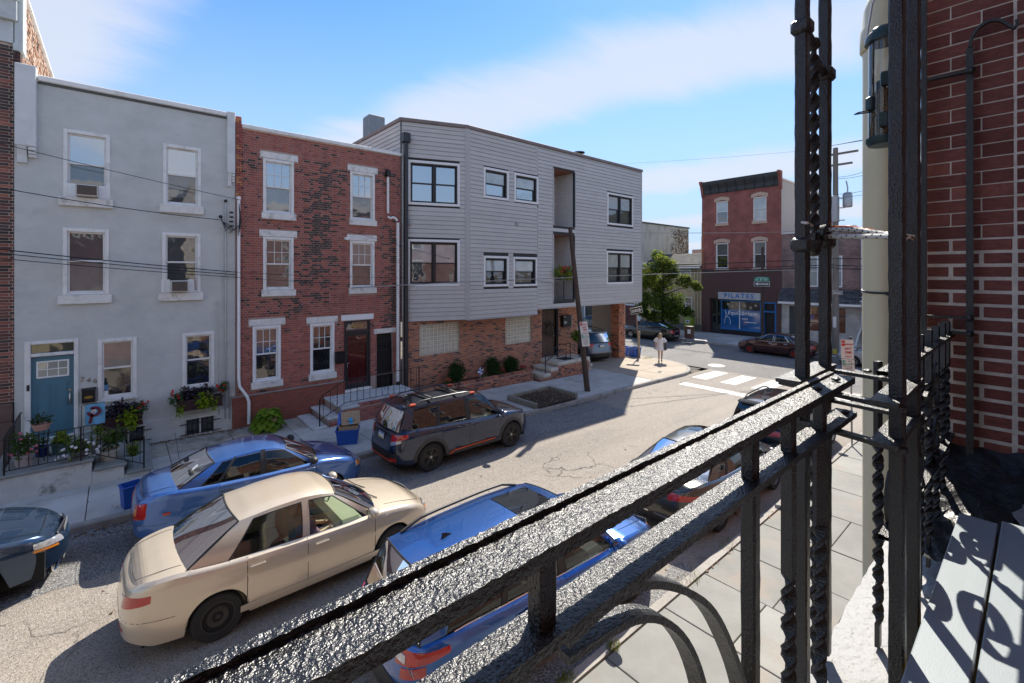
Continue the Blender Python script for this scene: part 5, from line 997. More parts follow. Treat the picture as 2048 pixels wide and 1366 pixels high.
def car(name, label, cat, loc, head, sp, group=None):
    L, Wd, wr = sp['L'], sp['W'], sp['wr']; a, hw = L/2, Wd/2; xr, xf = sp['axles']
    t = thing(name, label, cat, loc, head, group, ry=sp.get('pitch', 0.0)); PM = sp['paint']; CL = sp.get('clad')
    top = smooth_profile(sp['top'], sp.get('tw', .10)); sill = sp.get('sill', .22); ar = wr*1.16
    # arches
    def zbot(x):
        z = sill + .10*max(0, abs(x)/a-.86)/.14
        for ax in (xr, xf):
            d = abs(x-ax)
            if d < ar: z = max(z, wr + math.sqrt(max(0, ar*ar-d*d)))
        return z
    nf, nr_ = sp.get('nf', 3.6), sp.get('nr', 4.6)
    def half(x):
        n_ = nf if x > 0 else nr_; return hw*max(0, 1-(abs(x)/a)**n_)**(1/n_)
    # plan outline from the middle of the tail to the middle of the nose
    pl_ = []; cut = .93
    for k in range(9): y = half(-a*cut)*k/9; pl_.append((-a*max(0, 1-(y/hw)**nr_)**(1/nr_), y))
    n_s = 96
    for k in range(n_s+1): x = -a*cut+2*a*cut*k/n_s; pl_.append((x, half(x)))
    for k in range(9): y = half(a*cut)*(8-k)/9; pl_.append((a*max(0, 1-(y/hw)**nf)**(1/nf), y))
    arc_ = [0.0]
    for p, q in zip(pl_[:-1], pl_[1:]): arc_.append(arc_[-1]+math.hypot(q[0]-p[0], q[1]-p[1]))
    tot = arc_[-1]; arr = np.array(arc_)/tot; PX, PY = np.array([q[0] for q in pl_]), np.array([q[1] for q in pl_])
    def s_of_x(x): k0, k1 = 9, 9+n_s; return float(np.interp(x, PX[k0:k1+1], arr[k0:k1+1]))
    beltz = top(0.0); bul = sp.get('bulge', .05); zw = sp.get('zw', .55)
    def wfac(z): u = (z-zw)/.55; return 1 - bul*u*u if z > zw else 1 - .045*((zw-z)/.35)**2
    fset, rset = sp.get('fset', [(.0, .14), (.25, .04), (.45, 0), (.62, .02), (.75, .10), (1.1, .22)]), sp.get('rset', [(.0, .12), (.3, .02), (.5, 0), (.7, .02), (.9, .06), (1.1, .12)])
    def surf(s, z, off=0.0):
        """point of the lower body at plan position s (0 tail .. 1 nose) and height z"""
        x, y = float(np.interp(s, arr, PX)), float(np.interp(s, arr, PY)); zt_ = top(x); r_ = sp.get('round', .09)
        f = wfac(z); u = max(0, (z-(zt_-r_))/r_); inn = r_*.75*(1-math.sqrt(max(0, 1-min(1, u)**2)))
        ed = abs(x)/a; tb = fset if x > 0 else rset; sh = float(np.interp(z, [q[0] for q in tb], [q[1] for q in tb]))*ed**10; sx_ = 1 if x > 0 else -1
        # crease along the side
        cr = sp.get('crease'); cz = .012*math.exp(-((z-cr)/.03)**2) if cr else 0
        e = max(0.0, 1-ed**14); yy = y*f - inn*(y/max(hw, .01)) + cz*e; xx = x - sx_*(sh + inn*ed**12)
        if off:
            s2, s1 = min(1, s+.004), max(0, s-.004); dx_, dy_ = float(np.interp(s2, arr, PX)-np.interp(s1, arr, PX)), float(np.interp(s2, arr, PY)-np.interp(s1, arr, PY)); ln = math.hypot(dx_, dy_) or 1; xx += -dy_/ln*off; yy += dx_/ln*off
        return xx, yy, z
    # lower body shell
    NS = len(pl_); fr_ = [0, .06, .14, .24, .36, .5, .62, .74, .84, .91, .96, 1.0]; rows = []
    for f in fr_:
        row = []
        for i in range(NS): x = pl_[i][0]; zb, zt_ = zbot(x), top(x); z = zb+f*(zt_-zb); row.append(surf(arr[i], z))
        rows.append(row)
    b = MB(); b.grid(rows, flip=True); b.grid([[(x, -y, z) for x, y, z in r] for r in rows])
    cab0, cab1 = sp['cols'][0][0]-.02, sp['cols'][-1][0]+.02; T = rows[-1]; K = 8
    for i in range(NS-1):
        if cab0+.06 < T[i][0] and T[i+1][0] < cab1-.06: continue
        P = []
        for (x, y, z) in (T[i], T[i+1]):
            cw_ = sp.get('crown', .05)*min(1, (a-abs(x))/.5+.15); P.append([(x - (.0 if x < 0 else 0), y*(1-2*k/K), z+cw_*(1-(1-2*k/K)**2)) for k in range(K+1)])
        b.grid(P, flip=True)
    body = b.build('body', PM, t, sharp=32)
    for (x0g, x1g, v0) in (((-a+.16, cols0(sp)-.03, .78),) if sp['cols'][0][0] > -a+.5 else ()) + ((sp['cols'][-1][0]+.22, a-.32, .80),):
        b = MB(); P = []
        for k in range(13):
            x = x0g+(x1g-x0g)*k/12; q = surf(s_of_x(max(-a*.925, min(a*.925, x))), top(x)); P.append((x, q[1]*v0, top(x)+sp.get('crown', .05)*min(1, (a-abs(x))/.5+.15)*(1-v0*v0)+.0015))
        e_ = P[0] if x0g < 0 else P[-1]; P2 = P if x0g > 0 else list(reversed(P)); b.tube(P2 + [(e_[0]+(.02 if x0g > 0 else -.02), e_[1]*q, top(e_[0])+sp.get('crown', .05)*min(1, (a-abs(e_[0]))/.5+.15)*(1-(v0*q)**2)+.001) for q in (.6, .3, 0, -.3, -.6)] + [(x, -y, z) for x, y, z in reversed(P2)], .0035, 4); b.build('lid_gap', SEAM, body)
    # arch lips, dark liner and floor
    b = MB(); lip = sp.get('lip', .0)
    b.box(-a*.90, a*.90, -hw+.30, hw-.30, .16, .60); b.box(xr+ar, xf-ar, -hw+.10, hw-.10, sill-.03, sill+.10)
    b.box(-a+.30, xr-ar, -hw+.30, hw-.30, .24, .5); b.box(xf+ar, a-.40, -hw+.34, hw-.34, .24, .45); b.build('underbody', UNDER, t)
    b = MB()
    for ax in (xr, xf):
        for sg in (1, -1):
            P = []
            for k in range(17):
                th_ = math.pi*k/16; x = ax+(ar+.0)*math.cos(th_); z = wr+(ar)*math.sin(th_); yo = surf(s_of_x(max(-a*.92, min(a*.92, x))), max(z, .25))[1]
                P.append([(x, sg*(yo+.001), z), (ax+(ar-.02)*math.cos(th_), sg*(yo-.02), wr+(ar-.02)*math.sin(th_)), (ax+(ar-.02)*math.cos(th_), sg*(hw-.32), wr+(ar-.02)*math.sin(th_))])
            b.grid(P, flip=(sg > 0))
    b.build('wheel_arch', UNDER, t)
    def patch(nm, m, s0, s1, z0, z1, off=.006, n1=10, n2=4, mirror=True, par=body, z0b=None, z1b=None, seamless=False, both=True):
        """panel lying on the body between plan positions and heights (heights may change linearly)"""
        z0b = z0 if z0b is None else z0b; z1b = z1 if z1b is None else z1b; out = []
        for sg in ((1, -1) if both else (1,)):
            b = MB(); P = []
            for i in range(n1+1):
                u = i/n1; s = s0+(s1-s0)*u; za, zb_ = z0+(z0b-z0)*u, z1+(z1b-z1)*u
                P.append([(lambda q: (q[0], sg*q[1], q[2]))(surf(s, za+(zb_-za)*j/n2, off)) for j in range(n2+1)])
            b.grid(P, flip=(sg < 0)); e = []
            ring = [P[i][0] for i in range(n1+1)] + [P[n1][j] for j in range(1, n2+1)] + [P[i][n2] for i in range(n1-1, -1, -1)] + [P[0][j] for j in range(n2-1, 0, -1)]
            c = Vector((0, 0, .5)); inn = [tuple(Vector(q)+((Vector((0, 0, q[2]))-Vector(q)).normalized())*(off+.004)) for q in ring]; n_ = len(ring)
            b.add(ring+inn, [((k+1) % n_, k, n_+k, n_+(k+1) % n_) if sg > 0 else (k, (k+1) % n_, n_+(k+1) % n_, n_+k) for k in range(n_)])
            out.append(b.build(nm, m, par, sharp=50))
        return out
    def seam(x, z0=None, z1=None, w=.0035, par=body):
        z0_ = zbot(x)+.0 if z0 is None else z0; z1_ = top(x)-.01 if z1 is None else z1; s = s_of_x(x); ds = w/tot; patch('panel_gap', SEAM, s-ds, s+ds, z0_, z1_, .0015, 1, 10, par=par)
    # greenhouse
    cols, zr_ = sp['cols'], smooth_profile(sp['roof'], .12); wrf = sp['wroof']; NR = 6
    def gp(xb, xrr, u):
        yb = surf(s_of_x(xb), top(xb))[1]-.012; zb = top(xb)-.012; zt_ = zr_(xrr); yt = wrf*(1-.10*max(0, (abs(xrr-.0)/a))**2)
        return (xb+(xrr-xb)*u, yb+(yt-yb)*u+.035*math.sin(math.pi*u)*(1-u*.3), zb+(zt_-zb)*u)
    fb = MB(); wins = []
    for (c0, c1) in zip(cols[:-1], cols[1:]):
        kind = c0[2]
        sub = 4 if kind == 'W' else 2
        P = [[gp(c0[0]+(c1[0]-c0[0])*k/sub, c0[1]+(c1[1]-c0[1])*k/sub, u/NR) for u in range(NR+1)] for k in range(sub+1)]
        if kind == 'W':
            hd = [[tuple(np.array(r[-2])*(1-q)+np.array(r[-1])*q) for q in (.42, .7, 1.0)] for r in P]; fb.grid(hd, 0); fb.grid([[(x, -y, z) for x, y, z in r] for r in hd], 0, flip=True)
            P = [r[:-1]+[h_[0]] for r, h_ in zip(P, hd)]; wins.append((P, c0))
        else: mi = 1 if kind == 'B' else 0; fb.grid(P, mi, flip=False); fb.grid([[(x, -y, z) for x, y, z in r] for r in P], mi, flip=True)
    # roof skin
    x0, x1 = cols[0][1], cols[-1][1]; nx = 22; rim = []; fwd = sp.get('roof_bow', .07)
    for i in range(nx+1):
        x = x0+(x1-x0)*i/nx; e = gp(x, x, 1.0); yt = wrf*(1-.10*max(0, (abs(x)/a))**2); zt_ = zr_(x); row = []
        for k in range(13):
            v = 1-2*k/12; bw = (fwd*(1-v*v) if i == nx else (-fwd*.7*(1-v*v) if i == 0 else 0)); row.append((x+bw, yt*v, zt_+.055*(1-abs(v)**3.0)*min(1, .35+min(i, nx-i)*.25)))
        rim.append(row)
    fb.grid(rim, 2, flip=True)
    cabin = fb.build('cabin_frame', [PM, BLACKP, sp.get('roof_paint', PM)], t, sharp=35)
    # window bands: side glass with black edging
    G, GD_ = sp.get('glass', CARGLASS), sp.get('glass_rear', sp.get('glass', CARGLASS))
    for (P, c0) in wins:
        m_ = GD_ if (c0[0] < sp.get('rear_split', -9)) else G
        for sg in (1, -1):
            b = MB(); Q = [[(x, sg*(y-.006), z) for x, y, z in r] for r in P]; b.grid(Q, flip=(sg < 0)); w_ = b.build('side_window', m_, t)
            b = MB(); ring = [r[0] for r in Q] + [q for q in Q[-1][1:]] + [r[-1] for r in reversed(Q[:-1])] + [q for q in reversed(Q[0][1:-1])]; b.tube([(x, y+sg*.004, z) for x, y, z in ring] + [(ring[0][0], ring[0][1]+sg*.004, ring[0][2])], .009, 5, caps=False); b.build('window_seal', sp.get('seal', BLACKP), w_)
    def screen(nm, c, bow_b, bow_t, m_, sgn, hw_b=None):
        yb = gp(c[0], c[1], 0)[1]; zb = top(c[0])-.012; yt = gp(c[0], c[1], 1)[1]; zt_ = zr_(c[1]); P = []; zc_ = sp.get('crown', .05)
        for u in range(9):
            w = u/8; row = []
            for k in range(13):
                v = 1-2*k/12; xb = c[0]+sgn*bow_b*(1-v*v); xt = c[1]+sgn*bow_t*(1-v*v); xx = xb+(xt-xb)*w+sgn*.02*math.sin(math.pi*w); zbb = top(min(a*.98, max(-a*.98, xb)))-.01+zc_*(1-v*v)*.6; ztt = zt_+.055*(1-abs(v)**3.0)*.35
                row.append((xx, (yb+(yt-yb)*w)*v, zbb+(ztt-zbb)*w))
            P.append(row)
        b = MB(); b.grid(P, flip=(sgn < 0)); o = b.build(nm, m_, t); b = MB()
        ring = P[0] + [r[-1] for r in P[1:]] + list(reversed(P[-1][:-1])) + [r[0] for r in reversed(P[1:-1])]; b.tube(ring+[ring[0]], .014, 5, caps=False); b.build('glass_edge', BLACKP, o); return o
    ws = screen('windshield', cols[-1], sp.get('ws_bow', .20), fwd, sp.get('glass_front', CARGLASS), 1); screen('rear_window', cols[0], sp.get('rw_bow', .10), fwd*.7, sp.get('glass_back', GD_), -1)
    # interior
    IN = sp.get('interior', mat('dark_cabin', (.035, .035, .037), .8)); b = MB(); zf = .42
    b.box(cab0+.15, cab1-.1, -hw+.16, hw-.16, .30, .40); b.box(cab1-.62, cab1-.18, -hw+.18, hw-.18, .4, beltz-.03, bev=.08)
    for sg in (1, -1): b.box(cab0+.3, cab1-.4, sg*(hw-.17), sg*(hw-.11), .3, beltz-.05)
    dsh = b.build('dashboard', IN, t); xs0 = sp.get('seat', .05)
    for sg in (1, -1):
        b = MB(); y = sg*.37; b.box(xs0-.12, xs0+.42, y-.24, y+.24, .42, .60, bev=.06); b.prism([(xs0-.22+q[0], .55+q[1]) for q in ((.0, 0), (.16, 0), (.05, .62), (-.06, .62))], 'y', y-.23, y+.23); b.box(xs0-.33, xs0-.21, y-.12, y+.12, 1.17, sp.get('headrest', 1.33), bev=.04); b.build('front_seat', IN, t)
    b = MB(); xr0 = xs0-.98; b.box(xr0-.10, xr0+.42, -.62, .62, .42, .60, bev=.06); b.prism([(xr0-.2+q[0], .55+q[1]) for q in ((.0, 0), (.16, 0), (.03, .56), (-.08, .56))], 'y', -.62, .62)
    for y in (-.36, .36): b.box(xr0-.32, xr0-.22, y-.12, y+.12, 1.08, 1.22, bev=.03)
    b.build('rear_seat', IN, t)
    if cols[0][0] > -a+.5: b = MB(); b.box(cab0-.06, xr0-.1, -hw+.2, hw-.2, beltz-.12, beltz-.05); b.build('parcel_shelf', IN, t)
    b = MB(); b.lathe([(.175, -.012), (.195, 0), (.175, .012)], 0, 0, 0, 20, closed=True); b.box(-.17, .17, -.02, .02, -.01, .01); sw_ = b.build('steering_wheel', BLACKP, t); sw_.location = (xs0+.52, .37, beltz-.02); sw_.rotation_euler = (0, R(-62), 0)
    # wheels
    tw_ = sp.get('tyre_w', .205); rr = sp.get('rim_r', wr*.64); b = MB(); b.lathe([(rr, -tw_/2+.012), (wr*.90, -tw_/2), (wr*.975, -tw_/2+.02), (wr, -tw_/2+.05), (wr, tw_/2-.05), (wr*.975, tw_/2-.02), (wr*.90, tw_/2), (rr, tw_/2-.012), (rr*.97, tw_/2-.06), (rr*.97, -tw_/2+.06), (rr, -tw_/2+.012)], seg=36, axis='y', closed=True)
    tyre_me = b.mesh('tyre', RUBBER); b = MB(); st = sp.get('rim', 'alloy'); RM = sp['rim_mat']; b.lathe([(0, .0), (rr*.97, .0), (rr*.97, tw_/2-.02), (rr, tw_/2-.012)], 0, -.02, 0, 32, mi=1, axis='y'); yo = tw_/2-.03
    b.lathe([(rr*.90, yo-.02), (rr*.93, yo+.018), (rr*1.0, yo+.018), (rr*1.0, yo-.02)], seg=32, axis='y', mi=0, closed=True); b.lathe([(0, yo+.012), (rr*.13, yo+.012), (rr*.2, yo-.01), (rr*.22, yo-.03)], seg=16, axis='y', mi=2)
    if st == 'steel':
        b.lathe([(rr*.2, yo-.02), (rr*.42, yo+.01), (rr*.62, yo+.012), (rr*.72, yo-.02), (rr*.93, yo-.03)], seg=32, axis='y', mi=0, closed=True)
        for k in range(14): an = 2*math.pi*k/14; b.lathe([(0, .0), (rr*.045, 0), (rr*.05, -.01)], rr*.80*math.cos(an), yo-.008, rr*.80*math.sin(an), 8, mi=1, axis='y')
    else:
        ns_, pairw = sp.get('spokes', 5), sp.get('pair', .0)
        for k in range(ns_):
            for q in ((-1, 1) if pairw else (0,)):
                an = 2*math.pi*k/ns_+q*pairw; ca, sa = math.cos(an), math.sin(an); w_i, w_o = rr*sp.get('spw', .10), rr*sp.get('spw', .10)*.8
                vs = [(rr*.15*ca-w_i*sa, yo+.006, rr*.15*sa+w_i*ca), (rr*.15*ca+w_i*sa, yo+.006, rr*.15*sa-w_i*ca), (rr*.95*ca+w_o*sa, yo+.012, rr*.95*sa-w_o*ca), (rr*.95*ca-w_o*sa, yo+.012, rr*.95*sa+w_o*ca)]; vs += [(x, y-.03, z) for x, y, z in vs]; b.add(vs, [(0, 1, 2, 3), (4, 5, 1, 0), (5, 6, 2, 1), (6, 7, 3, 2), (7, 4, 0, 3)], 0)
    rim_me = b.mesh('rim', [RM, UNDER, sp.get('cap_mat', RM)])
    for ax in (xr, xf):
        for sg in (1, -1):
            w_ = bpy.data.objects.new('wheel', None); COL.objects.link(w_); w_.parent = t; w_.empty_display_size = .1; w_.location = (ax, sg*(hw-tw_/2-.035), wr); w_.rotation_euler = (0, .3*ax, 0 if sg > 0 else math.pi); inst('tyre', tyre_me, w_, (0, 0, 0)); inst('rim', rim_me, w_, (0, 0, 0))
    # lamps, plates, trim from the specification
    for (nm, m_, s0, s1, z0, z1, *ex) in sp.get('patches', []):
        k = ex[0] if ex else {}; patch(nm, m_, s0, s1, z0, z1, **k)
    for x in sp.get('seams', []): seam(x)
    for (x, z) in sp.get('handles', []):
        s = s_of_x(x)
        for sg in (1, -1): b = MB(); q = surf(s, z, .0); yy = q[1]; b.box(x-.10, x+.10, sg*(yy+.012), sg*(yy+.034), z-.014, z+.016, bev=.01); b.box(x-.10, x-.07, sg*(yy-.01), sg*(yy+.02), z-.012, z+.012); b.box(x+.07, x+.10, sg*(yy-.01), sg*(yy+.02), z-.012, z+.012); b.build('door_handle', sp.get('handle_mat', PM), body)
    xm = sp.get('mirror', cols[-1][0]-.12)
    for sg in (1, -1):
        b = MB(); y = surf(s_of_x(xm), top(xm))[1]; z = top(xm)+.085; b.ball((xm+.01, sg*(y+.13), z), .085, .12, .075, 14, 9); b.tube([(xm+.02, sg*(y-.03), z-.09), (xm+.02, sg*(y+.06), z-.03)], .025, 6); mo = b.build('mirror', sp.get('mirror_mat', PM), t); b = MB(); b.lathe([(0, 0), (.066, 0)], xm-.0705, sg*(y+.13), z, 16, axis='x', sx=1.4, sy=.9); b.build('mirror_glass', CHROME, mo)
    for q in (-.28, .22): b = MB(); xw_ = cols[-1][0]+.10; b.tube([(xw_+.10, q-.1, top(xw_+.10)+.05), (xw_-.02, q+.10, top(xw_)+.075), (xw_-.06, q+.42, top(xw_)+.075)], .009, 5); b.build('wiper', BLACKP, t)
    if sp.get('rails'):
        for sg in (1, -1):
            b = MB(); rx0, rx1 = sp['rails']; n_ = 14; P = [(rx0+(rx1-rx0)*k/n_, sg*(wrf-.05)*(1-.10*(abs(rx0+(rx1-rx0)*k/n_)/a)**2), zr_(rx0+(rx1-rx0)*k/n_)+.02+.075*min(1, min(k, n_-k)/2.0)) for k in range(n_+1)]; b.tube(P, .02, 8); b.build('roof_rail', sp.get('rail_mat', BLACKP), t)
        for xb_ in sp.get('crossbars', []): b = MB(); b.bar([(xb_, y, zr_(xb_)+.115) for y in (-wrf+.06, 0, wrf-.06)], (1, 0, 0), .06, .025); b.build('cross_bar', BLACKP, t)
    if sp.get('fin'): b = MB(); x = sp['fin']; z = zr_(x)+.05; b.add([(x-.07, -.022, z), (x+.10, 0, z), (x-.07, .022, z), (x-.075, 0, z+.065), (x-.02, 0, z+.05)], [(0, 1, 4, 3), (1, 2, 3, 4), (2, 0, 3)]); b.build('antenna', sp.get('fin_mat', BLACKP), t)
    if sp.get('sunroof'):
        xa, xb_ = sp['sunroof']; P = [[(xa+(xb_-xa)*i/6, y, zr_(xa+(xb_-xa)*i/6)+.055*(1-abs(y/wrf)**3)+.006) for y in np.linspace(wrf*.62, -wrf*.62, 9)] for i in range(7)]; b = MB(); b.grid(P, flip=True); b.build('sunroof', pane_mat('sunroof_glass', (.012, .013, .015), .03, .02), t)
    if sp.get('spoiler'):
        xa, ln = sp['spoiler']; b = MB(); z = zr_(cols[0][1])+.02; b.prism([(xa+ln, z+.035), (xa, z+.02), (xa-.02, z-.02), (xa+ln*.6, z-.02)], 'y', -wrf*.93, wrf*.93); b.build('spoiler', sp.get('spoiler_mat', PM), t)
    for f_ in sp.get('extra', []): f_(t, body, surf, top, zr_, s_of_x, patch, gp)
    return t

def plate(t, x, z, tilt=0, w=.30, h=.15, front=False):
    b = MB(); b.box(-.004, .004, -w/2, w/2, -h/2, h/2); o = b.build('licence_plate', PLATE, t); o.location = (x, 0, z); o.rotation_euler = (0, R(tilt), 0)
    b = MB(); b.box(-.005, .005, -w/2+.002, w/2-.002, h/2-.035, h/2-.003); b.build('plate_band', PLATEB, o); b = MB(); b.box(-.005, .005, -w/2+.002, w/2-.002, -h/2+.003, -h/2+.03); b.build('plate_band', PLATEY, o)
ALLOY = mat('alloy_silver', (.42, .42, .43), .3, metal=.9, var=.1); ALLOY_D = mat('alloy_dark', (.06, .058, .055), .35, metal=.8); STEELW = mat('black_steel_wheel', (.030, .027, .024), .6, var=.3, vscale=20); REDW = mat('red_alloy', (.40, .03, .02), .35, metal=.3)
SEDAN_TOP = [(-2.3, .90), (-2.15, 1.0), (-1.75, 1.04), (-1.2, 1.0), (0, .96), (.9, .95), (1.1, .96), (1.5, .90), (1.9, .80), (2.15, .68), (2.3, .60)]
def scaled(pts, kx, kz=1.0): return [(x*kx, z*kz) for x, z in pts]
def sedan(paintm, L=4.55, W=1.76, H=1.47, **kw):
    k = L/4.6; sp = dict(L=L, W=W, wr=.315, axles=(-1.27*k, 1.33*k), paint=paintm, top=scaled(SEDAN_TOP, k), tw=.16, sill=.23,
        cols=[(-1.62*k, -.98*k, 'P'), (-1.25*k, -.80*k, 'W'), (-.98*k, -.62*k, 'B'), (-.93*k, -.58*k, 'W'), (-.16*k, -.12*k, 'B'), (-.06*k, -.03*k, 'W'), (.86*k, .30*k, 'P'), (1.02*k, .40*k, 'P')],
        crease=.70, roof=[(-1.5*k, H-.17), (-1.0*k, H-.085), (-.5*k, H-.03), (-.1*k, H-.015), (.2*k, H-.045), (.4*k, H-.10), (.8*k, H-.25)], wroof=W*.315, rim_mat=ALLOY, seat=.0, glass=CARGLASS,
        seams=[-.93*k, -.11*k, .98*k], handles=[(-.80*k, .86), (.10*k, .84)],
        patches=[('tail_light', LENSR, .055, .135, .66, .92, {'z0b': .72, 'z1b': .86}), ('headlight', LENSC, .885, .945, .58, .70, {'z0b': .54, 'z1b': .66}), ('grille', BLACKP, .965, 1.0, .36, .52), ('bumper_trim', BLACKP, .0, .06, .30, .38)])
    sp.update(kw); return sp
def suv(paintm, L=4.62, W=1.83, H=1.70, **kw):
    k = L/4.62; sp = dict(L=L, W=W, wr=.36, axles=(-1.33*k, 1.36*k), paint=paintm, tw=.12, sill=.30, zw=.62, top=scaled([(-2.31, 1.08), (-1.6, 1.13), (0, 1.06), (.95, 1.03), (1.15, 1.06), (1.6, 1.01), (2.0, .92), (2.2, .80), (2.31, .70)], k, H/1.70), nr=6.0, nf=4.0,
        rset=[(.0, .14), (.35, .03), (.6, 0), (.85, .04), (1.2, .10)], cols=[(-2.14*k, -1.92*k, 'P'), (-1.86*k, -1.70*k, 'W'), (-1.15*k, -1.02*k, 'B'), (-1.07*k, -.97*k, 'W'), (-.22*k, -.20*k, 'B'), (-.08*k, -.10*k, 'W'), (.86*k, .36*k, 'P'), (1.00*k, .45*k, 'P')],
        roof=[(-2.2*k, H-.14), (-1.9*k, H-.085), (-1.2*k, H-.045), (-.4*k, H-.025), (.2*k, H-.045), (.5*k, H-.10), (.9*k, H-.25)], wroof=W*.335, rw_bow=.07, crease=.98, rim_mat=ALLOY_D, spokes=5, pair=.16, spw=.07, glass_rear=CARGLASS_D, glass_back=CARGLASS_D, rear_split=-.5, seat=.02, headrest=1.45,
        seams=[-1.02*k, -.15*k, .92*k], handles=[(-.88*k, .93), (.06*k, .92)], rails=(-1.75*k, .20*k), fin=-1.60*k, spoiler=(-2.05*k, .18),
        patches=[('tail_light', LENSR, .075, .165, .84, 1.03, {'z0b': .93, 'z1b': 1.0}), ('headlight', LENSC, .885, .95, .78, .90, {'z0b': .72, 'z1b': .82}), ('grille', BLACKP, .96, 1.0, .52, .74), ('lower_bumper', BLACKP, .0, .115, .32, .58)])
    sp.update(kw); return sp
def cladding(h=.36, m=BLACKP):
    def f(t, body, surf, top, zr_, sx, patch, gp):
        ln = 0
    return f
ROADZ = -.14
def rz_(x): return gz(x)+ROADZ
PITCH = math.atan(.015)
# --- tan sedan driving by, nearest to the viewer on the left
P_TAN = paint('sand_metallic', (.62, .53, .41), .35, .30)
BEIGE = mat('beige_cabin', (.36, .33, .25), .75, var=.08)
def tan_extra(t, body, surf, top, zr_, sx, patch, gp):
    b = MB(); b.box(-2.215, -2.15, -.26, .26, .64, .86, bev=.02); b.build('plate_recess', mat('plate_recess_dark', (.12, .105, .085), .6), t); plate(t, -2.222, .75)
    patch('bumper_gap', SEAM, .0, .20, .548, .553, .0015, 14, 1); patch('side_trim', P_TAN, sx(-1.0), sx(1.05), .27, .36, .014, 20, 3)
    b = MB(); b.box(-.72, -.60, -.03, .03, 1.455, 1.475); b.build('roof_mark', BLACKP, t)
    # small crack marks scratched into the rear door
car('sand_sedan', 'sand coloured sedan driving past in the middle of the street', 'car', (2.27, 8.13, rz_(2.27)), R(1.0), sedan(P_TAN, 4.56, 1.76, 1.48, pitch=PITCH, rim='steel', rim_mat=STEELW, interior=BEIGE, glass=glass_mat('green_glass', (.78, .90, .80)), glass_front=glass_mat('green_glass', (0, 0, 0)), glass_back=glass_mat('green_glass', (0, 0, 0)), seat=.05, cols=[(-1.62, -.98, 'P'), (-1.14, -.76, 'W'), (-.17, -.13, 'P'), (-.05, -.02, 'W'), (.86, .30, 'P'), (1.02, .40, 'P')],
    patches=[('tail_light', LENSR, .072, .152, .68, .83, {'z0b': .78, 'z1b': .87}), ('reversing_lamp', LENSC, .052, .072, .69, .80), ('headlight', LENSC, .875, .945, .60, .74, {'z0b': .54, 'z1b': .68}), ('indicator', LENSO, .880, .895, .60, .68), ('grille', BLACKP, .965, 1.0, .36, .52), ('reflector', LENSR, .055, .085, .40, .44)], extra=[tan_extra], handle_mat=P_TAN))
# --- blue sedan parked at the left kerb
P_BLUE = paint('faded_blue', (.055, .15, .42), .45, .28)
def blue_extra(t, body, surf, top, zr_, sx, patch, gp):
    patch('bumper_gap', SEAM, .0, .20, .515, .520, .0015, 14, 1); plate(t, -2.05, .72); b = MB(); b.tube([(-1.35, .45, 1.02), (-1.45, .46, 1.75)], .004, 5); b.build('antenna', BLACKP, t)
    b = MB(); P = gp(-1.40, -.92, .42); b.box(-.06, .06, -.055, .055, 0, .004); o = b.build('window_sticker', WHITE2, t); o.location = (-1.20, -.35, 1.245); o.rotation_euler = (0, R(-40), 0)
car('blue_sedan', 'faded blue sedan parked at the kerb before the grey house', 'car', (2.30, 10.93, rz_(2.3)), 0, sedan(P_BLUE, 4.24, 1.68, 1.40, pitch=PITCH, wr=.29, rim='alloy', spokes=6, spw=.12, rim_mat=ALLOY, mirror_mat=BLACKP, handle_mat=BLACKP, nf=3.0,
    patches=[('tail_light', LENSR, .062, .135, .56, .82, {'z0b': .64, 'z1b': .90}), ('indicator', LENSO, .072, .095, .66, .78, {'off': .012}), ('side_marker', LENSR, .185, .205, .66, .71), ('headlight', LENSC, .875, .94, .56, .70, {'z0b': .52, 'z1b': .64}), ('indicator', LENSO, .882, .90, .56, .68, {'off': .012}), ('grille', BLACKP, .965, 1.0, .36, .48)], extra=[blue_extra]))
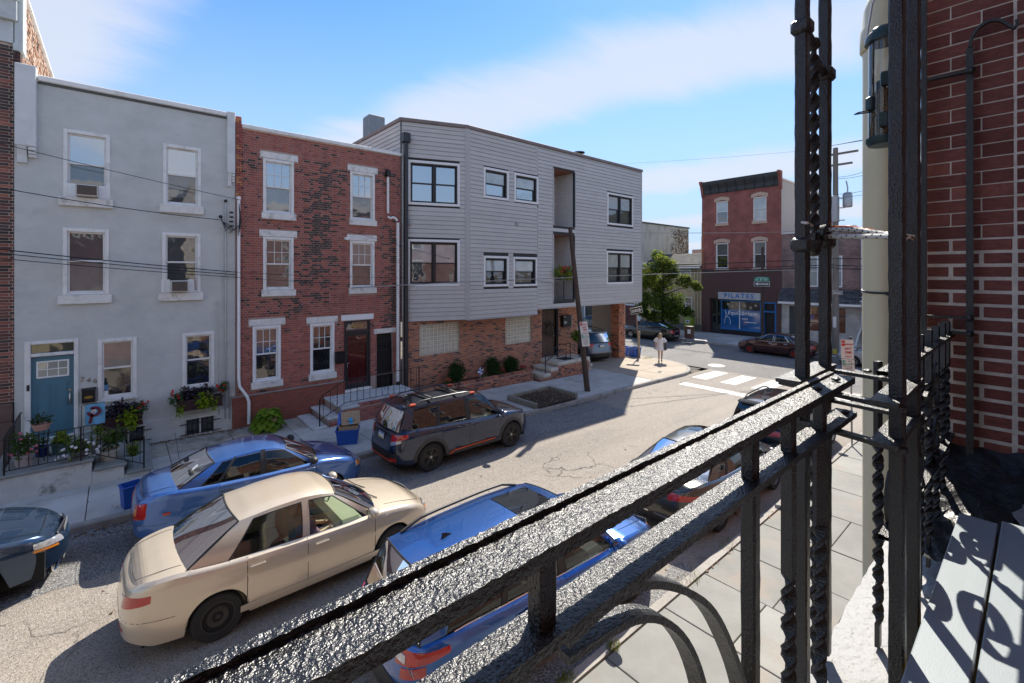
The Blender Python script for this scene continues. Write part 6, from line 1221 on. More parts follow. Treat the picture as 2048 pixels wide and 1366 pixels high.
# --- dark navy compact suv with orange accents
P_NAVY = paint('navy_metallic', (.012, .024, .060), .45, .22); ORG = mat('orange_accent', (.62, .07, .02), .5); CLADM = mat('grey_cladding', (.050, .046, .044), .6, var=.08)
def suv_extra(acc=None, platez=.92, clad=CLADM, low=.42):
    def f(t, body, surf, top, zr_, sx, patch, gp):
        plate(t, -2.285*t_scale[0], platez, 6); patch('sill_cladding', clad, sx(-.88), sx(.92), .305, low, .012, 22, 3); 
        for (p, q) in ((-1.33, .44), (1.36, .44)):
            wr_ = .36
            for sg in (1, -1):
                P = []
                for k in range(21):
                    th_ = math.pi*k/20; x0, z0 = (p+.418*math.cos(th_)), wr_+.418*math.sin(th_); x1, z1 = (p+.50*math.cos(th_)), wr_+.49*math.sin(th_); y0 = surf(sx(max(-2.1, min(2.1, x0))), max(.3, z0), .014)[1]; y1 = surf(sx(max(-2.1, min(2.1, x1))), max(.3, z1), .010)[1]; P.append([(x0, sg*(y0-.02), z0), (x0, sg*y0, z0), (x1, sg*y1, z1), (x1, sg*(y1-.012), z1)])
                b = MB(); b.grid(P, flip=(sg > 0)); b.build('arch_trim', clad, body)
        if acc:
            for sg in (1, -1):
                b = MB(); b.bar([(-.80, sg*(surf(sx(-.8), .36)[1]+.022), .33), (-.66, sg*(surf(sx(-.6), .38)[1]+.022), .40), (.70, sg*(surf(sx(.6), .4)[1]+.022), .43)], (0, 0, 1), .03, .012); b.build('orange_strip', acc, body)
                for xx in (-1.72, .12): b = MB(); b.box(xx-.09, xx+.09, sg*.53, sg*.60, zr_(xx)+.03, zr_(xx)+.085, bev=.02); b.build('rail_accent', acc, t)
            b = MB(); Q = [surf(s_, .40, .016) for s_ in np.linspace(.105, 0, 12)]; b.tube(Q + [(x, -y, z) for x, y, z in reversed(Q[:-1])], .014, 6); b.build('orange_strip', acc, body)
            b = MB(); b.tube([(-2.29, .05, 1.30), (-2.31, .32, 1.20), (-2.30, .45, 1.18)], .010, 5); b.build('rear_wiper', BLACKP, t)
        patch('reflector', LENSR, .085, .12, .40, .48, .012)
    return f
t_scale = [1.0]
car('navy_suv', 'dark navy compact SUV with orange accents parked before the brick house', 'car', (7.36, 11.0, rz_(7.4)), 0, suv(P_NAVY, pitch=PITCH, rail_mat=mat('rail_grey', (.055, .06, .07), .4), crossbars=[-1.15, -.35], sunroof=(-.55, .15), spoiler_mat=P_NAVY, roof_paint=paint('roof_black', (.010, .011, .014), .3, .2), extra=[suv_extra(ORG)], cap_mat=ALLOY,
    patches=[('tail_light', LENSR, .085, .170, .86, 1.03, {'z0b': .96, 'z1b': 1.05}), ('reversing_lamp', LENSC, .085, .140, .76, .855, {'z0b': .86, 'z1b': .93}), ('headlight', LENSC, .885, .95, .80, .92, {'z0b': .74, 'z1b': .84}), ('grille', BLACKP, .96, 1.0, .52, .76), ('lower_bumper', BLACKP, .0, .125, .34, .60)]))
# --- bright blue wagon at the near kerb
P_WAG = paint('bright_blue', (.022, .10, .34), .6, .25)
def wag_extra(t, body, surf, top, zr_, sx, patch, gp):
    suv_extra(None, .80, BLACKP, .38)(t, body, surf, top, zr_, sx, patch, gp)
    me = text_mesh('OUTBACK', .075, CHROME, .002, 1.1); o = inst('badge', me, t, (-2.325, -.56, .83), (R(90), 0, R(-90))); me = text_mesh('2.5i', .05, CHROME, .002); inst('badge', me, t, (-2.325, -.56, .76), (R(90), 0, R(-90)))
    b = MB(); b.lathe([(.085, 0), (.10, 0), (.10, .002), (.085, .002)], 0, 0, 0, 24, closed=True); o = b.build('round_sticker', WHITE2, t); o.location = (-2.245, -.40, 1.12); o.rotation_euler = (0, R(-72), 0); text_on('sticker_lettering', 'JOL', .07, WHITE2, o, (0, 0, .001), (0, 0, R(-90)), .001)
    for sg in (1, -1): b = MB(); P = [gp(x, x*.93-.02, 0) for x in np.linspace(-1.85, .85, 16)]; b.tube([(x, sg*(y+.006), z+.012) for x, y, z in P], .010, 6); b.build('chrome_strip', CHROME, t)
car('blue_wagon', 'bright blue wagon parked at the near kerb below the railing', 'car', (4.62, 4.98, rz_(4.6)), 0, suv(P_WAG, 4.80, 1.84, 1.64, pitch=PITCH, rail_mat=BLACKP, sunroof=(-.45, .25), fin=-1.45, extra=[wag_extra], spoiler=None, glass=glass_mat('clear_car_glass', (.66, .72, .70)), rim_mat=ALLOY, fin_mat=BLACKP, handle_mat=P_WAG, rear_split=-1.2,
    patches=[('tail_light', LENSR, .070, .185, .80, .98, {'z0b': .96, 'z1b': 1.02}), ('tail_light_lower', LENSR, .088, .14, .70, .80, {'z0b': .78, 'z1b': .88}), ('reversing_lamp', LENSC, .066, .098, .86, .94, {'off': .013}), ('headlight', LENSC, .885, .95, .78, .90, {'z0b': .72, 'z1b': .82}), ('indicator', LENSO, .882, .90, .74, .82, {'off': .012}), ('grille', BLACKP, .96, 1.0, .52, .74), ('lower_bumper', BLACKP, .0, .125, .32, .62)]))
# --- dark grey sedan ahead of the wagon
P_GREY_ = paint('dark_olive_grey', (.060, .060, .055), .55, .25)
def gs_extra(t, body, surf, top, zr_, sx, patch, gp):
    plate(t, -2.42, .62); patch('light_bar', LENSR, .0, .07, .80, .83, .010); patch('chrome_strip', CHROME, .01, .10, .38, .40, .014)
    for sg in (1, -1): b = MB(); P = [gp(x, x*.66-.03, 0) for x in np.linspace(-1.30, .9, 16)]; b.tube([(x, sg*(y+.006), z+.012) for x, y, z in P], .010, 6); b.build('chrome_strip', CHROME, t)
car('grey_sedan', 'dark grey sedan parked ahead of the bright blue wagon', 'car', (10.38, 5.02, rz_(10.4)), 0, sedan(P_GREY_, 4.92, 1.88, 1.45, pitch=PITCH, wr=.345, sunroof=(-.35, .18), fin=-1.0, rim_mat=ALLOY, handle_mat=CHROME, extra=[gs_extra], patches=[('tail_light', LENSR, .055, .155, .74, .88, {'z0b': .80, 'z1b': .87}), ('headlight', LENSC, .885, .945, .60, .72, {'z0b': .56, 'z1b': .68}), ('grille', BLACKP, .96, 1.0, .36, .60), ('lower_bumper', BLACKP, .0, .10, .26, .38)]))
# --- black suv further along the near kerb
P_BLK = paint('black_gloss', (.008, .009, .010), .3, .2)
t_scale[0] = .96
car('black_suv', 'black SUV parked furthest along the near kerb', 'car', (15.15, 5.02, rz_(15.1)), 0, suv(P_BLK, 4.45, 1.82, 1.63, pitch=PITCH, rim_mat=ALLOY, sunroof=(-1.0, .1), extra=[suv_extra(None, .80)], rail_mat=BLACKP, patches=[('tail_light', LENSR, .045, .165, .84, 1.0, {'z0b': .93, 'z1b': 1.0}), ('headlight', LENSC, .885, .95, .78, .90, {'z0b': .72, 'z1b': .82}), ('grille', BLACKP, .96, 1.0, .52, .74), ('lower_bumper', BLACKP, .0, .115, .32, .58)]))
t_scale[0] = 1.0
# --- dark blue-grey sedan entering at the left edge
P_SLATE = paint('slate_blue', (.024, .052, .105), .55, .2)
def lx_extra(t, body, surf, top, zr_, sx, patch, gp):
    for sg in (1, -1):
        b = MB(); b.add([(2.36, sg*.02, .78), (2.30, sg*.34, .74), (2.36, sg*.16, .44), (2.30, sg*.44, .20), (2.38, sg*.02, .20)], [(0, 1, 2), (0, 2, 4), (2, 3, 4)] if sg < 0 else [(2, 1, 0), (4, 2, 0), (4, 3, 2)]); b.build('grille_half', BLACKP, t)
        b = MB(); b.tube([(2.37, 0, .80), (2.31, sg*.36, .75), (2.37, sg*.18, .45), (2.30, sg*.46, .20), (2.36, 0, .18)], .014, 6); b.build('grille_frame', CHROME, t)
    b = MB()
    for k in range(12): z = .24+k*.045; b.box(2.372, 2.385, -.16-.012*abs(k-6), .16+.012*abs(k-6), z, z+.014)
    b.build('grille_bars', GALV, t)
car('slate_sedan', 'dark slate blue sedan with chrome grille cut off by the left edge', 'car', (-3.05, 10.83, rz_(-3)), R(-1), sedan(P_SLATE, 4.88, 1.87, 1.45, pitch=PITCH, wr=.335, nf=2.8, top=[(-2.44, .88), (-1.8, 1.04), (0, .96), (1.0, .96), (1.6, .93), (2.0, .86), (2.25, .80), (2.44, .70)], extra=[lx_extra], patches=[('tail_light', LENSR, .06, .14, .7, .85), ('headlight', LENSC, .870, .945, .66, .75, {'z0b': .60, 'z1b': .70}), ('indicator', LENSO, .868, .925, .615, .655, {'z0b': .57, 'z1b': .60, 'off': .012})]))
# --- blue-grey suv in the car port
P_STEEL = paint('steel_blue', (.115, .155, .205), .45, .28)
def gsv_extra(t, body, surf, top, zr_, sx, patch, gp):
    plate(t, -2.44, .98, 6); patch('lower_bumper', BLACKP, .0, .13, .34, .56, .012)
    for sg in (1, -1): b = MB(); b.lathe([(.05, -.08), (.055, 0), (.042, 0), (.04, -.06)], -2.40, sg*.52, .40, 14, axis='x', closed=True); b.build('exhaust_tip', CHROME, t)
    patch('arch_trim', BLACKP, sx(-.88), sx(.92), .33, .46, .012, 22, 3)
car('steel_blue_suv', 'steel blue SUV parked under the overhang of the clad building', 'car', (21.55, 18.75, gz(21)-.02), R(75), suv(P_STEEL, 4.85, 1.96, 1.78, rim_mat=ALLOY_D, extra=[gsv_extra], patches=[('tail_light', LENSR, .085, .165, .92, 1.12, {'z0b': .98, 'z1b': 1.10}), ('headlight', LENSC, .885, .95, .78, .90), ('grille', BLACKP, .96, 1.0, .52, .74)]))
# --- cars on the cross street, facing left
car('black_sedan', 'black sedan parked across the cross street under the tree', 'car', (33.45, 21.2, gz(33.4)+ROADZ), R(90), sedan(P_BLK, 4.75, 1.84, 1.45, rim_mat=ALLOY, spokes=10, spw=.07, extra=[lambda t, *k: plate(t, -2.33, .78)]))
car('black_sedan', 'black car parked behind the corner pier, left of the tree', 'car', (33.5, 27.2, gz(33.4)+ROADZ), R(90), sedan(P_BLK, 4.75, 1.84, 1.50, rim_mat=ALLOY, extra=[lambda t, *k: plate(t, -2.33, .78)]))
P_MAR = paint('dark_maroon', (.055, .016, .016), .45, .25)
car('maroon_sedan', 'dark maroon sedan with red wheels parked before the PILATES shop', 'car', (33.2, 11.55, gz(33.2)+ROADZ), R(90), sedan(P_MAR, 4.75, 1.82, 1.44, rim_mat=REDW, spokes=5, pair=.2, spw=.06, handle_mat=CHROME, seal=CHROME))
P_SILV = paint('silver', (.42, .43, .45), .6, .3)
car('silver_hatchback', 'silver hatchback parked behind the maroon sedan on the cross street', 'car', (33.0, 5.85, gz(33)+ROADZ), R(90), sedan(P_SILV, 4.5, 1.76, 1.50, top=[(-2.25, 1.0), (-1.9, 1.08), (-1.2, 1.03), (0, .97), (.9, .95), (1.2, .94), (1.6, .86), (2.0, .72), (2.25, .58)], cols=[(-2.05, -1.15, 'P'), (-1.65, -1.0, 'W'), (-1.0, -.72, 'B'), (-.94, -.68, 'W'), (-.10, -.08, 'B'), (.0, .0, 'W'), (1.1, .34, 'P'), (1.28, .44, 'P')], rim_mat=ALLOY))
# motorcycle glimpsed through the car port
mc = thing('motorcycle', 'red and black motorcycle seen through the car port opening', 'motorcycle', (32.6, 25.2, gz(32)+ROADZ), R(60))
for x in (-.68, .70): b = MB(); b.lathe([(.24, -.05), (.30, -.06), (.31, 0), (.30, .06), (.24, .05)], x, 0, .31, 22, axis='y', closed=True); b.lathe([(0, -.02), (.24, -.02), (.24, .02), (0, .02)], x, 0, .31, 16, axis='y'); b.build('wheel', RUBBER, mc)
b = MB(); b.ball((.15, 0, .85), .34, .19, .20); b.ball((.55, 0, .90), .22, .22, .26); b.ball((-.65, 0, .92), .30, .12, .10); b.build('fairing', mat('motorcycle_red', (.50, .03, .02), .3, coat=1), mc)
b = MB(); b.tube([(.70, 0, .31), (.48, 0, .95), (.40, -.34, 1.06)], .03, 6); b.tube([(.48, 0, .95), (.40, .34, 1.06)], .02, 6); b.box(-.3, .35, -.14, .14, .30, .70, bev=.05); b.ball((-.35, 0, .84), .34, .15, .08); b.tube([(-.68, 0, .31), (-.2, 0, .42)], .035, 6); b.build('frame', BLACKP, mc)
# ------------------------------------------------------------------ plants
def leafmat(name, col, var=.35): 
    m = mat(name, col, .55, var=var, vscale=6, spec=.4); p = m.node_tree.nodes['Principled BSDF']; p.inputs['Specular IOR Level'].default_value = .15; p.inputs['Roughness'].default_value = .7; n, l = m.node_tree.nodes, m.node_tree.links; tl = n.new('ShaderNodeBsdfTranslucent'); tl.inputs[0].default_value = (col[0]*1.7, col[1]*1.6, col[2]*.9, 1); mx = n.new('ShaderNodeMixShader'); mx.inputs[0].default_value = .38; l.new(p.outputs[0], mx.inputs[1]); l.new(tl.outputs[0], mx.inputs[2]); l.new(mx.outputs[0], n['Material Output'].inputs[0]); return m
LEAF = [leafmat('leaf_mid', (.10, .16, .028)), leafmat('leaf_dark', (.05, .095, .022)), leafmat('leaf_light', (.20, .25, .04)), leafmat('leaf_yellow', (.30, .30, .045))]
def leaf(b, c, d, up, l, w, mi, curl=.25):
    """one bent leaf: base c, direction d, surface normal up"""
    d = d.normalized(); s = d.cross(up)
    if s.length < 1e-4: s = d.orthogonal()
    s.normalize(); n = s.cross(d).normalized(); m = c + d*l*.5 + n*l*curl*.5; e = c + d*l - n*l*curl*.35
    b.add([c, m + s*w*.5 - n*w*.12, e, m - s*w*.5 - n*w*.12, m], [(0, 1, 4), (1, 2, 4), (2, 3, 4), (3, 0, 4)], mi, False)
def rvec(rnd): 
    while True:
        v = Vector((rnd.uniform(-1, 1), rnd.uniform(-1, 1), rnd.uniform(-1, 1)))
        if .05 < v.length < 1: return v
def leaf_lobe(b, c, r, n, size, mis, rnd, squash=1.0, shell_=.55):
    c = Vector(c)
    for _ in range(n):
        v = rvec(rnd); v = v.normalized()*(shell_+(1-shell_)*rnd.random())*r; v.z *= squash; d = (v.normalized()+rvec(rnd)*.8); d.z -= .25; leaf(b, c+v, d, Vector((0, 0, 1))+rvec(rnd)*.7, size*rnd.uniform(.7, 1.3), size*rnd.uniform(.4, .65), rnd.choice(mis))
# street tree across the cross street
rnd = random.Random(31); tr = thing('street_tree', 'leafy green street tree between the clad building and the tan building', 'tree', (36.0, 21.6, gz(36)))
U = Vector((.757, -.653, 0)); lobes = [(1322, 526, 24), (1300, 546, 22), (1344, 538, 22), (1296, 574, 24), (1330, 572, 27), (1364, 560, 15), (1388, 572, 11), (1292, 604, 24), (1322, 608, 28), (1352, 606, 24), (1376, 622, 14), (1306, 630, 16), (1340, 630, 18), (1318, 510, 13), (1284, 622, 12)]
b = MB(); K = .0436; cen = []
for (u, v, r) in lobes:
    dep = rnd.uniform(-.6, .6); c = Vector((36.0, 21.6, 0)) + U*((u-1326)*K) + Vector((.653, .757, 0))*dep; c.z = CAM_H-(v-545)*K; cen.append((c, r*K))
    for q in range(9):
        e = c+rvec(rnd)*r*K*.75; leaf_lobe(b, e, r*K*.50, int(8.5*r), .19, (0, 0, 1, 1, 2, 2, 3) if v < 580 else (0, 1, 1, 2), rnd, .8, .3)  # upper lobes get paler, yellower leaves: sunlit crown top put into the colour
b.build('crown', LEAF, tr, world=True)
BARK = mat('bark', (.045, .036, .028), .95, var=.4, vscale=12, bump=.8, bscale=30, stretch=(1, 1, .2)); b = MB(); base = Vector((36.0, 21.6, gz(36))); b.tube([base, base+Vector((.03, .02, 1.2)), base+Vector((-.05, .05, 2.6)), base+Vector((.02, 0, 4.2)), base+Vector((0, 0, 6.4))], [.17, .14, .12, .08, .03], 10); b.build('trunk', BARK, tr, world=True)
for (c, r) in cen: b = MB(); s_ = base+Vector((0, 0, max(1.6, min(5.2, c.z-gz(36)-.8)))); m_ = (s_+c)/2+Vector((0, 0, .15)); b.tube([s_, m_, c], [.05, .035, .012], 6); b.build('limb', BARK, tr, world=True)
# clipped shrubs in the raised bed
DKG = [leafmat('yew_dark', (.022, .055, .018)), leafmat('yew_mid', (.04, .085, .025)), leafmat('yew_light', (.07, .12, .035))]
for i, (x, w, h, lab) in enumerate(((10.75, .42, .92, 'round dark green shrub left of the pinwheel in the raised bed'), (12.62, .42, .90, 'tall dark green shrub right of the pinwheel in the raised bed'), (13.75, .40, .72, 'low dark green shrub nearest the steps in the raised bed'))):
    t = thing('shrub', lab, 'shrub', (x, 15.98, .22), group='shrubs in the raised bed'); b = MB()
    for q in range(26): e = rvec(rnd); leaf_lobe(b, (e.x*w*.66, e.y*w*.5, h*.5+e.z*h*.40), w*.45*rnd.uniform(.7, 1.15), 80, .085, (0, 0, 1, 1, 2), rnd, 1.0, .5)
    b.build('foliage', DKG, t); b = MB(); b.ball((0, 0, h*.48), w*.6, w*.5, h*.34); b.build('inner_mass', DKG[0], t); b = MB(); b.tube([(0, 0, -.02), (0, 0, h*.4)], .03, 6); b.build('stem', BARK, t)
RED = mat('red_petal', (.50, .02, .02), .6); 
for (x, m_, lab, nfl) in ((13.05, RED, 'small red flowering plant between the shrubs', 16), (14.35, RED, 'small reddish plant at the right end of the raised bed', 14), (10.2, mat('orange_petal', (.45, .09, .03), .6), 'small orange flowering plant at the left shrub', 12), (12.05, leafmat('pale_variegated', (.30, .32, .16)), 'pale variegated plant beside the pinwheel', 0)):
    t = thing('bedding_plant', lab, 'plant', (x, 15.85, .22)); b = MB(); leaf_lobe(b, (0, 0, .13), .16, 90, .09, (0, 1), rnd, .8, .2); b.build('leaves', [LEAF[1], LEAF[0]] if nfl else [m_, LEAF[0]], t)
    for k in range(nfl): b = MB(); v = rvec(rnd)*.16; b.ball((v.x, v.y, .2+abs(v.z)*.8), .028, seg=6, rings=4); b.build('flower', m_, t)
pw = thing('pinwheel', 'blue and white pinwheel on a stick in the raised bed', 'pinwheel', (11.82, 15.8, .2)); b = MB(); b.tube([(0, 0, 0), (0, 0, .42)], .008, 6); b.build('stick', WHITE2, pw)
for k in range(8): a = k*math.pi/4; b = MB(); b.add([(0, -.02, .42), (.17*math.cos(a), -.03, .42+.17*math.sin(a)), (.15*math.cos(a+.6), -.05, .42+.15*math.sin(a+.6))], [(0, 1, 2)]); b.build('vane', mat('pinwheel_blue', (.06, .12, .45), .4) if k % 2 else WHITE2, pw)
# hosta at the foot of the brick house
ho = thing('hosta', 'big leaved bright green hosta against the red brick base', 'plant', (3.55, 15.75, gz(3.5))); HOST = [leafmat('hosta_light', (.20, .30, .03), .2), leafmat('hosta_mid', (.12, .22, .03), .2), leafmat('hosta_dry', (.30, .22, .10), .2)]
for k in range(58):
    t_ = k/58; an = k*2.399; rad = .12+.42*t_; z = .78-.50*t_; c = Vector((rad*.55*math.cos(an), rad*.5*math.sin(an), z*.75)); d = Vector((math.cos(an), math.sin(an), .15-.75*t_)); l = rnd.uniform(.24, .34); b = MB(); s_ = d.cross(Vector((0, 0, 1))).normalized(); n_ = s_.cross(d).normalized(); P = []
    for i in range(7):
        u = i/6; w = l*.46*math.sin(math.pi*min(1, .08+u*.92))**.75; P.append([c+d.normalized()*l*u + s_*w*v*.9 - n_*(.14*l*abs(v)**1.5*-.6) - Vector((0, 0, 1))*l*.35*u*u + n_*.012*math.sin(v*7) for v in (-1, -.55, 0, .55, 1)])
    b.grid(P); b.build('leaf', HOST[2] if k in (23, 40) else rnd.choice(HOST[:2]), ho)
b = MB(); b.ball((0, 0, .22), .3, .25, .25); b.build('crown_base', DKG[0], ho)
# window boxes
PURP = [mat('purple_leaf', (.012, .006, .012), .45, var=.3), mat('purple_leaf_light', (.025, .010, .022), .45, var=.3)]; LIME = [leafmat('lime_leaf', (.28, .36, .02), .2), leafmat('lime_leaf_dark', (.16, .26, .02), .2)]; BOXM = mat('plum_window_box', (.050, .018, .022), .6, var=.15)
for (x0, x1, zb, lab) in ((-.42, .52, .70, 'window box with purple, lime and red plants beside the mailbox'), (1.30, 2.40, .86, 'window box with purple, lime and red plants below the right ground floor window')):
    t = thing('window_box', lab, 'window box', ((x0+x1)/2, 16.3, zb), group='window boxes of the grey house'); w = (x1-x0)/2; b = MB(); b.prism([(-.13, 0), (.10, 0), (.18, .26), (-.16, .26)], 'x', -w, w); b.build('box', BOXM, t); b = MB(); b.box(-w-.02, w+.02, -.19, .19, .255, .29, bev=.01); b.box(-w-.015, w+.015, -.15, .12, -.02, .02); b.build('moulding', BOXM, t)
    b = MB()
    for q in range(16): leaf_lobe(b, (rnd.uniform(-w*.72, w*.62), rnd.uniform(-.12, .1), .42+rnd.uniform(-.04, .14)), .13, 20, .12, (0, 1), rnd, .8, .2)
    b.build('purple_foliage', PURP, t); b = MB()
    for q in range(9): leaf_lobe(b, (rnd.uniform(-w*.15, w*.55), -.2+rnd.uniform(-.05, .05), .26+rnd.uniform(-.12, .1)), .11, 16, .12, (0, 0, 1), rnd, 1.1, .2)
    for q in range(4): leaf_lobe(b, (-w*.9, -.16, .16-.06*q), .09, 16, .09, (0, 1), rnd, 1, .2); leaf_lobe(b, (w*.62, -.2, .2-.08*q), .10, 16, .09, (0, 1), rnd, 1, .2)
    b.build('lime_foliage', LIME, t); b = MB()
    for q in range(6): leaf_lobe(b, (-w*1.0+rnd.uniform(-.12, .12), rnd.uniform(-.14, .05), .36+rnd.uniform(-.08, .12)), .11, 22, .085, (0, 1), rnd, 1, .2); leaf_lobe(b, (w*.95+rnd.uniform(-.1, .12), rnd.uniform(-.14, .05), .42+rnd.uniform(-.05, .14)), .11, 22, .085, (0, 1), rnd, 1, .2)
    b.build('green_foliage', [LEAF[1], DKG[2]], t)
    for q in range(14): sgn = rnd.choice((-1, 1)); b = MB(); c = (sgn*w*.98+rnd.uniform(-.14, .14), rnd.uniform(-.2, -.02), .46+rnd.uniform(-.08, .16)); b.ball(c, .03, .03, .035, 6, 4); b.build('flower', RED, t)
# pots on the stoop
def pot(label, loc, r, h, m_, fol, mats_, n, lobe, size, flowers=None, nf=0, trail=0.0, taper=.75):
    t = thing('flower_pot', label, 'flower pot', loc); b = MB(); b.lathe([(0, 0), (r*taper, 0), (r*.98, h*.9), (r*1.08, h*.9), (r*1.08, h), (r*.9, h), (r*.88, h*.9), (0, h*.88)], seg=24); b.build('pot', m_, t); b = MB()
    for q in range(n): v = rvec(rnd); leaf_lobe(b, (v.x*lobe[0], v.y*lobe[1]-trail*abs(v.z)*.6, h+lobe[2]*.8+v.z*lobe[2]-trail*abs(v.x)), .45*max(lobe), 26, size, range(len(mats_)), rnd, .9, .2)
    b.build('foliage', mats_, t)
    for q in range(nf): v = rvec(rnd).normalized(); b = MB(); c = (v.x*lobe[0]*1.25, -abs(v.y)*lobe[1]*1.3-trail*.3, h+lobe[2]*.8+v.z*lobe[2]*1.2-trail*abs(v.x)); b.ball(c, .035, .03, .03, 7, 4); b.build('flower', flowers, t)
    return t
PINK = mat('pink_petal', (.60, .14, .20), .6); DAISY = mat('white_petal', (.72, .70, .72), .6)
pot('pink flowering shrub in a pale pot at the left end of the stoop', (-1.55, 14.55, .64), .17, .24, mat('pale_pink_pot', (.50, .42, .42), .6), None, [LEAF[1], DKG[2], LEAF[0]], 16, (.20, .18, .24), .09, PINK, 9)
pot('dark blue pot below the iron plant stand', (-1.32, 15.0, .64), .13, .22, mat('cobalt_glaze', (.01, .02, .16), .2, coat=1), None, [DKG[0], DKG[1]], 4, (.12, .1, .1), .06)
pot('teal pot of lettuce green leaves beside the blue door', (-1.0, 14.95, .64), .17, .26, mat('teal_glaze', (.06, .12, .13), .35), None, [LIME[1], LEAF[2]], 7, (.14, .12, .10), .12)
pot('white daisies trailing over the stoop edge', (-.68, 14.3, .64), .14, .16, mat('grey_pot', (.2, .2, .19), .7), None, [LEAF[0], LEAF[1], LEAF[2]], 16, (.30, .16, .20), .08, DAISY, 24, .18)
pot('cream pot with a tall leafy plant on the middle step', (-.16, 14.5, .40), .20, .24, mat('cream_pot', (.52, .48, .40), .6, stain=(.2, .18, .15), stain_scale=6, stain_amt=.5), None, [LEAF[1], LEAF[0], DKG[2]], 14, (.24, .2, .28), .10)
pot('pale blue pot with a rounded shrub on the lowest step', (.30, 14.42, .165), .19, .27, mat('pale_blue_pot', (.30, .38, .44), .5), None, [LEAF[0], LEAF[2]], 20, (.13, .12, .16), .06)
ps = thing('plant_stand', 'black scrolled iron plant stand on the stoop', 'plant stand', (-1.3, 14.75, .64)); b = MB()
for a in (0, 1.57, 3.14, 4.71): ca, sa = math.cos(a+.4), math.sin(a+.4); b.tube([(.17*ca, .17*sa, 0), (.13*ca, .13*sa, .05), (.10*ca, .10*sa, .3), (.13*ca, .13*sa, .62), (.11*ca, .11*sa, .68)], .008, 6)
b.lathe([(.11, .66), (.125, .67), (.11, .68)], seg=20, closed=True); b.lathe([(.09, .25), (.10, .255), (.09, .26)], seg=20, closed=True); b.build('frame', IRON, ps)
pot('terracotta pink trough on top of the iron plant stand', (-1.3, 14.75, 1.30), .16, .14, mat('terracotta_pink', (.52, .30, .24), .7), None, [LEAF[1], DKG[1], BARK], 5, (.2, .12, .08), .08)
fg = thing('garden_flag', 'light blue garden flag with a maroon letter P on the stoop railing', 'flag', (-.45, 15.0, .62)); b = MB(); b.tube([(-.20, 0, 0), (-.20, 0, 1.02), (-.16, 0, 1.06), (.22, 0, 1.06)], .008, 6); b.build('pole', IRON, fg)
b = MB(); P = [[(-.14+.36*i/8, .02*math.sin(i*1.1+j*.5), .55+.50*j/6) for i in range(9)] for j in range(7)]; b.grid(P); fl_ = b.build('cloth', mat('sky_blue_cloth', (.16, .44, .70), .8), fg)
MARO = mat('maroon_print', (.15, .012, .03), .7); b = MB(); pr = [(-.035+.02*k/8, -.045, .62+.04*k) for k in range(9)]; 
b.bar([(-.055, -.03, .60), (-.03, -.03, .72), (-.005, -.03, .86), (.02, -.03, .96)], (0, 1, 0), .012, .055); b.bar([(.02+.105*math.cos(a), -.03, .87+.10*math.sin(a)) for a in np.linspace(2.2, -3.2, 22)], (0, 1, 0), .012, .05); b.build('letter_print', MARO, fl_); b = MB(); b.bar([(.02+(.05-.035*k/16)*math.cos(k*.6), -.034, .87+(.05-.035*k/16)*math.sin(k*.6)) for k in range(17)], (0, 1, 0), .010, .016); b.build('spiral_print', WHITE2, fl_)
# planter bowl and wreath at the brown door, flower basket on the balcony
pb = thing('planter_bowl', 'dark bowl of leafy plants on a thin stand beside the entrance steps', 'planter', (18.0, 15.5, .54)); b = MB(); b.tube([(0, 0, 0), (0, 0, .75)], .018, 6); b.lathe([(.14, 0), (.14, .02)], seg=14); b.build('stand', IRON, pb); b = MB(); b.lathe([(0, .72), (.16, .74), (.26, .88), (.27, 1.0), (.24, 1.0), (0, .96)], seg=20); b.build('bowl', DKBRONZE, pb); b = MB()
for q in range(26): v = rvec(rnd); leaf_lobe(b, (-.12+v.x*.48, v.y*.25, 1.08+v.z*.22), .16, 24, .15, (0, 1, 2), rnd, 1, .2)
b.build('foliage', [LEAF[0], LEAF[2], LEAF[1]], pb)
wr = thing('door_wreath', 'dried grey green wreath on the brown entrance door', 'wreath', (16.55, 16.3, 2.0)); b = MB()
for q in range(22): a = q*.2856; leaf_lobe(b, (.22*math.cos(a), 0, .30*math.sin(a)), .10, 14, .09, (0, 1), rnd, 1, .2)
b.build('twigs', [leafmat('sage_dry', (.14, .15, .10)), BARK], wr)
bb = thing('flower_basket', 'basket of red flowers and ferns on the lower recessed balcony', 'flower basket', (16.75, 15.55, 4.55)); b = MB(); b.lathe([(0, 0), (.3, .02), (.42, .22), (.40, .22), (0, .18)], seg=18, sx=1.4, sy=.5); b.build('basket', DKBRONZE, bb); b = MB()
for q in range(22): v = rvec(rnd); leaf_lobe(b, (v.x*.72, v.y*.2-.1, .30+v.z*.26), .17, 16, .17, (0, 1, 2), rnd, 1, .2)
b.build('foliage', [LEAF[0], LEAF[2], LEAF[3]], bb)
for q in range(10): v = rvec(rnd); b = MB(); b.ball((v.x*.5, -.15+v.y*.1, .45+v.z*.2), .06, seg=6, rings=4); b.build('flower', RED, bb)
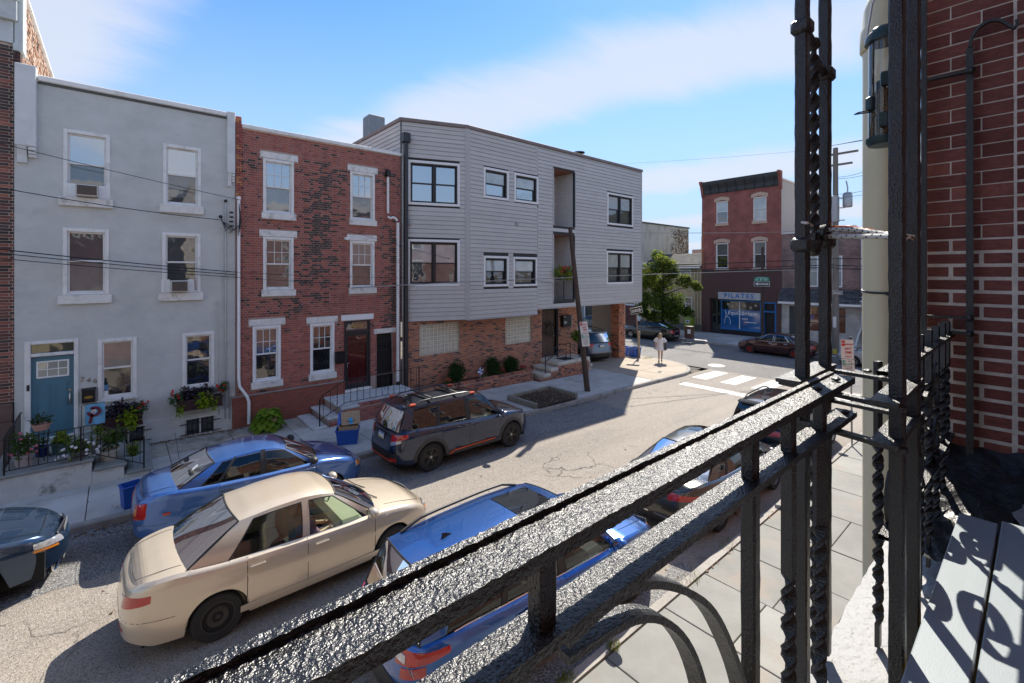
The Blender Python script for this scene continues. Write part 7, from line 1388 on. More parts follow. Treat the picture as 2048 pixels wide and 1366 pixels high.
# grass and weeds at kerb joints
b = MB()
for (cx_, cy_, rr_, n) in ((24.35, 15.6, .55, 240), (24.3, 16.4, .35, 120), (4.05, 3.72, .14, 160), (4.9, 3.66, .12, 120), (6.9, 3.7, .3, 70), (8.4, 3.75, .25, 60), (10.2, 3.2, .2, 40)):
    for k in range(n): a, q = rnd.uniform(0, 6.3), rr_*math.sqrt(rnd.random()); x, y = cx_+q*math.cos(a), cy_+q*math.sin(a)*.5; h = rnd.uniform(.05, .14); dx_, dy_ = rnd.uniform(-.06, .06), rnd.uniform(-.06, .06); z = gz(x)-.02; b.add([(x-.006, y, z), (x+.006, y, z), (x+dx_, y+dy_, z+h)], [(0, 1, 2)], rnd.choice((0, 1)))
tag(b.build('kerb_grass', [leafmat('grass_green', (.09, .15, .02)), leafmat('grass_dry', (.20, .19, .05))]), 'tufts of grass and weeds along the kerb joints', 'grass', kind='stuff')
b = MB()
for k in range(1500):
    q = rnd.random()
    if q < .45: x, y = rnd.uniform(-4, 4.6), 11.90-abs(rnd.gauss(0, .07))
    elif q < .6: x, y = rnd.uniform(.3, 3.0), 16.40-abs(rnd.gauss(0, .08))
    elif q < .72: x, y = rnd.uniform(-4, 20), rnd.uniform(12.3, 16)
    elif q < .80: x, y = rnd.uniform(12, 15.5), 11.85-abs(rnd.gauss(0, .06))
    elif q < .92: x, y = rnd.uniform(7.0, 10.5), 3.72+rnd.gauss(0, .07)
    else: x, y = rnd.uniform(-3, 20), rnd.uniform(4, 11.8)
    z = gz(x)+(.012 if (y > 12.12 or y < 3.64) else -.128); a, r = rnd.uniform(0, 6.3), rnd.uniform(.015, .045); b.quad((x-r*math.cos(a), y-r*math.sin(a), z), (x+r*.5*math.sin(a), y-r*.5*math.cos(a), z+rnd.uniform(0, .02)), (x+r*math.cos(a), y+r*math.sin(a), z+rnd.uniform(0, .012)), (x-r*.5*math.sin(a), y+r*.5*math.cos(a), z), rnd.choice((0, 1, 1)))
tag(b.build('fallen_leaves', LEAFM[:2]), 'dry brown leaves scattered along the kerbs and walls', 'leaves', kind='stuff')

# ------------------------------------------------------------------ bins, boxes, street furniture
BINB = mat('recycling_blue', (.015, .09, .40), .45, var=.1)
def bin_(label, x, y, rot, w=.42, d=.32, h=.42, group='blue recycling bins'):
    t = thing('recycling_bin', label, 'recycling bin', (x, y, gz(x)+.004), R(rot), group); b = MB(); w2, d2 = w/2, d/2; k = .84
    vs = [(-w2*k, -d2*k, 0), (w2*k, -d2*k, 0), (w2*k, d2*k, 0), (-w2*k, d2*k, 0), (-w2, -d2, h), (w2, -d2, h), (w2, d2, h), (-w2, d2, h), (-w2+.015, -d2+.015, h), (w2-.015, -d2+.015, h), (w2-.015, d2-.015, h), (-w2+.015, d2-.015, h), (-w2*k+.02, -d2*k+.02, .03), (w2*k-.02, -d2*k+.02, .03), (w2*k-.02, d2*k-.02, .03), (-w2*k+.02, d2*k-.02, .03)]
    b.add(vs, [(3, 2, 1, 0)] + [(i, (i+1) % 4, 4+(i+1) % 4, 4+i) for i in range(4)] + [(4+i, 4+(i+1) % 4, 8+(i+1) % 4, 8+i) for i in range(4)] + [(8+i, 8+(i+1) % 4, 12+(i+1) % 4, 12+i) for i in range(4)] + [(12, 13, 14, 15)]); b.build('tub', BINB, t)
    b = MB(); b.tube([(-w2-.008, -d2-.008, h-.02), (w2+.008, -d2-.008, h-.02), (w2+.008, d2+.008, h-.02), (-w2-.008, d2+.008, h-.02), (-w2-.008, -d2-.008, h-.02)], .014, 6); b.build('rim', BINB, t); return t
bin_('blue recycling bin beside the trunk of the faded blue sedan', .22, 12.30, 12, .34, .32, .46); bin_('blue recycling bin full of cardboard before the brick stoop', 5.02, 13.05, -25, .62, .44, .42)
bin_('left one of the two blue recycling bins at the leaning sign', 24.1, 17.05, 10, .5, .42, .55); bin_('right one of the two blue recycling bins at the leaning sign', 24.15, 16.42, -8, .62, .5, .58)
cbx = thing('cardboard_box', 'open cardboard delivery box standing in the blue recycling bin', 'box', (5.05, 13.05, .12), R(-25)); CARD = mat('cardboard', (.42, .29, .18), .85, var=.1, vscale=6)
b = MB(); b.box(-.26, .26, -.19, -.185, 0, .36); b.box(-.26, .26, .185, .19, 0, .36); b.box(-.265, -.26, -.19, .19, 0, .36); b.box(.26, .265, -.19, .19, 0, .36); b.build('box', CARD, cbx)
b = MB(); b.box(-.26, .26, -.004, .004, 0, .40); fp = b.build('flap', CARD, cbx); fp.location = (.06, .02, .34); fp.rotation_euler = (R(-38), 0, R(10)); b = MB(); b.box(-.05, .05, -.0065, -.0045, .02, .20); b.build('tape', mat('blue_tape', (.05, .35, .62), .4), fp); b = MB(); b.tube([(-.12+.24*k/8, -.006, .13-.05*math.sin(math.pi*k/8)) for k in range(9)], .009, 5); b.build('printed_arrow', BLACKP, fp)
b = MB(); b.add([(-.33, .10, .30), (-.30, .20, .62), (-.22, .26, .70), (-.14, .22, .52), (-.2, .1, .35)], [(0, 1, 2, 3, 4)]); b.build('plastic_bag', mat('blue_plastic_bag', (.03, .16, .55), .4), cbx)
nwb = thing('newspaper_box', 'lime green newspaper box against the tan building', 'newspaper box', (40.0, 21.3, gz(40)), R(-90)); b = MB(); b.prism([(-.3, .05), (-.3, 1.0), (-.18, 1.32), (.25, 1.32), (.25, .05)], 'x', -.38, .38); b.build('cabinet', mat('lime_paint', (.24, .30, .02), .4), nwb); b = MB(); b.box(-.22, .16, -.315, -.30, .75, 1.05); b.build('window', WHITE2, nwb); b = MB(); b.box(-.12, .08, -.325, -.316, .84, .98); b.build('paper', IRON, nwb)
tb = thing('litter_bin', 'brown square litter bin on the far kerb behind the black sedan', 'litter bin', (35.2, 18.75, gz(35)), R(10)); b = MB(); b.box(-.3, .3, -.3, .3, 0, .92, bev=.03); b.build('body', mat('brown_bin', (.12, .06, .04), .7, var=.2), tb); b = MB(); b.box(-.32, .32, -.32, .32, .92, .98, bev=.02); b.build('lid', BLACKP, tb); b = MB(); b.box(-.305, -.3, -.2, .05, .4, .75); b.build('notice', WHITE2, tb)
POLEW = mat('weathered_pole', (.075, .050, .040), .9, var=.35, vscale=6, bump=.5, bscale=30, stretch=(1, 1, .15)); REDP = mat('sign_red', (.50, .025, .03), .5); GRNP = mat('sign_green', (.02, .30, .20), .5); SIGNW = mat('sign_white', (.66, .66, .64), .5, var=.06, vscale=9)
def parking_sign(par, origin, w, up, red_h=.34, tall=1.0):
    """two stacked plates facing -x/-y; origin = left bottom, w = vector to the right, up = vector up"""
    o, w, up = Vector(origin), Vector(w), Vector(up); n = w.cross(up).normalized()
    def rect(nm, m_, u0, u1, v0, v1, off, p): b = MB(); q = [o+w*u+up*v+n*off for u, v in ((u0, v0), (u1, v0), (u1, v1), (u0, v1))]; b.add(q+[c-n*.004 for c in q], [(0, 1, 2, 3), (7, 6, 5, 4), (0, 4, 5, 1), (1, 5, 6, 2), (2, 6, 7, 3), (3, 7, 4, 0)]); return b.build(nm, m_, p, world=True)
    top_ = rect('upper_plate', SIGNW, 0, 1, .52, 1, .0, par); low = rect('lower_plate', SIGNW, .03, 1.03, 0, .505, .0, par)
    rect('red_square', REDP, .05, .33, .84, .98, .006, top_); rect('green_square', GRNP, .08, .30, .34, .47, .006, low)
    ang = math.atan2(w.y, w.x); R_ = (R(90), 0, ang); lean = math.atan2(up.x*w.normalized().x+up.y*w.normalized().y, up.z)
    def tx(s, size, m_, u, v, p): text_on('lettering', s, size, m_, p, o+w*u+up*v+n*.007, (R(90), -lean*0, ang), .001, world=True)
    wl_ = w.length; tx('NO', wl_*.16, SIGNW, .19, .91, top_); tx('PARKING', wl_*.15, REDP, .64, .89, top_); tx('ANY', wl_*.26, REDP, .55, .775, top_); tx('TIME', wl_*.26, REDP, .55, .675, top_)
    rect('arrow', REDP, .32, .78, .565, .585, .007, top_); tx('2', wl_*.26, SIGNW, .19, .405, low); tx('HR', wl_*.13, IRON, .60, .45, low); tx('PARKING', wl_*.15, GRNP, .66, .38, low)
    for k, (a, c) in enumerate(((.2, .85), (.25, .8), (.2, .88), (.3, .8), (.2, .85), (.35, .78))): rect('small_print', mat('faded_print', (.25, .25, .24), .6), a, c, .30-k*.045, .315-k*.045, .006, low)
sp_ = thing('sign_pole', 'short leaning dark wooden pole with parking signs beside the tree pit', 'pole', (15.16, 12.66, gz(15.1)))
pt = lambda z: Vector((15.16-.62*(z+.2)/7.4*1.35, 12.66+.30*(z+.2)/7.4, z)); b = MB(); b.tube([pt(-.3), pt(2), pt(4.5), pt(6.75)], [.125, .115, .10, .085], 12); b.build('pole', POLEW, sp_, world=True)
parking_sign(sp_, pt(1.75)+Vector((-.22, -.16, 0)), (.36, -.12, 0), (pt(3.05)-pt(1.75))*.80)
b = MB(); b.box(-.03, .03, -.03, .03, 0, .5); o = b.build('bracket', IRON, sp_, world=False); o.location = pt(5.9)-Vector(sp_.location)+Vector((.12, 0, 0))
# near kerb parking sign
s2 = thing('parking_sign', 'parking sign on a thin post at the near kerb, seen through the railing', 'sign', (16.2, 3.62, gz(16))); b = MB(); b.tube([(16.2, 3.62, gz(16)-.05), (16.12, 3.64, 2.95)], .025, 8); b.build('post', GALV, s2, world=True); parking_sign(s2, (15.93, 3.80, 1.78), (.28, -.24, -.03), (-.06, .02, 1.13)); b = MB(); b.box(16.08, 16.16, 3.6, 3.68, 2.92, 2.98, bev=.01); b.build('cap', BLACKP, s2, world=True)
# stop sign at the near corner
ss = thing('stop_sign', 'red STOP sign glimpsed between the iron posts', 'sign', (22.2, 3.33, gz(22))); b = MB(); b.tube([(0, 0, 0), (0, 0, 3.3)], .03, 8); b.build('post', GALV, ss)
b = MB(); oc = [(.41*math.cos(R(22.5+45*k)), .41*math.sin(R(22.5+45*k))) for k in range(8)]; b.prism([(y, z) for y, z in oc], 'x', -.05, -.045); o = b.build('border', SIGNW, ss); o.location = (0, 0, 2.95); b = MB(); b.prism([(y*.94, z*.94) for y, z in oc], 'x', -.053, -.051); r_ = b.build('face', REDP, ss); r_.location = (0, 0, 2.95); text_on('lettering', 'STOP', .30, SIGNW, r_, (-.056, 0, 0), FACE_MX, .001)
# street name and one-way sign on a slim post
sn = thing('street_sign', 'green N 8TH ST sign with ONE WAY arrow on a slim brown post', 'sign', (38.6, 14.45, gz(38.6)), R(-90)); b = MB(); b.tube([(0, 0, 0), (0, 0, 7.4)], [.12, .09], 10); b.build('post', POLEW, sn)
b = MB(); pts = [(-.56, 0), (.56, 0), (.56, .22)] + [(.56*math.cos(a), .22+.12*math.sin(a)) for a in np.linspace(.3, 2.84, 9)] + [(-.56, .22)]; b.prism(pts, 'y', -.16, -.145); g_ = b.build('name_plate', GRNP, sn); g_.location = (0, 0, 4.72); text_on('lettering', 'N  8   ST', .24, SIGNW, g_, (0, -.165, .11), FACE_MY, .001); text_on('lettering', 'TH', .11, SIGNW, g_, (.10, -.165, .17), FACE_MY, .001); b = MB(); b.box(-.38, .38, -.166, -.162, .262, .285); b.build('small_print', SIGNW, g_)
def oneway(par, loc, w, h, flip=1, rot=(0, 0, 0)):
    b = MB(); b.box(-w/2, w/2, -.02, 0, -h/2, h/2); o = b.build('one_way_plate', SIGNW, par); o.location = loc; o.rotation_euler = rot; b = MB(); b.box(-w*.47, w*.47, -.024, -.021, -h*.44, h*.44); b.build('black_field', IRON, o)
    b = MB(); b.prism([(flip*-w*.44, 0), (flip*-w*.24, h*.36), (flip*-w*.24, h*.2), (flip*w*.42, h*.2), (flip*w*.42, -h*.2), (flip*-w*.24, -h*.2), (flip*-w*.24, -h*.36)], 'y', -.030, -.026); b.build('arrow', SIGNW, o); text_on('lettering', 'ONE WAY', h*.36, IRON, o, (flip*w*.08, -.032, 0), FACE_MY, .001)
oneway(sn, (0, -.145, 4.50), 1.16, .40)
# leaning one-way sign at the corner, braced with wood
ls = thing('leaning_sign', 'leaning one-way arrow sign braced with wood beside the blue bins', 'sign', (24.30, 16.15, gz(24.3))); b = MB(); b.tube([(0, 0, -.05), (-.10, .10, 1.4), (-.16, .16, 3.0)], .035, 8); b.build('post', mat('rusty_post', (.26, .17, .12), .8, var=.3), ls)
b = MB(); b.box(-.06, .06, -.05, .05, 0, 1.6, bev=.01); o = b.build('wood_brace', mat('old_wood', (.34, .27, .19), .9, var=.3, vscale=8), ls); o.location = (-.12, .02, 0); o.rotation_euler = (R(3), R(-2), 0); b = MB(); b.tube([(-.2, .04, .5), (-.35, -.25, .02)], .022, 6); b.build('bent_stub', MATS['rusty_post'], ls); oneway(ls, (-.20, .12, 2.86), .72, .40, -1, (R(4), R(-12), R(-48)))
# utility pole with transformer and cross arms
up = thing('utility_pole', 'tall wooden utility pole with transformer on the far pavement', 'utility pole', (35.2, 8.75, gz(35))); WOODP = mat('grey_wood_pole', (.20, .18, .155), .9, var=.3, vscale=5, bump=.4, bscale=30, stretch=(1, 1, .15)); b = MB(); b.tube([(0, 0, -.2), (0, 0, 6), (0, 0, 13.4)], [.21, .18, .14], 14); b.build('pole', WOODP, up)
for (z, l) in ((13.0, 1.2), (12.3, .9)): b = MB(); b.box(-.06, .06, -l, l, z-.06, z+.06); b.build('cross_arm', WOODP, up)
b = MB(); b.lathe([(0, 0), (.24, .02), (.26, .1), (.26, .85), (.20, .95), (0, .98)], .1, -.62, 9.5, 18); b.tube([(.1, -.62, 10.4), (.12, -.62, 10.8), (.1, -.55, 11.2)], .04, 8); b.build('transformer', GALV, up); b = MB(); b.box(-.25, .25, -.16, .2, 8.6, 10.3, bev=.04); b.lathe([(.1, 0), (.12, .5)], .0, .35, 9.2, 12); b.build('equipment_box', mat('equipment_grey', (.40, .41, .41), .6, var=.2, vscale=6), up)
for zz in (9.5, 10.1, 8.7): b = MB(); b.box(-.05, .05, -.5, .35, zz-.03, zz+.03); b.build('bracket', GALV, up)
b = MB(); b.box(-.02, .02, -.42, .38, -.12, .12); o = b.build('one_way_plate', SIGNW, up); o.location = (-.22, 0, 4.05); b = MB(); b.box(-.026, -.022, -.40, .36, -.10, .10); b.build('black_field', IRON, o); b = MB(); b.box(-.03, -.028, -.36, .30, -.065, .065); b.build('white_field', SIGNW, o); text_on('lettering', 'ONE WAY', .14, IRON, o, (-.032, -.02, 0), FACE_MX, .001)
b = MB(); b.box(-.215, -.19, -.09, .09, 1.8, 2.5); b.build('pole_notice', SIGNW, up); b = MB(); b.box(-.225, -.20, -.12, .1, .1, .42); b.build('pole_tag', PLATEY, up)
# ------------------------------------------------------------------ overhead lines
def wire(label, a, c, sag, r=.012, m_=IRON, n=18, group='overhead wires', nm='wire'):
    a, c = Vector(a), Vector(c); b = MB(); b.tube([a+(c-a)*(k/n)-Vector((0, 0, sag*4*(k/n)*(1-k/n))) for k in range(n+1)], r, 6); return tag(b.build(nm, m_), label, 'wire', group)
GREYW = mat('grey_cable', (.30, .29, .27), .6)
wire('thin wire from the left edge down to the white mast of the brick house', (-6, 15.9, 8.7), (2.87, 16.36, 7.12), .10, .008)
wire('black cable sagging across the grey house below its top windows', (-6, 15.8, 7.6), (2.42, 16.34, 6.45), .22, .011)
for k, (z0, z1) in enumerate(((5.62, 4.86), (5.52, 4.78), (5.36, 4.70))): wire(('upper', 'middle', 'lower')[k] + ' one of three dark cables across the grey house at middle window height', (-6, 15.9, z0+.35), (2.80, 16.36, z1), .08, (.014, .012, .010)[k])
wire('thin line running along the brick facade below the middle windows', (2.80, 16.36, 4.86), (8.6, 16.3, 4.66), .05, .007); wire('second thin line along the brick facade', (2.80, 16.36, 4.70), (8.9, 16.2, 4.32), .05, .006)
wire('grey cable from the brick house across the clad building to the utility pole', (6.44, 16.35, 4.30), (35.05, 8.8, 5.05), -.10, .018, GREYW); wire('service line from the thin brick facade line to the clad building', (4.6, 16.35, 6.75), (16.3, 15.4, 4.25), .12, .007)
wire('grey cable from the clad building corner to the utility pole', (21.0, 15.4, 7.05), (35.05, 8.8, 7.55), .06, .016, GREYW)
for k, z in enumerate((5.75, 5.35, 5.2)): wire(('upper', 'middle', 'lower')[k] + ' one of the black telephone cables running past the PILATES shop', (35.0, 8.8, z), (35.0, 60, z+.3), .5, .028)
for k, z in enumerate((5.75, 5.3, 5.1)): wire(('upper', 'middle', 'lower')[k] + ' one of the black telephone cables right of the utility pole', (35.0, 8.7, z), (35.0, -20, z+.1), .3, .024)
for k in range(4): wire(('first', 'second', 'third', 'fourth')[k] + ' thin power line from the top of the utility pole', (35.2, 8.75-.9+.6*k, 13.1), (30.0, -14, 13.0+.3*k), .5, .012)
for k, (z0, z1) in enumerate(((11.0, 12.6), (10.9, 11.9), (9.9, 10.8), (9.7, 10.2))): wire(('highest', 'second highest', 'third', 'lowest') [k] + ' looping service line from the utility pole to the right', (35.2, 8.6, z0), (33.0, 4.2, z1), .6-.1*k, .012)
wire('faint power line high above the cross street', (35.2, 9.6, 13.0), (30, 46, 17.5), .5, .006)

# ------------------------------------------------------------------ people
def skin_body(name, J, E, m_, parent, sub=2, root='pelvis'):
    """one continuous body grown from a joint skeleton; J: name -> (x, y, z, radius)"""
    names = list(J); me = bpy.data.meshes.new(name); me.from_pydata([J[k][:3] for k in names], [(names.index(a), names.index(c)) for a, c in E], []); me.update()
    o = bpy.data.objects.new(name, me); COL.objects.link(o); o.modifiers.new('s', 'SKIN'); sv = me.skin_vertices[0].data
    for i, k in enumerate(names): sv[i].radius = (J[k][3], J[k][3]); sv[i].use_root = (k == root)
    ss_ = o.modifiers.new('u', 'SUBSURF'); ss_.levels = sub; ss_.render_levels = sub
    bpy.context.view_layer.update(); m2 = bpy.data.meshes.new_from_object(o.evaluated_get(bpy.context.evaluated_depsgraph_get())); bpy.data.objects.remove(o)
    m2.name = name; m2.materials.clear(); m2.materials.append(m_); m2.polygons.foreach_set('use_smooth', [True]*len(m2.polygons))
    r = bpy.data.objects.new(name, m2); COL.objects.link(r); r.parent = parent; return r
SKIN = mat('skin', (.52, .30, .21), .55, var=.06); HAIRB = mat('blond_hair', (.42, .29, .15), .6, var=.35, vscale=20, stretch=(4, 4, 1)); DRESS = mat('white_dress', (.72, .68, .66), .85, var=.05, vscale=6)
def hand(J, E, p, wrist, d, sgn, s=1.0):
    w = Vector(wrist); d = Vector(d).normalized(); pal = w+d*.07*s; J[p+'palm'] = (*pal, .026*s); E.append((p+'wrist', p+'palm')); sd_ = d.cross(Vector((0, 1, 0))).normalized()
    for k in range(4): q = pal+sd_*(k-1.5)*.020*s; e1 = q+d*(.045-.004*abs(k-1.4))*s; e2 = e1+(d+Vector((0, -sgn*.5, 0))).normalized()*.03*s; J[p+'f%d' % k] = (*e1, .009*s); J[p+'g%d' % k] = (*e2, .008*s); E += [(p+'palm', p+'f%d' % k), (p+'f%d' % k, p+'g%d' % k)]
    th_ = w+d*.03*s+sd_*.035*s; J[p+'t0'] = (*th_, .011*s); J[p+'t1'] = (*(th_+(d+sd_*.4).normalized()*.04*s), .009*s); E += [(p+'wrist', p+'t0'), (p+'t0', p+'t1')]
wm = thing('person', 'person in a short white dress with a dark shoulder bag walking away', 'person', (23.75, 14.42, gz(23.8)), R(25))
J = {'pelvis': (0, 0, .93, .13), 'spine': (0, 0, 1.08, .105), 'chest': (0, 0, 1.25, .125), 'neck0': (0, 0, 1.38, .06), 'neck': (.01, 0, 1.44, .048), 'head': (.03, 0, 1.54, .085), 'top': (.02, 0, 1.63, .06)}
E = [('pelvis', 'spine'), ('spine', 'chest'), ('chest', 'neck0'), ('neck0', 'neck'), ('neck', 'head'), ('head', 'top')]
for p, s, kx, ax in (('l', 1, .10, .06), ('r', -1, .02, -.20)):
    J.update({p+'hip': (0, s*.09, .86, .085), p+'knee': (kx, s*.09, .48, .055), p+'ankle': (ax, s*.085, .10 if p == 'l' else .16, .034), p+'toe': (ax+.14, s*.10, .03 if p == 'l' else .05, .03), p+'sh': (0, s*.165, 1.35, .055), p+'elbow': (-.05 if p == 'l' else .02, s*.25, 1.10, .040), p+'wrist': (.05, s*.26, .88, .028)})
    E += [('pelvis', p+'hip'), (p+'hip', p+'knee'), (p+'knee', p+'ankle'), (p+'ankle', p+'toe'), ('chest', p+'sh'), (p+'sh', p+'elbow'), (p+'elbow', p+'wrist')]; hand(J, E, p, J[p+'wrist'][:3], (.15, 0, -1), s)
skin_body('body', J, E, SKIN, wm)
b = MB(); rows = []
for (z, rx, ry) in ((.70, .25, .27), (.78, .235, .255), (.95, .19, .215), (1.08, .16, .19), (1.22, .165, .205), (1.33, .15, .21), (1.39, .09, .13), (1.42, .065, .075)): rows.append([(rx*math.cos(t)*(1+.05*math.sin(5*t)*(1.3-z)), ry*math.sin(t)*(1+.05*math.cos(4*t)*(1.3-z)), z) for t in np.linspace(0, 2*math.pi, 25)])
b.grid(rows)
for s in (1, -1): b.tube([(0, s*.15, 1.36), (-.01, s*.22, 1.27), (-.02, s*.27, 1.16)], [.085, .10, .115], 12, caps=False)
b.build('dress', DRESS, wm); b = MB(); b.ball((.0, 0, 1.58), .105, .098, .105, 14, 10); b.ball((-.06, 0, 1.46), .085, .11, .14, 12, 8); b.ball((-.075, .03, 1.34), .06, .085, .12, 10, 7); b.ball((-.07, .08, 1.42), .05, .05, .10, 8, 6); b.build('hair', HAIRB, wm)
b = MB(); b.ball((.115, 0, 1.53), .018, .016, .022, 8, 6); b.build('nose', SKIN, wm)
for s in (1, -1): b = MB(); b.ball((.105, s*.033, 1.555), .011, seg=8, rings=5); b.build('eye', IRON, wm); b = MB(); b.ball((.02, s*.09, 1.54), .018, .010, .03, 8, 6); b.build('ear', SKIN, wm)
b = MB(); b.box(.108, .116, -.025, .025, 1.484, 1.492); b.build('mouth', mat('lips', (.40, .13, .11), .5), wm)
for p, s in (('l', 1), ('r', -1)): x, y, z, _ = J[p+'ankle']; b = MB(); b.ball((x+.05, s*.093, max(.04, z-.06)), .12, .045, .045, 12, 8); b.build('shoe', mat('dark_sandal', (.06, .03, .02), .6), wm)
bg = thing('shoulder_bag', 'dark grey shoulder bag on the right side of the walking person', 'bag', (23.75, 14.42, gz(23.8)), R(25)); b = MB(); b.prism([(-.17, .72), (.15, .72), (.13, 1.10), (-.12, 1.12)], 'y', -.335, -.235); b.build('bag', mat('grey_leather', (.045, .045, .048), .6, var=.2), bg); b = MB(); b.tube([(.1, -.28, 1.10), (.03, -.20, 1.40), (-.10, -.28, 1.12)], .012, 6); b.build('strap', MATS['grey_leather'], bg)
# passenger in the sand coloured sedan
ps_ = thing('person', 'person in a mauve top on the passenger seat of the sand coloured sedan', 'person', (2.27, 8.13, rz_(2.27)), R(1.0)); cx_, cy_ = .06, -.38
J = {'pelvis': (cx_+.0, cy_, .68, .13), 'spine': (cx_-.05, cy_, .84, .12), 'chest': (cx_-.09, cy_, 1.00, .125), 'neck0': (cx_-.10, cy_, 1.11, .06), 'neck': (cx_-.09, cy_, 1.15, .045), 'head': (cx_-.05, cy_, 1.24, .08), 'top': (cx_-.06, cy_, 1.31, .06)}
E = [('pelvis', 'spine'), ('spine', 'chest'), ('chest', 'neck0'), ('neck0', 'neck'), ('neck', 'head'), ('head', 'top')]
for p, s in (('l', 1), ('r', -1)):
    J.update({p+'hip': (cx_+.08, cy_+s*.09, .66, .08), p+'knee': (cx_+.48, cy_+s*.10, .68, .06), p+'ankle': (cx_+.56, cy_+s*.10, .48, .04), p+'sh': (cx_-.08, cy_+s*.17, 1.06, .055), p+'elbow': (cx_+.06, cy_+s*.23, .84, .042), p+'wrist': (cx_+.26, cy_+s*.12, .82, .028)}); E += [('pelvis', p+'hip'), (p+'hip', p+'knee'), (p+'knee', p+'ankle'), ('chest', p+'sh'), (p+'sh', p+'elbow'), (p+'elbow', p+'wrist')]; hand(J, E, p, J[p+'wrist'][:3], (1, 0, -.25), s, .9)
skin_body('body', J, E, SKIN, ps_); b = MB(); rows = []
for (z, dx_, rx, ry) in ((.66, .0, .15, .19), (.80, -.04, .145, .19), (.95, -.08, .15, .205), (1.05, -.09, .125, .20), (1.10, -.10, .07, .10)): rows.append([(cx_+dx_+rx*math.cos(t), cy_+ry*math.sin(t), z) for t in np.linspace(0, 2*math.pi, 21)])
b.grid(rows)
for s in (1, -1): b.tube([(cx_-.08, cy_+s*.16, 1.05), (cx_-.01, cy_+s*.225, .94), (cx_+.06, cy_+s*.235, .85)], [.075, .07, .062], 10)
b.build('top', mat('mauve_cotton', (.36, .17, .26), .85, var=.2, vscale=20), ps_); b = MB(); b.bar([(cx_-.0, cy_-.19, 1.10), (cx_+.085, cy_-.04, .96), (cx_+.13, cy_+.12, .76)], (.6, -.5, .6), .045, .006); b.build('seat_belt', BLACKP, ps_)
b = MB(); b.ball((cx_-.075, cy_, 1.275), .098, .09, .09, 12, 9); b.ball((cx_-.13, cy_, 1.18), .06, .085, .11, 10, 7); b.build('hair', mat('tan_hair', (.34, .18, .08), .6, var=.3), ps_); b = MB(); b.ball((cx_+.035, cy_, 1.235), .017, .015, .02, 8, 6); b.build('nose', SKIN, ps_)
for s in (1, -1): b = MB(); b.ball((cx_+.02, cy_+s*.031, 1.255), .010, seg=8, rings=5); b.build('eye', IRON, ps_)
# ------------------------------------------------------------------ near balcony: iron railing, deck, brick pier
m, n, l, p = newmat('lumpy_black_paint'); LUMP = m
p.inputs['Base Color'].default_value = (.004, .004, .0045, 1); p.inputs['Roughness'].default_value = .36; p.inputs['Specular IOR Level'].default_value = .85
_tc = n.new('ShaderNodeTexCoord'); _n1 = n.new('ShaderNodeTexNoise'); _n1.inputs['Scale'].default_value = 190; _n1.inputs['Detail'].default_value = 2.5; _n1.inputs['Roughness'].default_value = .6; l.new(_tc.outputs['Object'], _n1.inputs['Vector'])
_n2 = n.new('ShaderNodeTexNoise'); _n2.inputs['Scale'].default_value = 22; _n2.inputs['Detail'].default_value = 3; l.new(_tc.outputs['Object'], _n2.inputs['Vector']); _ad = n.new('ShaderNodeMath'); _ad.operation = 'MULTIPLY_ADD'; l.new(_n2.outputs[0], _ad.inputs[0]); _ad.inputs[1].default_value = 1.2; l.new(_n1.outputs[0], _ad.inputs[2])
_bp = n.new('ShaderNodeBump'); _bp.inputs['Strength'].default_value = .55; _bp.inputs['Distance'].default_value = .008; l.new(_ad.outputs[0], _bp.inputs['Height']); l.new(_bp.outputs[0], p.inputs['Normal'])
_ru = n.new('ShaderNodeTexNoise'); _ru.inputs['Scale'].default_value = 9; _ru.inputs['Detail'].default_value = 8; _ru.inputs['Roughness'].default_value = .7; l.new(_tc.outputs['Object'], _ru.inputs['Vector']); _rr = n.new('ShaderNodeMapRange'); l.new(_ru.outputs[0], _rr.inputs[0]); _rr.inputs[1].default_value = .72; _rr.inputs[2].default_value = .78; _mx = n.new('ShaderNodeMixRGB'); l.new(_rr.outputs[0], _mx.inputs[0]); _mx.inputs[1].default_value = (.004, .004, .0045, 1); _mx.inputs[2].default_value = (.05, .018, .008, 1); l.new(_mx.outputs[0], p.inputs['Base Color'])
br = thing('balcony_railing', 'black wrought iron balcony railing with twisted bars right in front of the viewpoint', 'railing', (1.0, .38, 3.6))
def lumpy_bar(nm, x0, x1, y0, y1, z0, z1, amp=.0006, step=.006, par=br, seed=1):
    """rail along x with a dented, paint-laden surface (real relief)"""
    rnd = np.random.RandomState(seed); nx = max(2, int((x1-x0)/step)); ny = max(2, int((y1-y0)/step)); b = MB(); f = lambda i, j: amp*rnd.randn()
    T = [[(x0+(x1-x0)*i/nx, y0+(y1-y0)*j/ny, z1+f(i, j)) for j in range(ny+1)] for i in range(nx+1)]; F = [[(x0+(x1-x0)*i/nx, y0+amp*rnd.randn()*.7 if k else T[i][0][1], z1+(z0-z1)*k/3 if k else T[i][0][2]) for k in range(4)] for i in range(nx+1)]; Bk = [[(x0+(x1-x0)*i/nx, y1+amp*rnd.randn()*.7 if k else T[i][-1][1], z1+(z0-z1)*k/3 if k else T[i][-1][2]) for k in range(4)] for i in range(nx+1)]
    b.grid(T, flip=True); b.grid(F, flip=False); b.grid(Bk, flip=True); b.grid([[F[i][-1], Bk[i][-1]] for i in range(nx+1)], flip=False); b.quad(T[-1][0], F[-1][-1], Bk[-1][-1], T[-1][-1]); return b.build(nm, LUMP, par, world=True, sharp=75)
lumpy_bar('top_rail', -1.3, 1.60, .350, .402, 4.532, 4.550, seed=2); lumpy_bar('rail_lip', -1.3, 1.60, .4022, .414, 4.530, 4.557, amp=.0006, seed=3); lumpy_bar('second_rail', -1.3, 1.62, .350, .402, 4.433, 4.447, amp=.0005, seed=4)
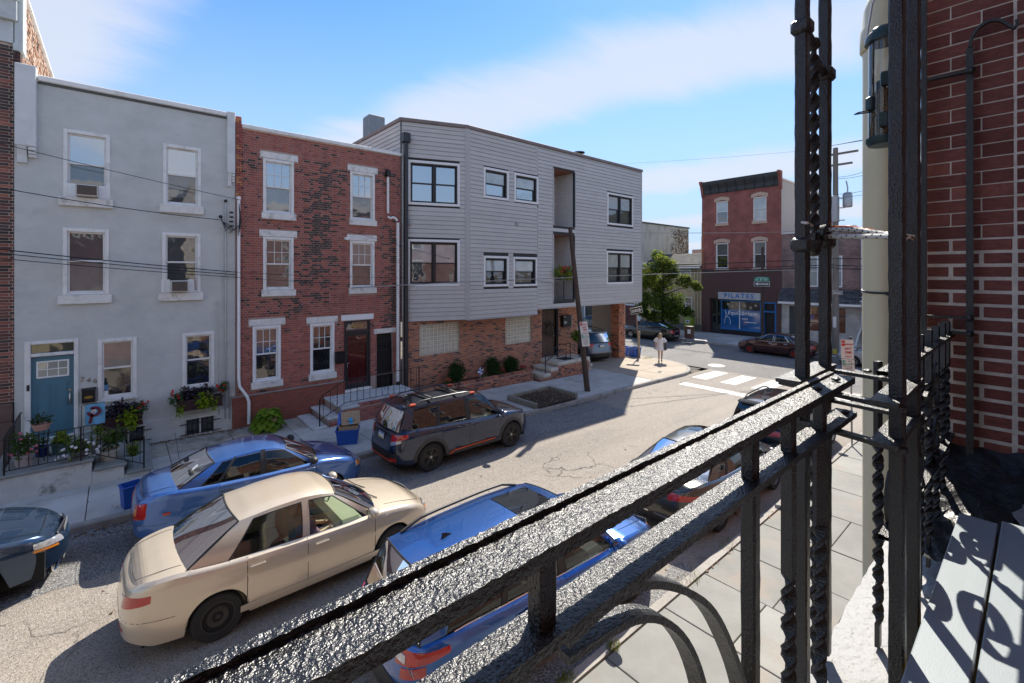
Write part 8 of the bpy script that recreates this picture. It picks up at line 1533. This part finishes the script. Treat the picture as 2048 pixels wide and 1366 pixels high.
def post(x, y, z0, z1, w, nm='post'):
    b = MB(); n_ = int((z1-z0)/.03); rnd = random.Random(int(x*1000)); rows = []
    for i in range(n_+1):
        z = z0+(z1-z0)*i/n_; h = w/2; e = .004; o = lambda: rnd.uniform(-.0008, .0008); rows.append([(x+a*h+o(), y+c*h+o(), z) for a, c in ((-1, -.75), (-.75, -1), (.75, -1), (1, -.75), (1, .75), (.75, 1), (-.75, 1), (-1, .75), (-1, -.75))])
    b.grid(rows, smooth=True); b.add(rows[-1][:-1], [tuple(range(8))]); return b.build(nm, LUMP, br, world=True, sharp=30)
PA, PB, PC, PD = (1.528, .462), (1.766, .468), (1.452, .233), (1.715, .240)
for q, w in ((PA, .033), (PB, .031), (PC, .031), (PD, .030)): post(*q, 3.6, 6.2, w)
for x in (-.78, -.2, .37): post(x, .376, 4.446, 4.533, .026, 'short_baluster')
for x in (.945, 1.152): post(x, .376, 4.446, 4.533, .027, 'short_baluster')
post(.945, .376, 3.6, 4.433, .028, 'baluster'); post(1.375, .376, 4.446, 4.533, .027, 'short_baluster')
def twisted(x, y, z0, z1, w, turns=None, za=None, zb=None):
    """square bar, straight at the ends, twisted between za and zb"""
    za = z0+.02 if za is None else za; zb = z1-.02 if zb is None else zb; b = MB(); vs = []; N = 110; turns = (zb-za)/.125; w *= 1.12
    for i in range(N+1):
        z = z0+(z1-z0)*i/N; t = min(1, max(0, (z-za)/(zb-za))); a = turns*2*math.pi*t
        for (p_, q_) in ((-.5, -.24), (.5, -.24), (.5, .24), (-.5, .24)): vs.append((x+w*(p_*math.cos(a)-q_*math.sin(a)), y+w*(p_*math.sin(a)+q_*math.cos(a)), z))
    b.add(vs, [(i*4+k, i*4+(k+1) % 4, (i+1)*4+(k+1) % 4, (i+1)*4+k) for i in range(N) for k in range(4)] + [(3, 2, 1, 0), tuple(N*4+k for k in range(4))]); return b.build('twisted_bar', LUMP, br, world=True)
twisted(1.152, .376, 3.6, 4.433, .026, 3.0, 3.7, 4.16); twisted(1.375, .376, 3.6, 4.433, .026, 3.5, 3.65, 4.2); twisted(1.93, .36, 3.6, 4.553, .026, 4.2, 3.68, 4.30); twisted(1.650, .466, 4.95, 5.56, .024, 4.2); twisted(1.650, .466, 3.6, 4.36, .024, 4.0, 3.62, 4.30)
for (q, z, s) in ((PA, 5.57, 1), (PB, 5.50, -1), (PA, 4.93, 1), (PB, 4.95, -1)): b = MB(); b.box(q[0]-.026, q[0]+.026, q[1]-.026, q[1]+.026, z-.02, z+.022, bev=.008); b.tube([(q[0]+s*.02, q[1], z), (1.65, .466, z-.015*s)], .014, 8); b.ball((1.65-s*.01, .466, z-.01), .021, seg=10, rings=6); b.build('clamp', LUMP, br, world=True)
# collars round the newel: flat straps laid on edge, upper and lower
for z in (4.545, 4.447):
    for (a, c, wd) in ((PA, PB, .062), (PC, PD, .055)): ax, ay, cx_, cy_ = a[0]-.085, a[1]+.012, c[0]+.05, c[1]+.012; b = MB(); b.bar([(ax+(cx_-ax)*k/8, ay+(cy_-ay)*k/8, z-.0055) for k in range(9)], (0, 1, 0), wd, .011); b.build('collar', LUMP, br, world=True)
    for (a, c, dx_) in ((PA, PC, -.045), (PB, PD, .03)): b = MB(); b.bar([(a[0]+dx_+(c[0]-a[0])*k/8, a[1]+.045+(c[1]-a[1]-.07)*k/8, z-.018) for k in range(9)], (1, 0, 0), .026, .011); b.build('collar', LUMP, br, world=True)
for (x, y, z) in ((1.50, .372, 4.557), (1.36, .378, 4.554), (1.58, .37, 4.452), (1.66, .30, 4.549), (1.74, .35, 4.549)): b = MB(); b.ball((x, y, z), .012, .012, .006, 8, 5); b.build('rivet', LUMP, br, world=True)
# arched scrollwork below the front rail (pairs of nested flat bars)
def curve(pts, n=30):
    P = np.array(pts, float); t = np.linspace(0, len(P)-1, n); out = []
    for u in t:
        i = min(int(u), len(P)-2); f = u-i; p0, p1, p2, p3 = P[max(i-1, 0)], P[i], P[i+1], P[min(i+2, len(P)-1)]; out.append(tuple(.5*((2*p1)+(-p0+p2)*f+(2*p0-5*p1+4*p2-p3)*f*f+(-p0+3*p1-3*p2+p3)*f**3)))
    return out
def scroll(pts, y=.376, w=.030, t=.011, n=40): b = MB(); b.bar([(x, y, z) for x, z in curve(pts, n)], (0, 1, 0), w, t); return b.build('scroll', LUMP, br, world=True)
for s in (1, -1):
    f = lambda x: .37+s*(x-.37); scroll([(f(.40), 4.415), (f(.50), 4.422), (f(.60), 4.395), (f(.74), 4.300), (f(.832), 4.180), (f(.90), 4.04), (f(.93), 3.86), (f(.93), 3.62)]); scroll([(f(.40), 4.395), (f(.55), 4.37), (f(.66), 4.29), (f(.735), 4.16), (f(.775), 3.98), (f(.74), 3.80), (f(.66), 3.78), (f(.64), 3.86)], t=.010)
# side run back to the pier
lumpy_bar('side_rail', 1.78, 3.19, .285, .335, 4.533, 4.547, seed=7); lumpy_bar('side_second_rail', 1.78, 3.19, .288, .332, 4.03, 4.042, seed=8)
for x in (2.36, 2.57, 2.77, 2.97, 3.12): twisted(x, .312, 3.62, 4.61, .024, 4.0, 3.75, 4.40)
def vol(cx_, cz_, r0, turns, s, a0, n=34): return [(cx_+s*(r0*(1-.80*k/n))*math.cos(a0+turns*2*math.pi*k/n), cz_+(r0*(1-.80*k/n))*math.sin(a0+turns*2*math.pi*k/n)) for k in range(n+1)]
def sc2(pts): b = MB(); b.bar([(x, .312, z) for x, z in pts], (0, 1, 0), .030, .012); b.build('scroll', LUMP, br, world=True)
for (cx_, cz_, r, s, a) in ((2.10, 4.37, .125, 1, 1.2), (1.93, 4.13, .11, -1, 4.4), (2.27, 4.14, .10, 1, 4.2), (2.67, 4.36, .10, 1, 1.2), (2.67, 4.14, .10, -1, 4.4), (2.46, 4.28, .09, -1, 1.0)): sc2(vol(cx_, cz_, r, 1.7, s, a))
# deck of painted boards, tar and whitewash by the pier, white ledge outside
DECK = mat('grey_deck_paint', (.30, .345, .37), .45, var=.05, vscale=5, bump=.06, bscale=60, stretch=(1, 8, 1)); dk = thing('deck', 'grey painted board deck inside the railing', 'deck', (1.0, 0, 3.9))
for i, (y0_, y1, x1) in enumerate(((.105, .2075, 2.43), (-.010, .098, 2.47), (-.125, -.017, 2.50), (-.24, -.132, 2.50))): b = MB(); b.box(-1.2, x1, y0_, y1, 3.900, 3.935, bev=.003); b.build('board', DECK, dk, world=True)
b = MB(); b.box(-1.2, 2.40, -.24, .195, 3.60, 3.899); b.build('joist_box', mat('ochre_joist', (.28, .19, .06), .9, var=.3), dk, world=True)
WHT = mat('flaking_whitewash', (.31, .31, .31), .6, var=.06, vscale=8, bump=.6, bscale=35, stain=(.18, .18, .19), stain_scale=5, stain_amt=.5); TAR = mat('black_tar', (.014, .014, .015), .4, var=.3, vscale=10, bump=.9, bscale=14)
lg = thing('bay_roof_ledge', 'white painted ledge of the bay below the railing', 'ledge', (1.0, .3, 3.5)); b = MB(); N1, N2 = 90, 8; rnd = np.random.RandomState(5); b.grid([[(-1.4+4.58*i/N1, .19+.30*j/N2+(.002*rnd.randn() if j == N2 else 0), 3.60-.03*(j/N2)**2+.0025*rnd.randn()) for j in range(N2+1)] for i in range(N1+1)], flip=True); b.grid([[(-1.4+4.58*i/N1, .49, 3.565), (-1.4+4.58*i/N1, .47, 3.50)] for i in range(N1+1)], flip=False); b.build('roof_skin', WHT, lg, world=True); b = MB(); b.box(-1.4, 3.19, -.24, .455, 0, 3.53); b.build('bay_wall', BT_NEAR, lg, world=True)
b = MB(); rnd = np.random.RandomState(9); b.grid([[(2.46+.74*i/14, -.24+.60*j/14, 3.70+.30*(i/14)**2.2+.012*rnd.randn()) for j in range(15)] for i in range(15)], flip=True); b.build('tar_flashing', TAR, lg, world=True); b = MB(); b.grid([[(2.70+.40*i/10, -.24+.31*j/10+.02*math.sin(i*1.7), 3.79+.10*(i/10)**1.5+.006*rnd.randn()) for j in range(11)] for i in range(11)], flip=True); b.build('whitewash_patch', WHT, lg, world=True)
# brick pier facing the viewpoint
pr_ = thing('brick_pier', 'dark red brick wall end at the right edge beside the railing', 'wall', (3.2, .40, 0), R(-90)); b = MB(); b.box(0, .65, -.0035, .42, 0, 10.2); b.build('core', mat('pier_mortar', (.66, .60, .55), .9, var=.2, vscale=14, bump=.5, bscale=50), pr_)
NBK = [mat('pressed_brick', (.20, .062, .052), .75, var=.35, vscale=22, bump=.35, bscale=60, rand=.15, stretch=(1, 1, 3)), mat('pressed_brick_dark', (.16, .046, .04), .75, var=.35, vscale=22, bump=.35, bscale=60, rand=.2, stretch=(1, 1, 3)), mat('pressed_brick_light', (.25, .082, .066), .75, var=.35, vscale=22, bump=.35, bscale=60, rand=.15)]
rnd = random.Random(12); z = 6.065-.0655*60; row = 0
while z < 7.0:
    thick = z < 5.0; g = .0052 if thick else .0026; zj = .0105 if thick else .0052; s0 = [0, .0964, .3138, .53] if row % 2 else [0, .2053, .3138, .42, .60]
    for a, c in zip(s0[:-1], s0[1:]):
        gg = .006 if a > .31 else g; jj = .011 if a > .31 else zj; off = .0 if a < .31 else .0335
        b = MB(); b.box(a+gg+(.002 if a > .31 else 0), c-gg, -.006+rnd.uniform(-.0012, .0012), .03, z+jj/2+(off % .0655)*0, z+.0655-jj/2, bev=.0022 if not thick else .005); b.build('brick', rnd.choices(NBK, (.5, .3, .2))[0], pr_)
    z += .0655; row += 1
# iron hook bracket on the pier
hk = thing('wall_hook_bracket', 'black iron bracket with curled hook fixed to the near brick wall', 'bracket', (3.15, .23, 3.7)); b = MB(); b.bar([(3.155, .232, 3.70), (3.155, .232, 5.95)] , (0, 1, 0), .026, .012); b.bar([(3.155, .232+.0, 5.95)] + [(3.155, .232-.07*(1-math.cos(a)), 5.95+.10*math.sin(a)) for a in np.linspace(.1, 2.2, 12)] + [(3.155, .10, 6.0), (3.155, .085, 5.985), (3.155, .075, 6.0), (3.155, .078, 6.02)], (1, 0, 0), .022, .012); b.build('upright', LUMP, hk, world=True)
b = MB(); b.bar([(3.12, .395, 3.95), (3.12, .395, 7.0)], (0, 1, 0), .022, .016); b.build('long_bar', LUMP, hk, world=True)
for (z, y0_, y1) in ((5.832, .41, .215), (4.628, .42, .22), (4.552, .40, .22)): b = MB(); b.bar([(3.13, y0_, z), (3.15, y1, z)], (0, 0, 1), .012, .03); b.ball((3.14, y1+.01, z), .016, seg=8, rings=5); b.build('cross_arm', LUMP, hk, world=True)
# cream vent pipe with domed cap
vp = thing('vent_pipe', 'cream painted vent pipe with domed cap behind the iron posts', 'pipe', (3.10, .553, 0)); CREAM = mat('cream_enamel', (.64, .58, .39), .38, var=.05, vscale=2, stain=(.44, .41, .30), stain_scale=2, stain_amt=.35); b = MB(); b.lathe([(.092, 0), (.092, 6.12)], seg=40); b.build('pipe', CREAM, vp); b = MB(); b.lathe([(.100, 6.04), (.104, 6.045), (.104, 6.15), (.098, 6.16), (.088, 6.26), (.06, 6.36), (0, 6.41)], seg=40); b.build('cap', CREAM, vp); b = MB(); b.tube([(.094*math.cos(a), .094*math.sin(a), 4.755+.012*math.cos(a)) for a in np.linspace(0, 6.283, 30)], .006, 6); b.tube([(-.094, -.01, 4.745), (-.12, -.05, 4.73), (-.10, -.09, 4.70)], .004, 5); b.build('wire_tie', IRON, vp)
# hanging bird feeder
bf = thing('bird_feeder', 'clear tube bird feeder hanging in front of the cream pipe', 'bird feeder', (1.84, .328, 5.265)); FG = glass_mat('feeder_tube', (.90, .92, .93)); TEAL = mat('dark_teal_plastic', (.012, .045, .055), .4)
b = MB(); b.lathe([(.040, .01), (.040, .325)], seg=28, closed=True); b.build('tube', FG, bf); b = MB(); b.lathe([(0, -.012), (.04, -.012), (.047, 0), (.047, .012), (.03, .016), (0, .016)], seg=28); b.build('base', TEAL, bf); b = MB(); b.lathe([(.050, .315), (.050, .335), (.03, .36), (0, .365)], seg=28); b.build('lid', TEAL, bf); b = MB(); b.lathe([(0, .02), (.034, .02), (.034, .15), (.02, .165), (0, .17)], seg=20); b.build('seed', mat('bird_seed', (.25, .17, .08), .9, var=.5, vscale=120, bump=.8, bscale=200), bf)
for (a, z) in ((3.4, .155), (2.4, .09), (3.3, .03), (.4, .155)): ca, sa = math.cos(a), math.sin(a); b = MB(); b.box(-.012, .012, -.012, .012, -.022, .022, bev=.004); o = b.build('feeding_port', TEAL, bf); o.location = (.040*ca, .040*sa, z+.03); o.rotation_euler = (0, 0, a); b = MB(); b.tube([(.038*ca, .038*sa, z+.01), (.085*ca-.01*sa, .085*sa+.01*ca, z), (.085*ca+.01*sa, .085*sa-.01*ca, z), (.038*ca, .038*sa, z+.004)], .0022, 5); b.build('perch', IRON, bf)
b = MB(); b.tube([(0, .048, .32), (0, .03, .45), (0, 0, .50), (0, -.03, .45), (0, -.048, .32)], .003, 6); b.tube([(0, 0, .495), (0, 0, .9)], .006, 6); b.build('hanger', GALV, bf)
# bungee cord tied between the posts
bg_ = thing('bungee_cord', 'white bungee cord with black flecks tied round the iron posts', 'cord', (1.6, .35, 4.95)); WC = mat('white_cord', (.62, .60, .56), .85, var=.08, vscale=60)
def cord(nm, pts, r, m_): b = MB(); b.tube(curve(pts, 40), r, 10); return b.build(nm, m_, bg_, world=True)
L1_ = [(1.70, .445, 4.965), (1.62, .36, 4.955), (1.52, .275, 4.945), (1.465, .225, 4.937), (1.475, .212, 4.935), (1.50, .212, 4.936)]; L2_ = [(1.70, .445, 4.985), (1.62, .36, 4.975), (1.55, .285, 4.955), (1.50, .225, 4.937)]
c0 = cord('cord', L1_, .0075, WC); c1x = cord('cord', L2_, .0068, WC)
for Lx, r, o_ in ((L1_, .0075, c0), (L2_, .0068, c1x)):
    P = curve(Lx, 30); b = MB()
    for i in range(2, 28):
        q, d = Vector(P[i]), (Vector(P[i+1])-Vector(P[i-1])).normalized(); s_ = d.cross(Vector((0, 0, 1))).normalized(); 
        for k in range(3): a = i*.9+k*2.1; nn = s_*math.cos(a)+Vector((0, 0, 1))*math.sin(a); c = q+nn*(r+.0004); t2 = d.cross(nn); b.quad(c-d*.003-t2*.0028, c+d*.003-t2*.0028, c+d*.003+t2*.0028, c-d*.003+t2*.0028)
    f = b.build('fleck', IRON, o_, world=True); f['kind'] = 'stuff'
for k in range(5): cord('cord_coil', [(1.700+.012*k+.022*math.cos(a), .445+.008*k, 4.972+.026*math.sin(a)) for a in np.linspace(0, 6.3, 9)], .0065, mat('black_cord', (.02, .02, .022), .7, stain=(.5, .5, .5), stain_scale=90, stain_amt=.8))
cord('loose_end', [(1.72, .46, 4.985), (1.64, .47, 4.998), (1.54, .475, 5.0), (1.50, .44, 4.992)], .004, WC); cord('orange_cord', [(1.74, .44, 4.992), (1.80, .42, 4.995), (1.93, .375, 4.99)], .008, mat('orange_plastic', (.75, .15, .02), .45))
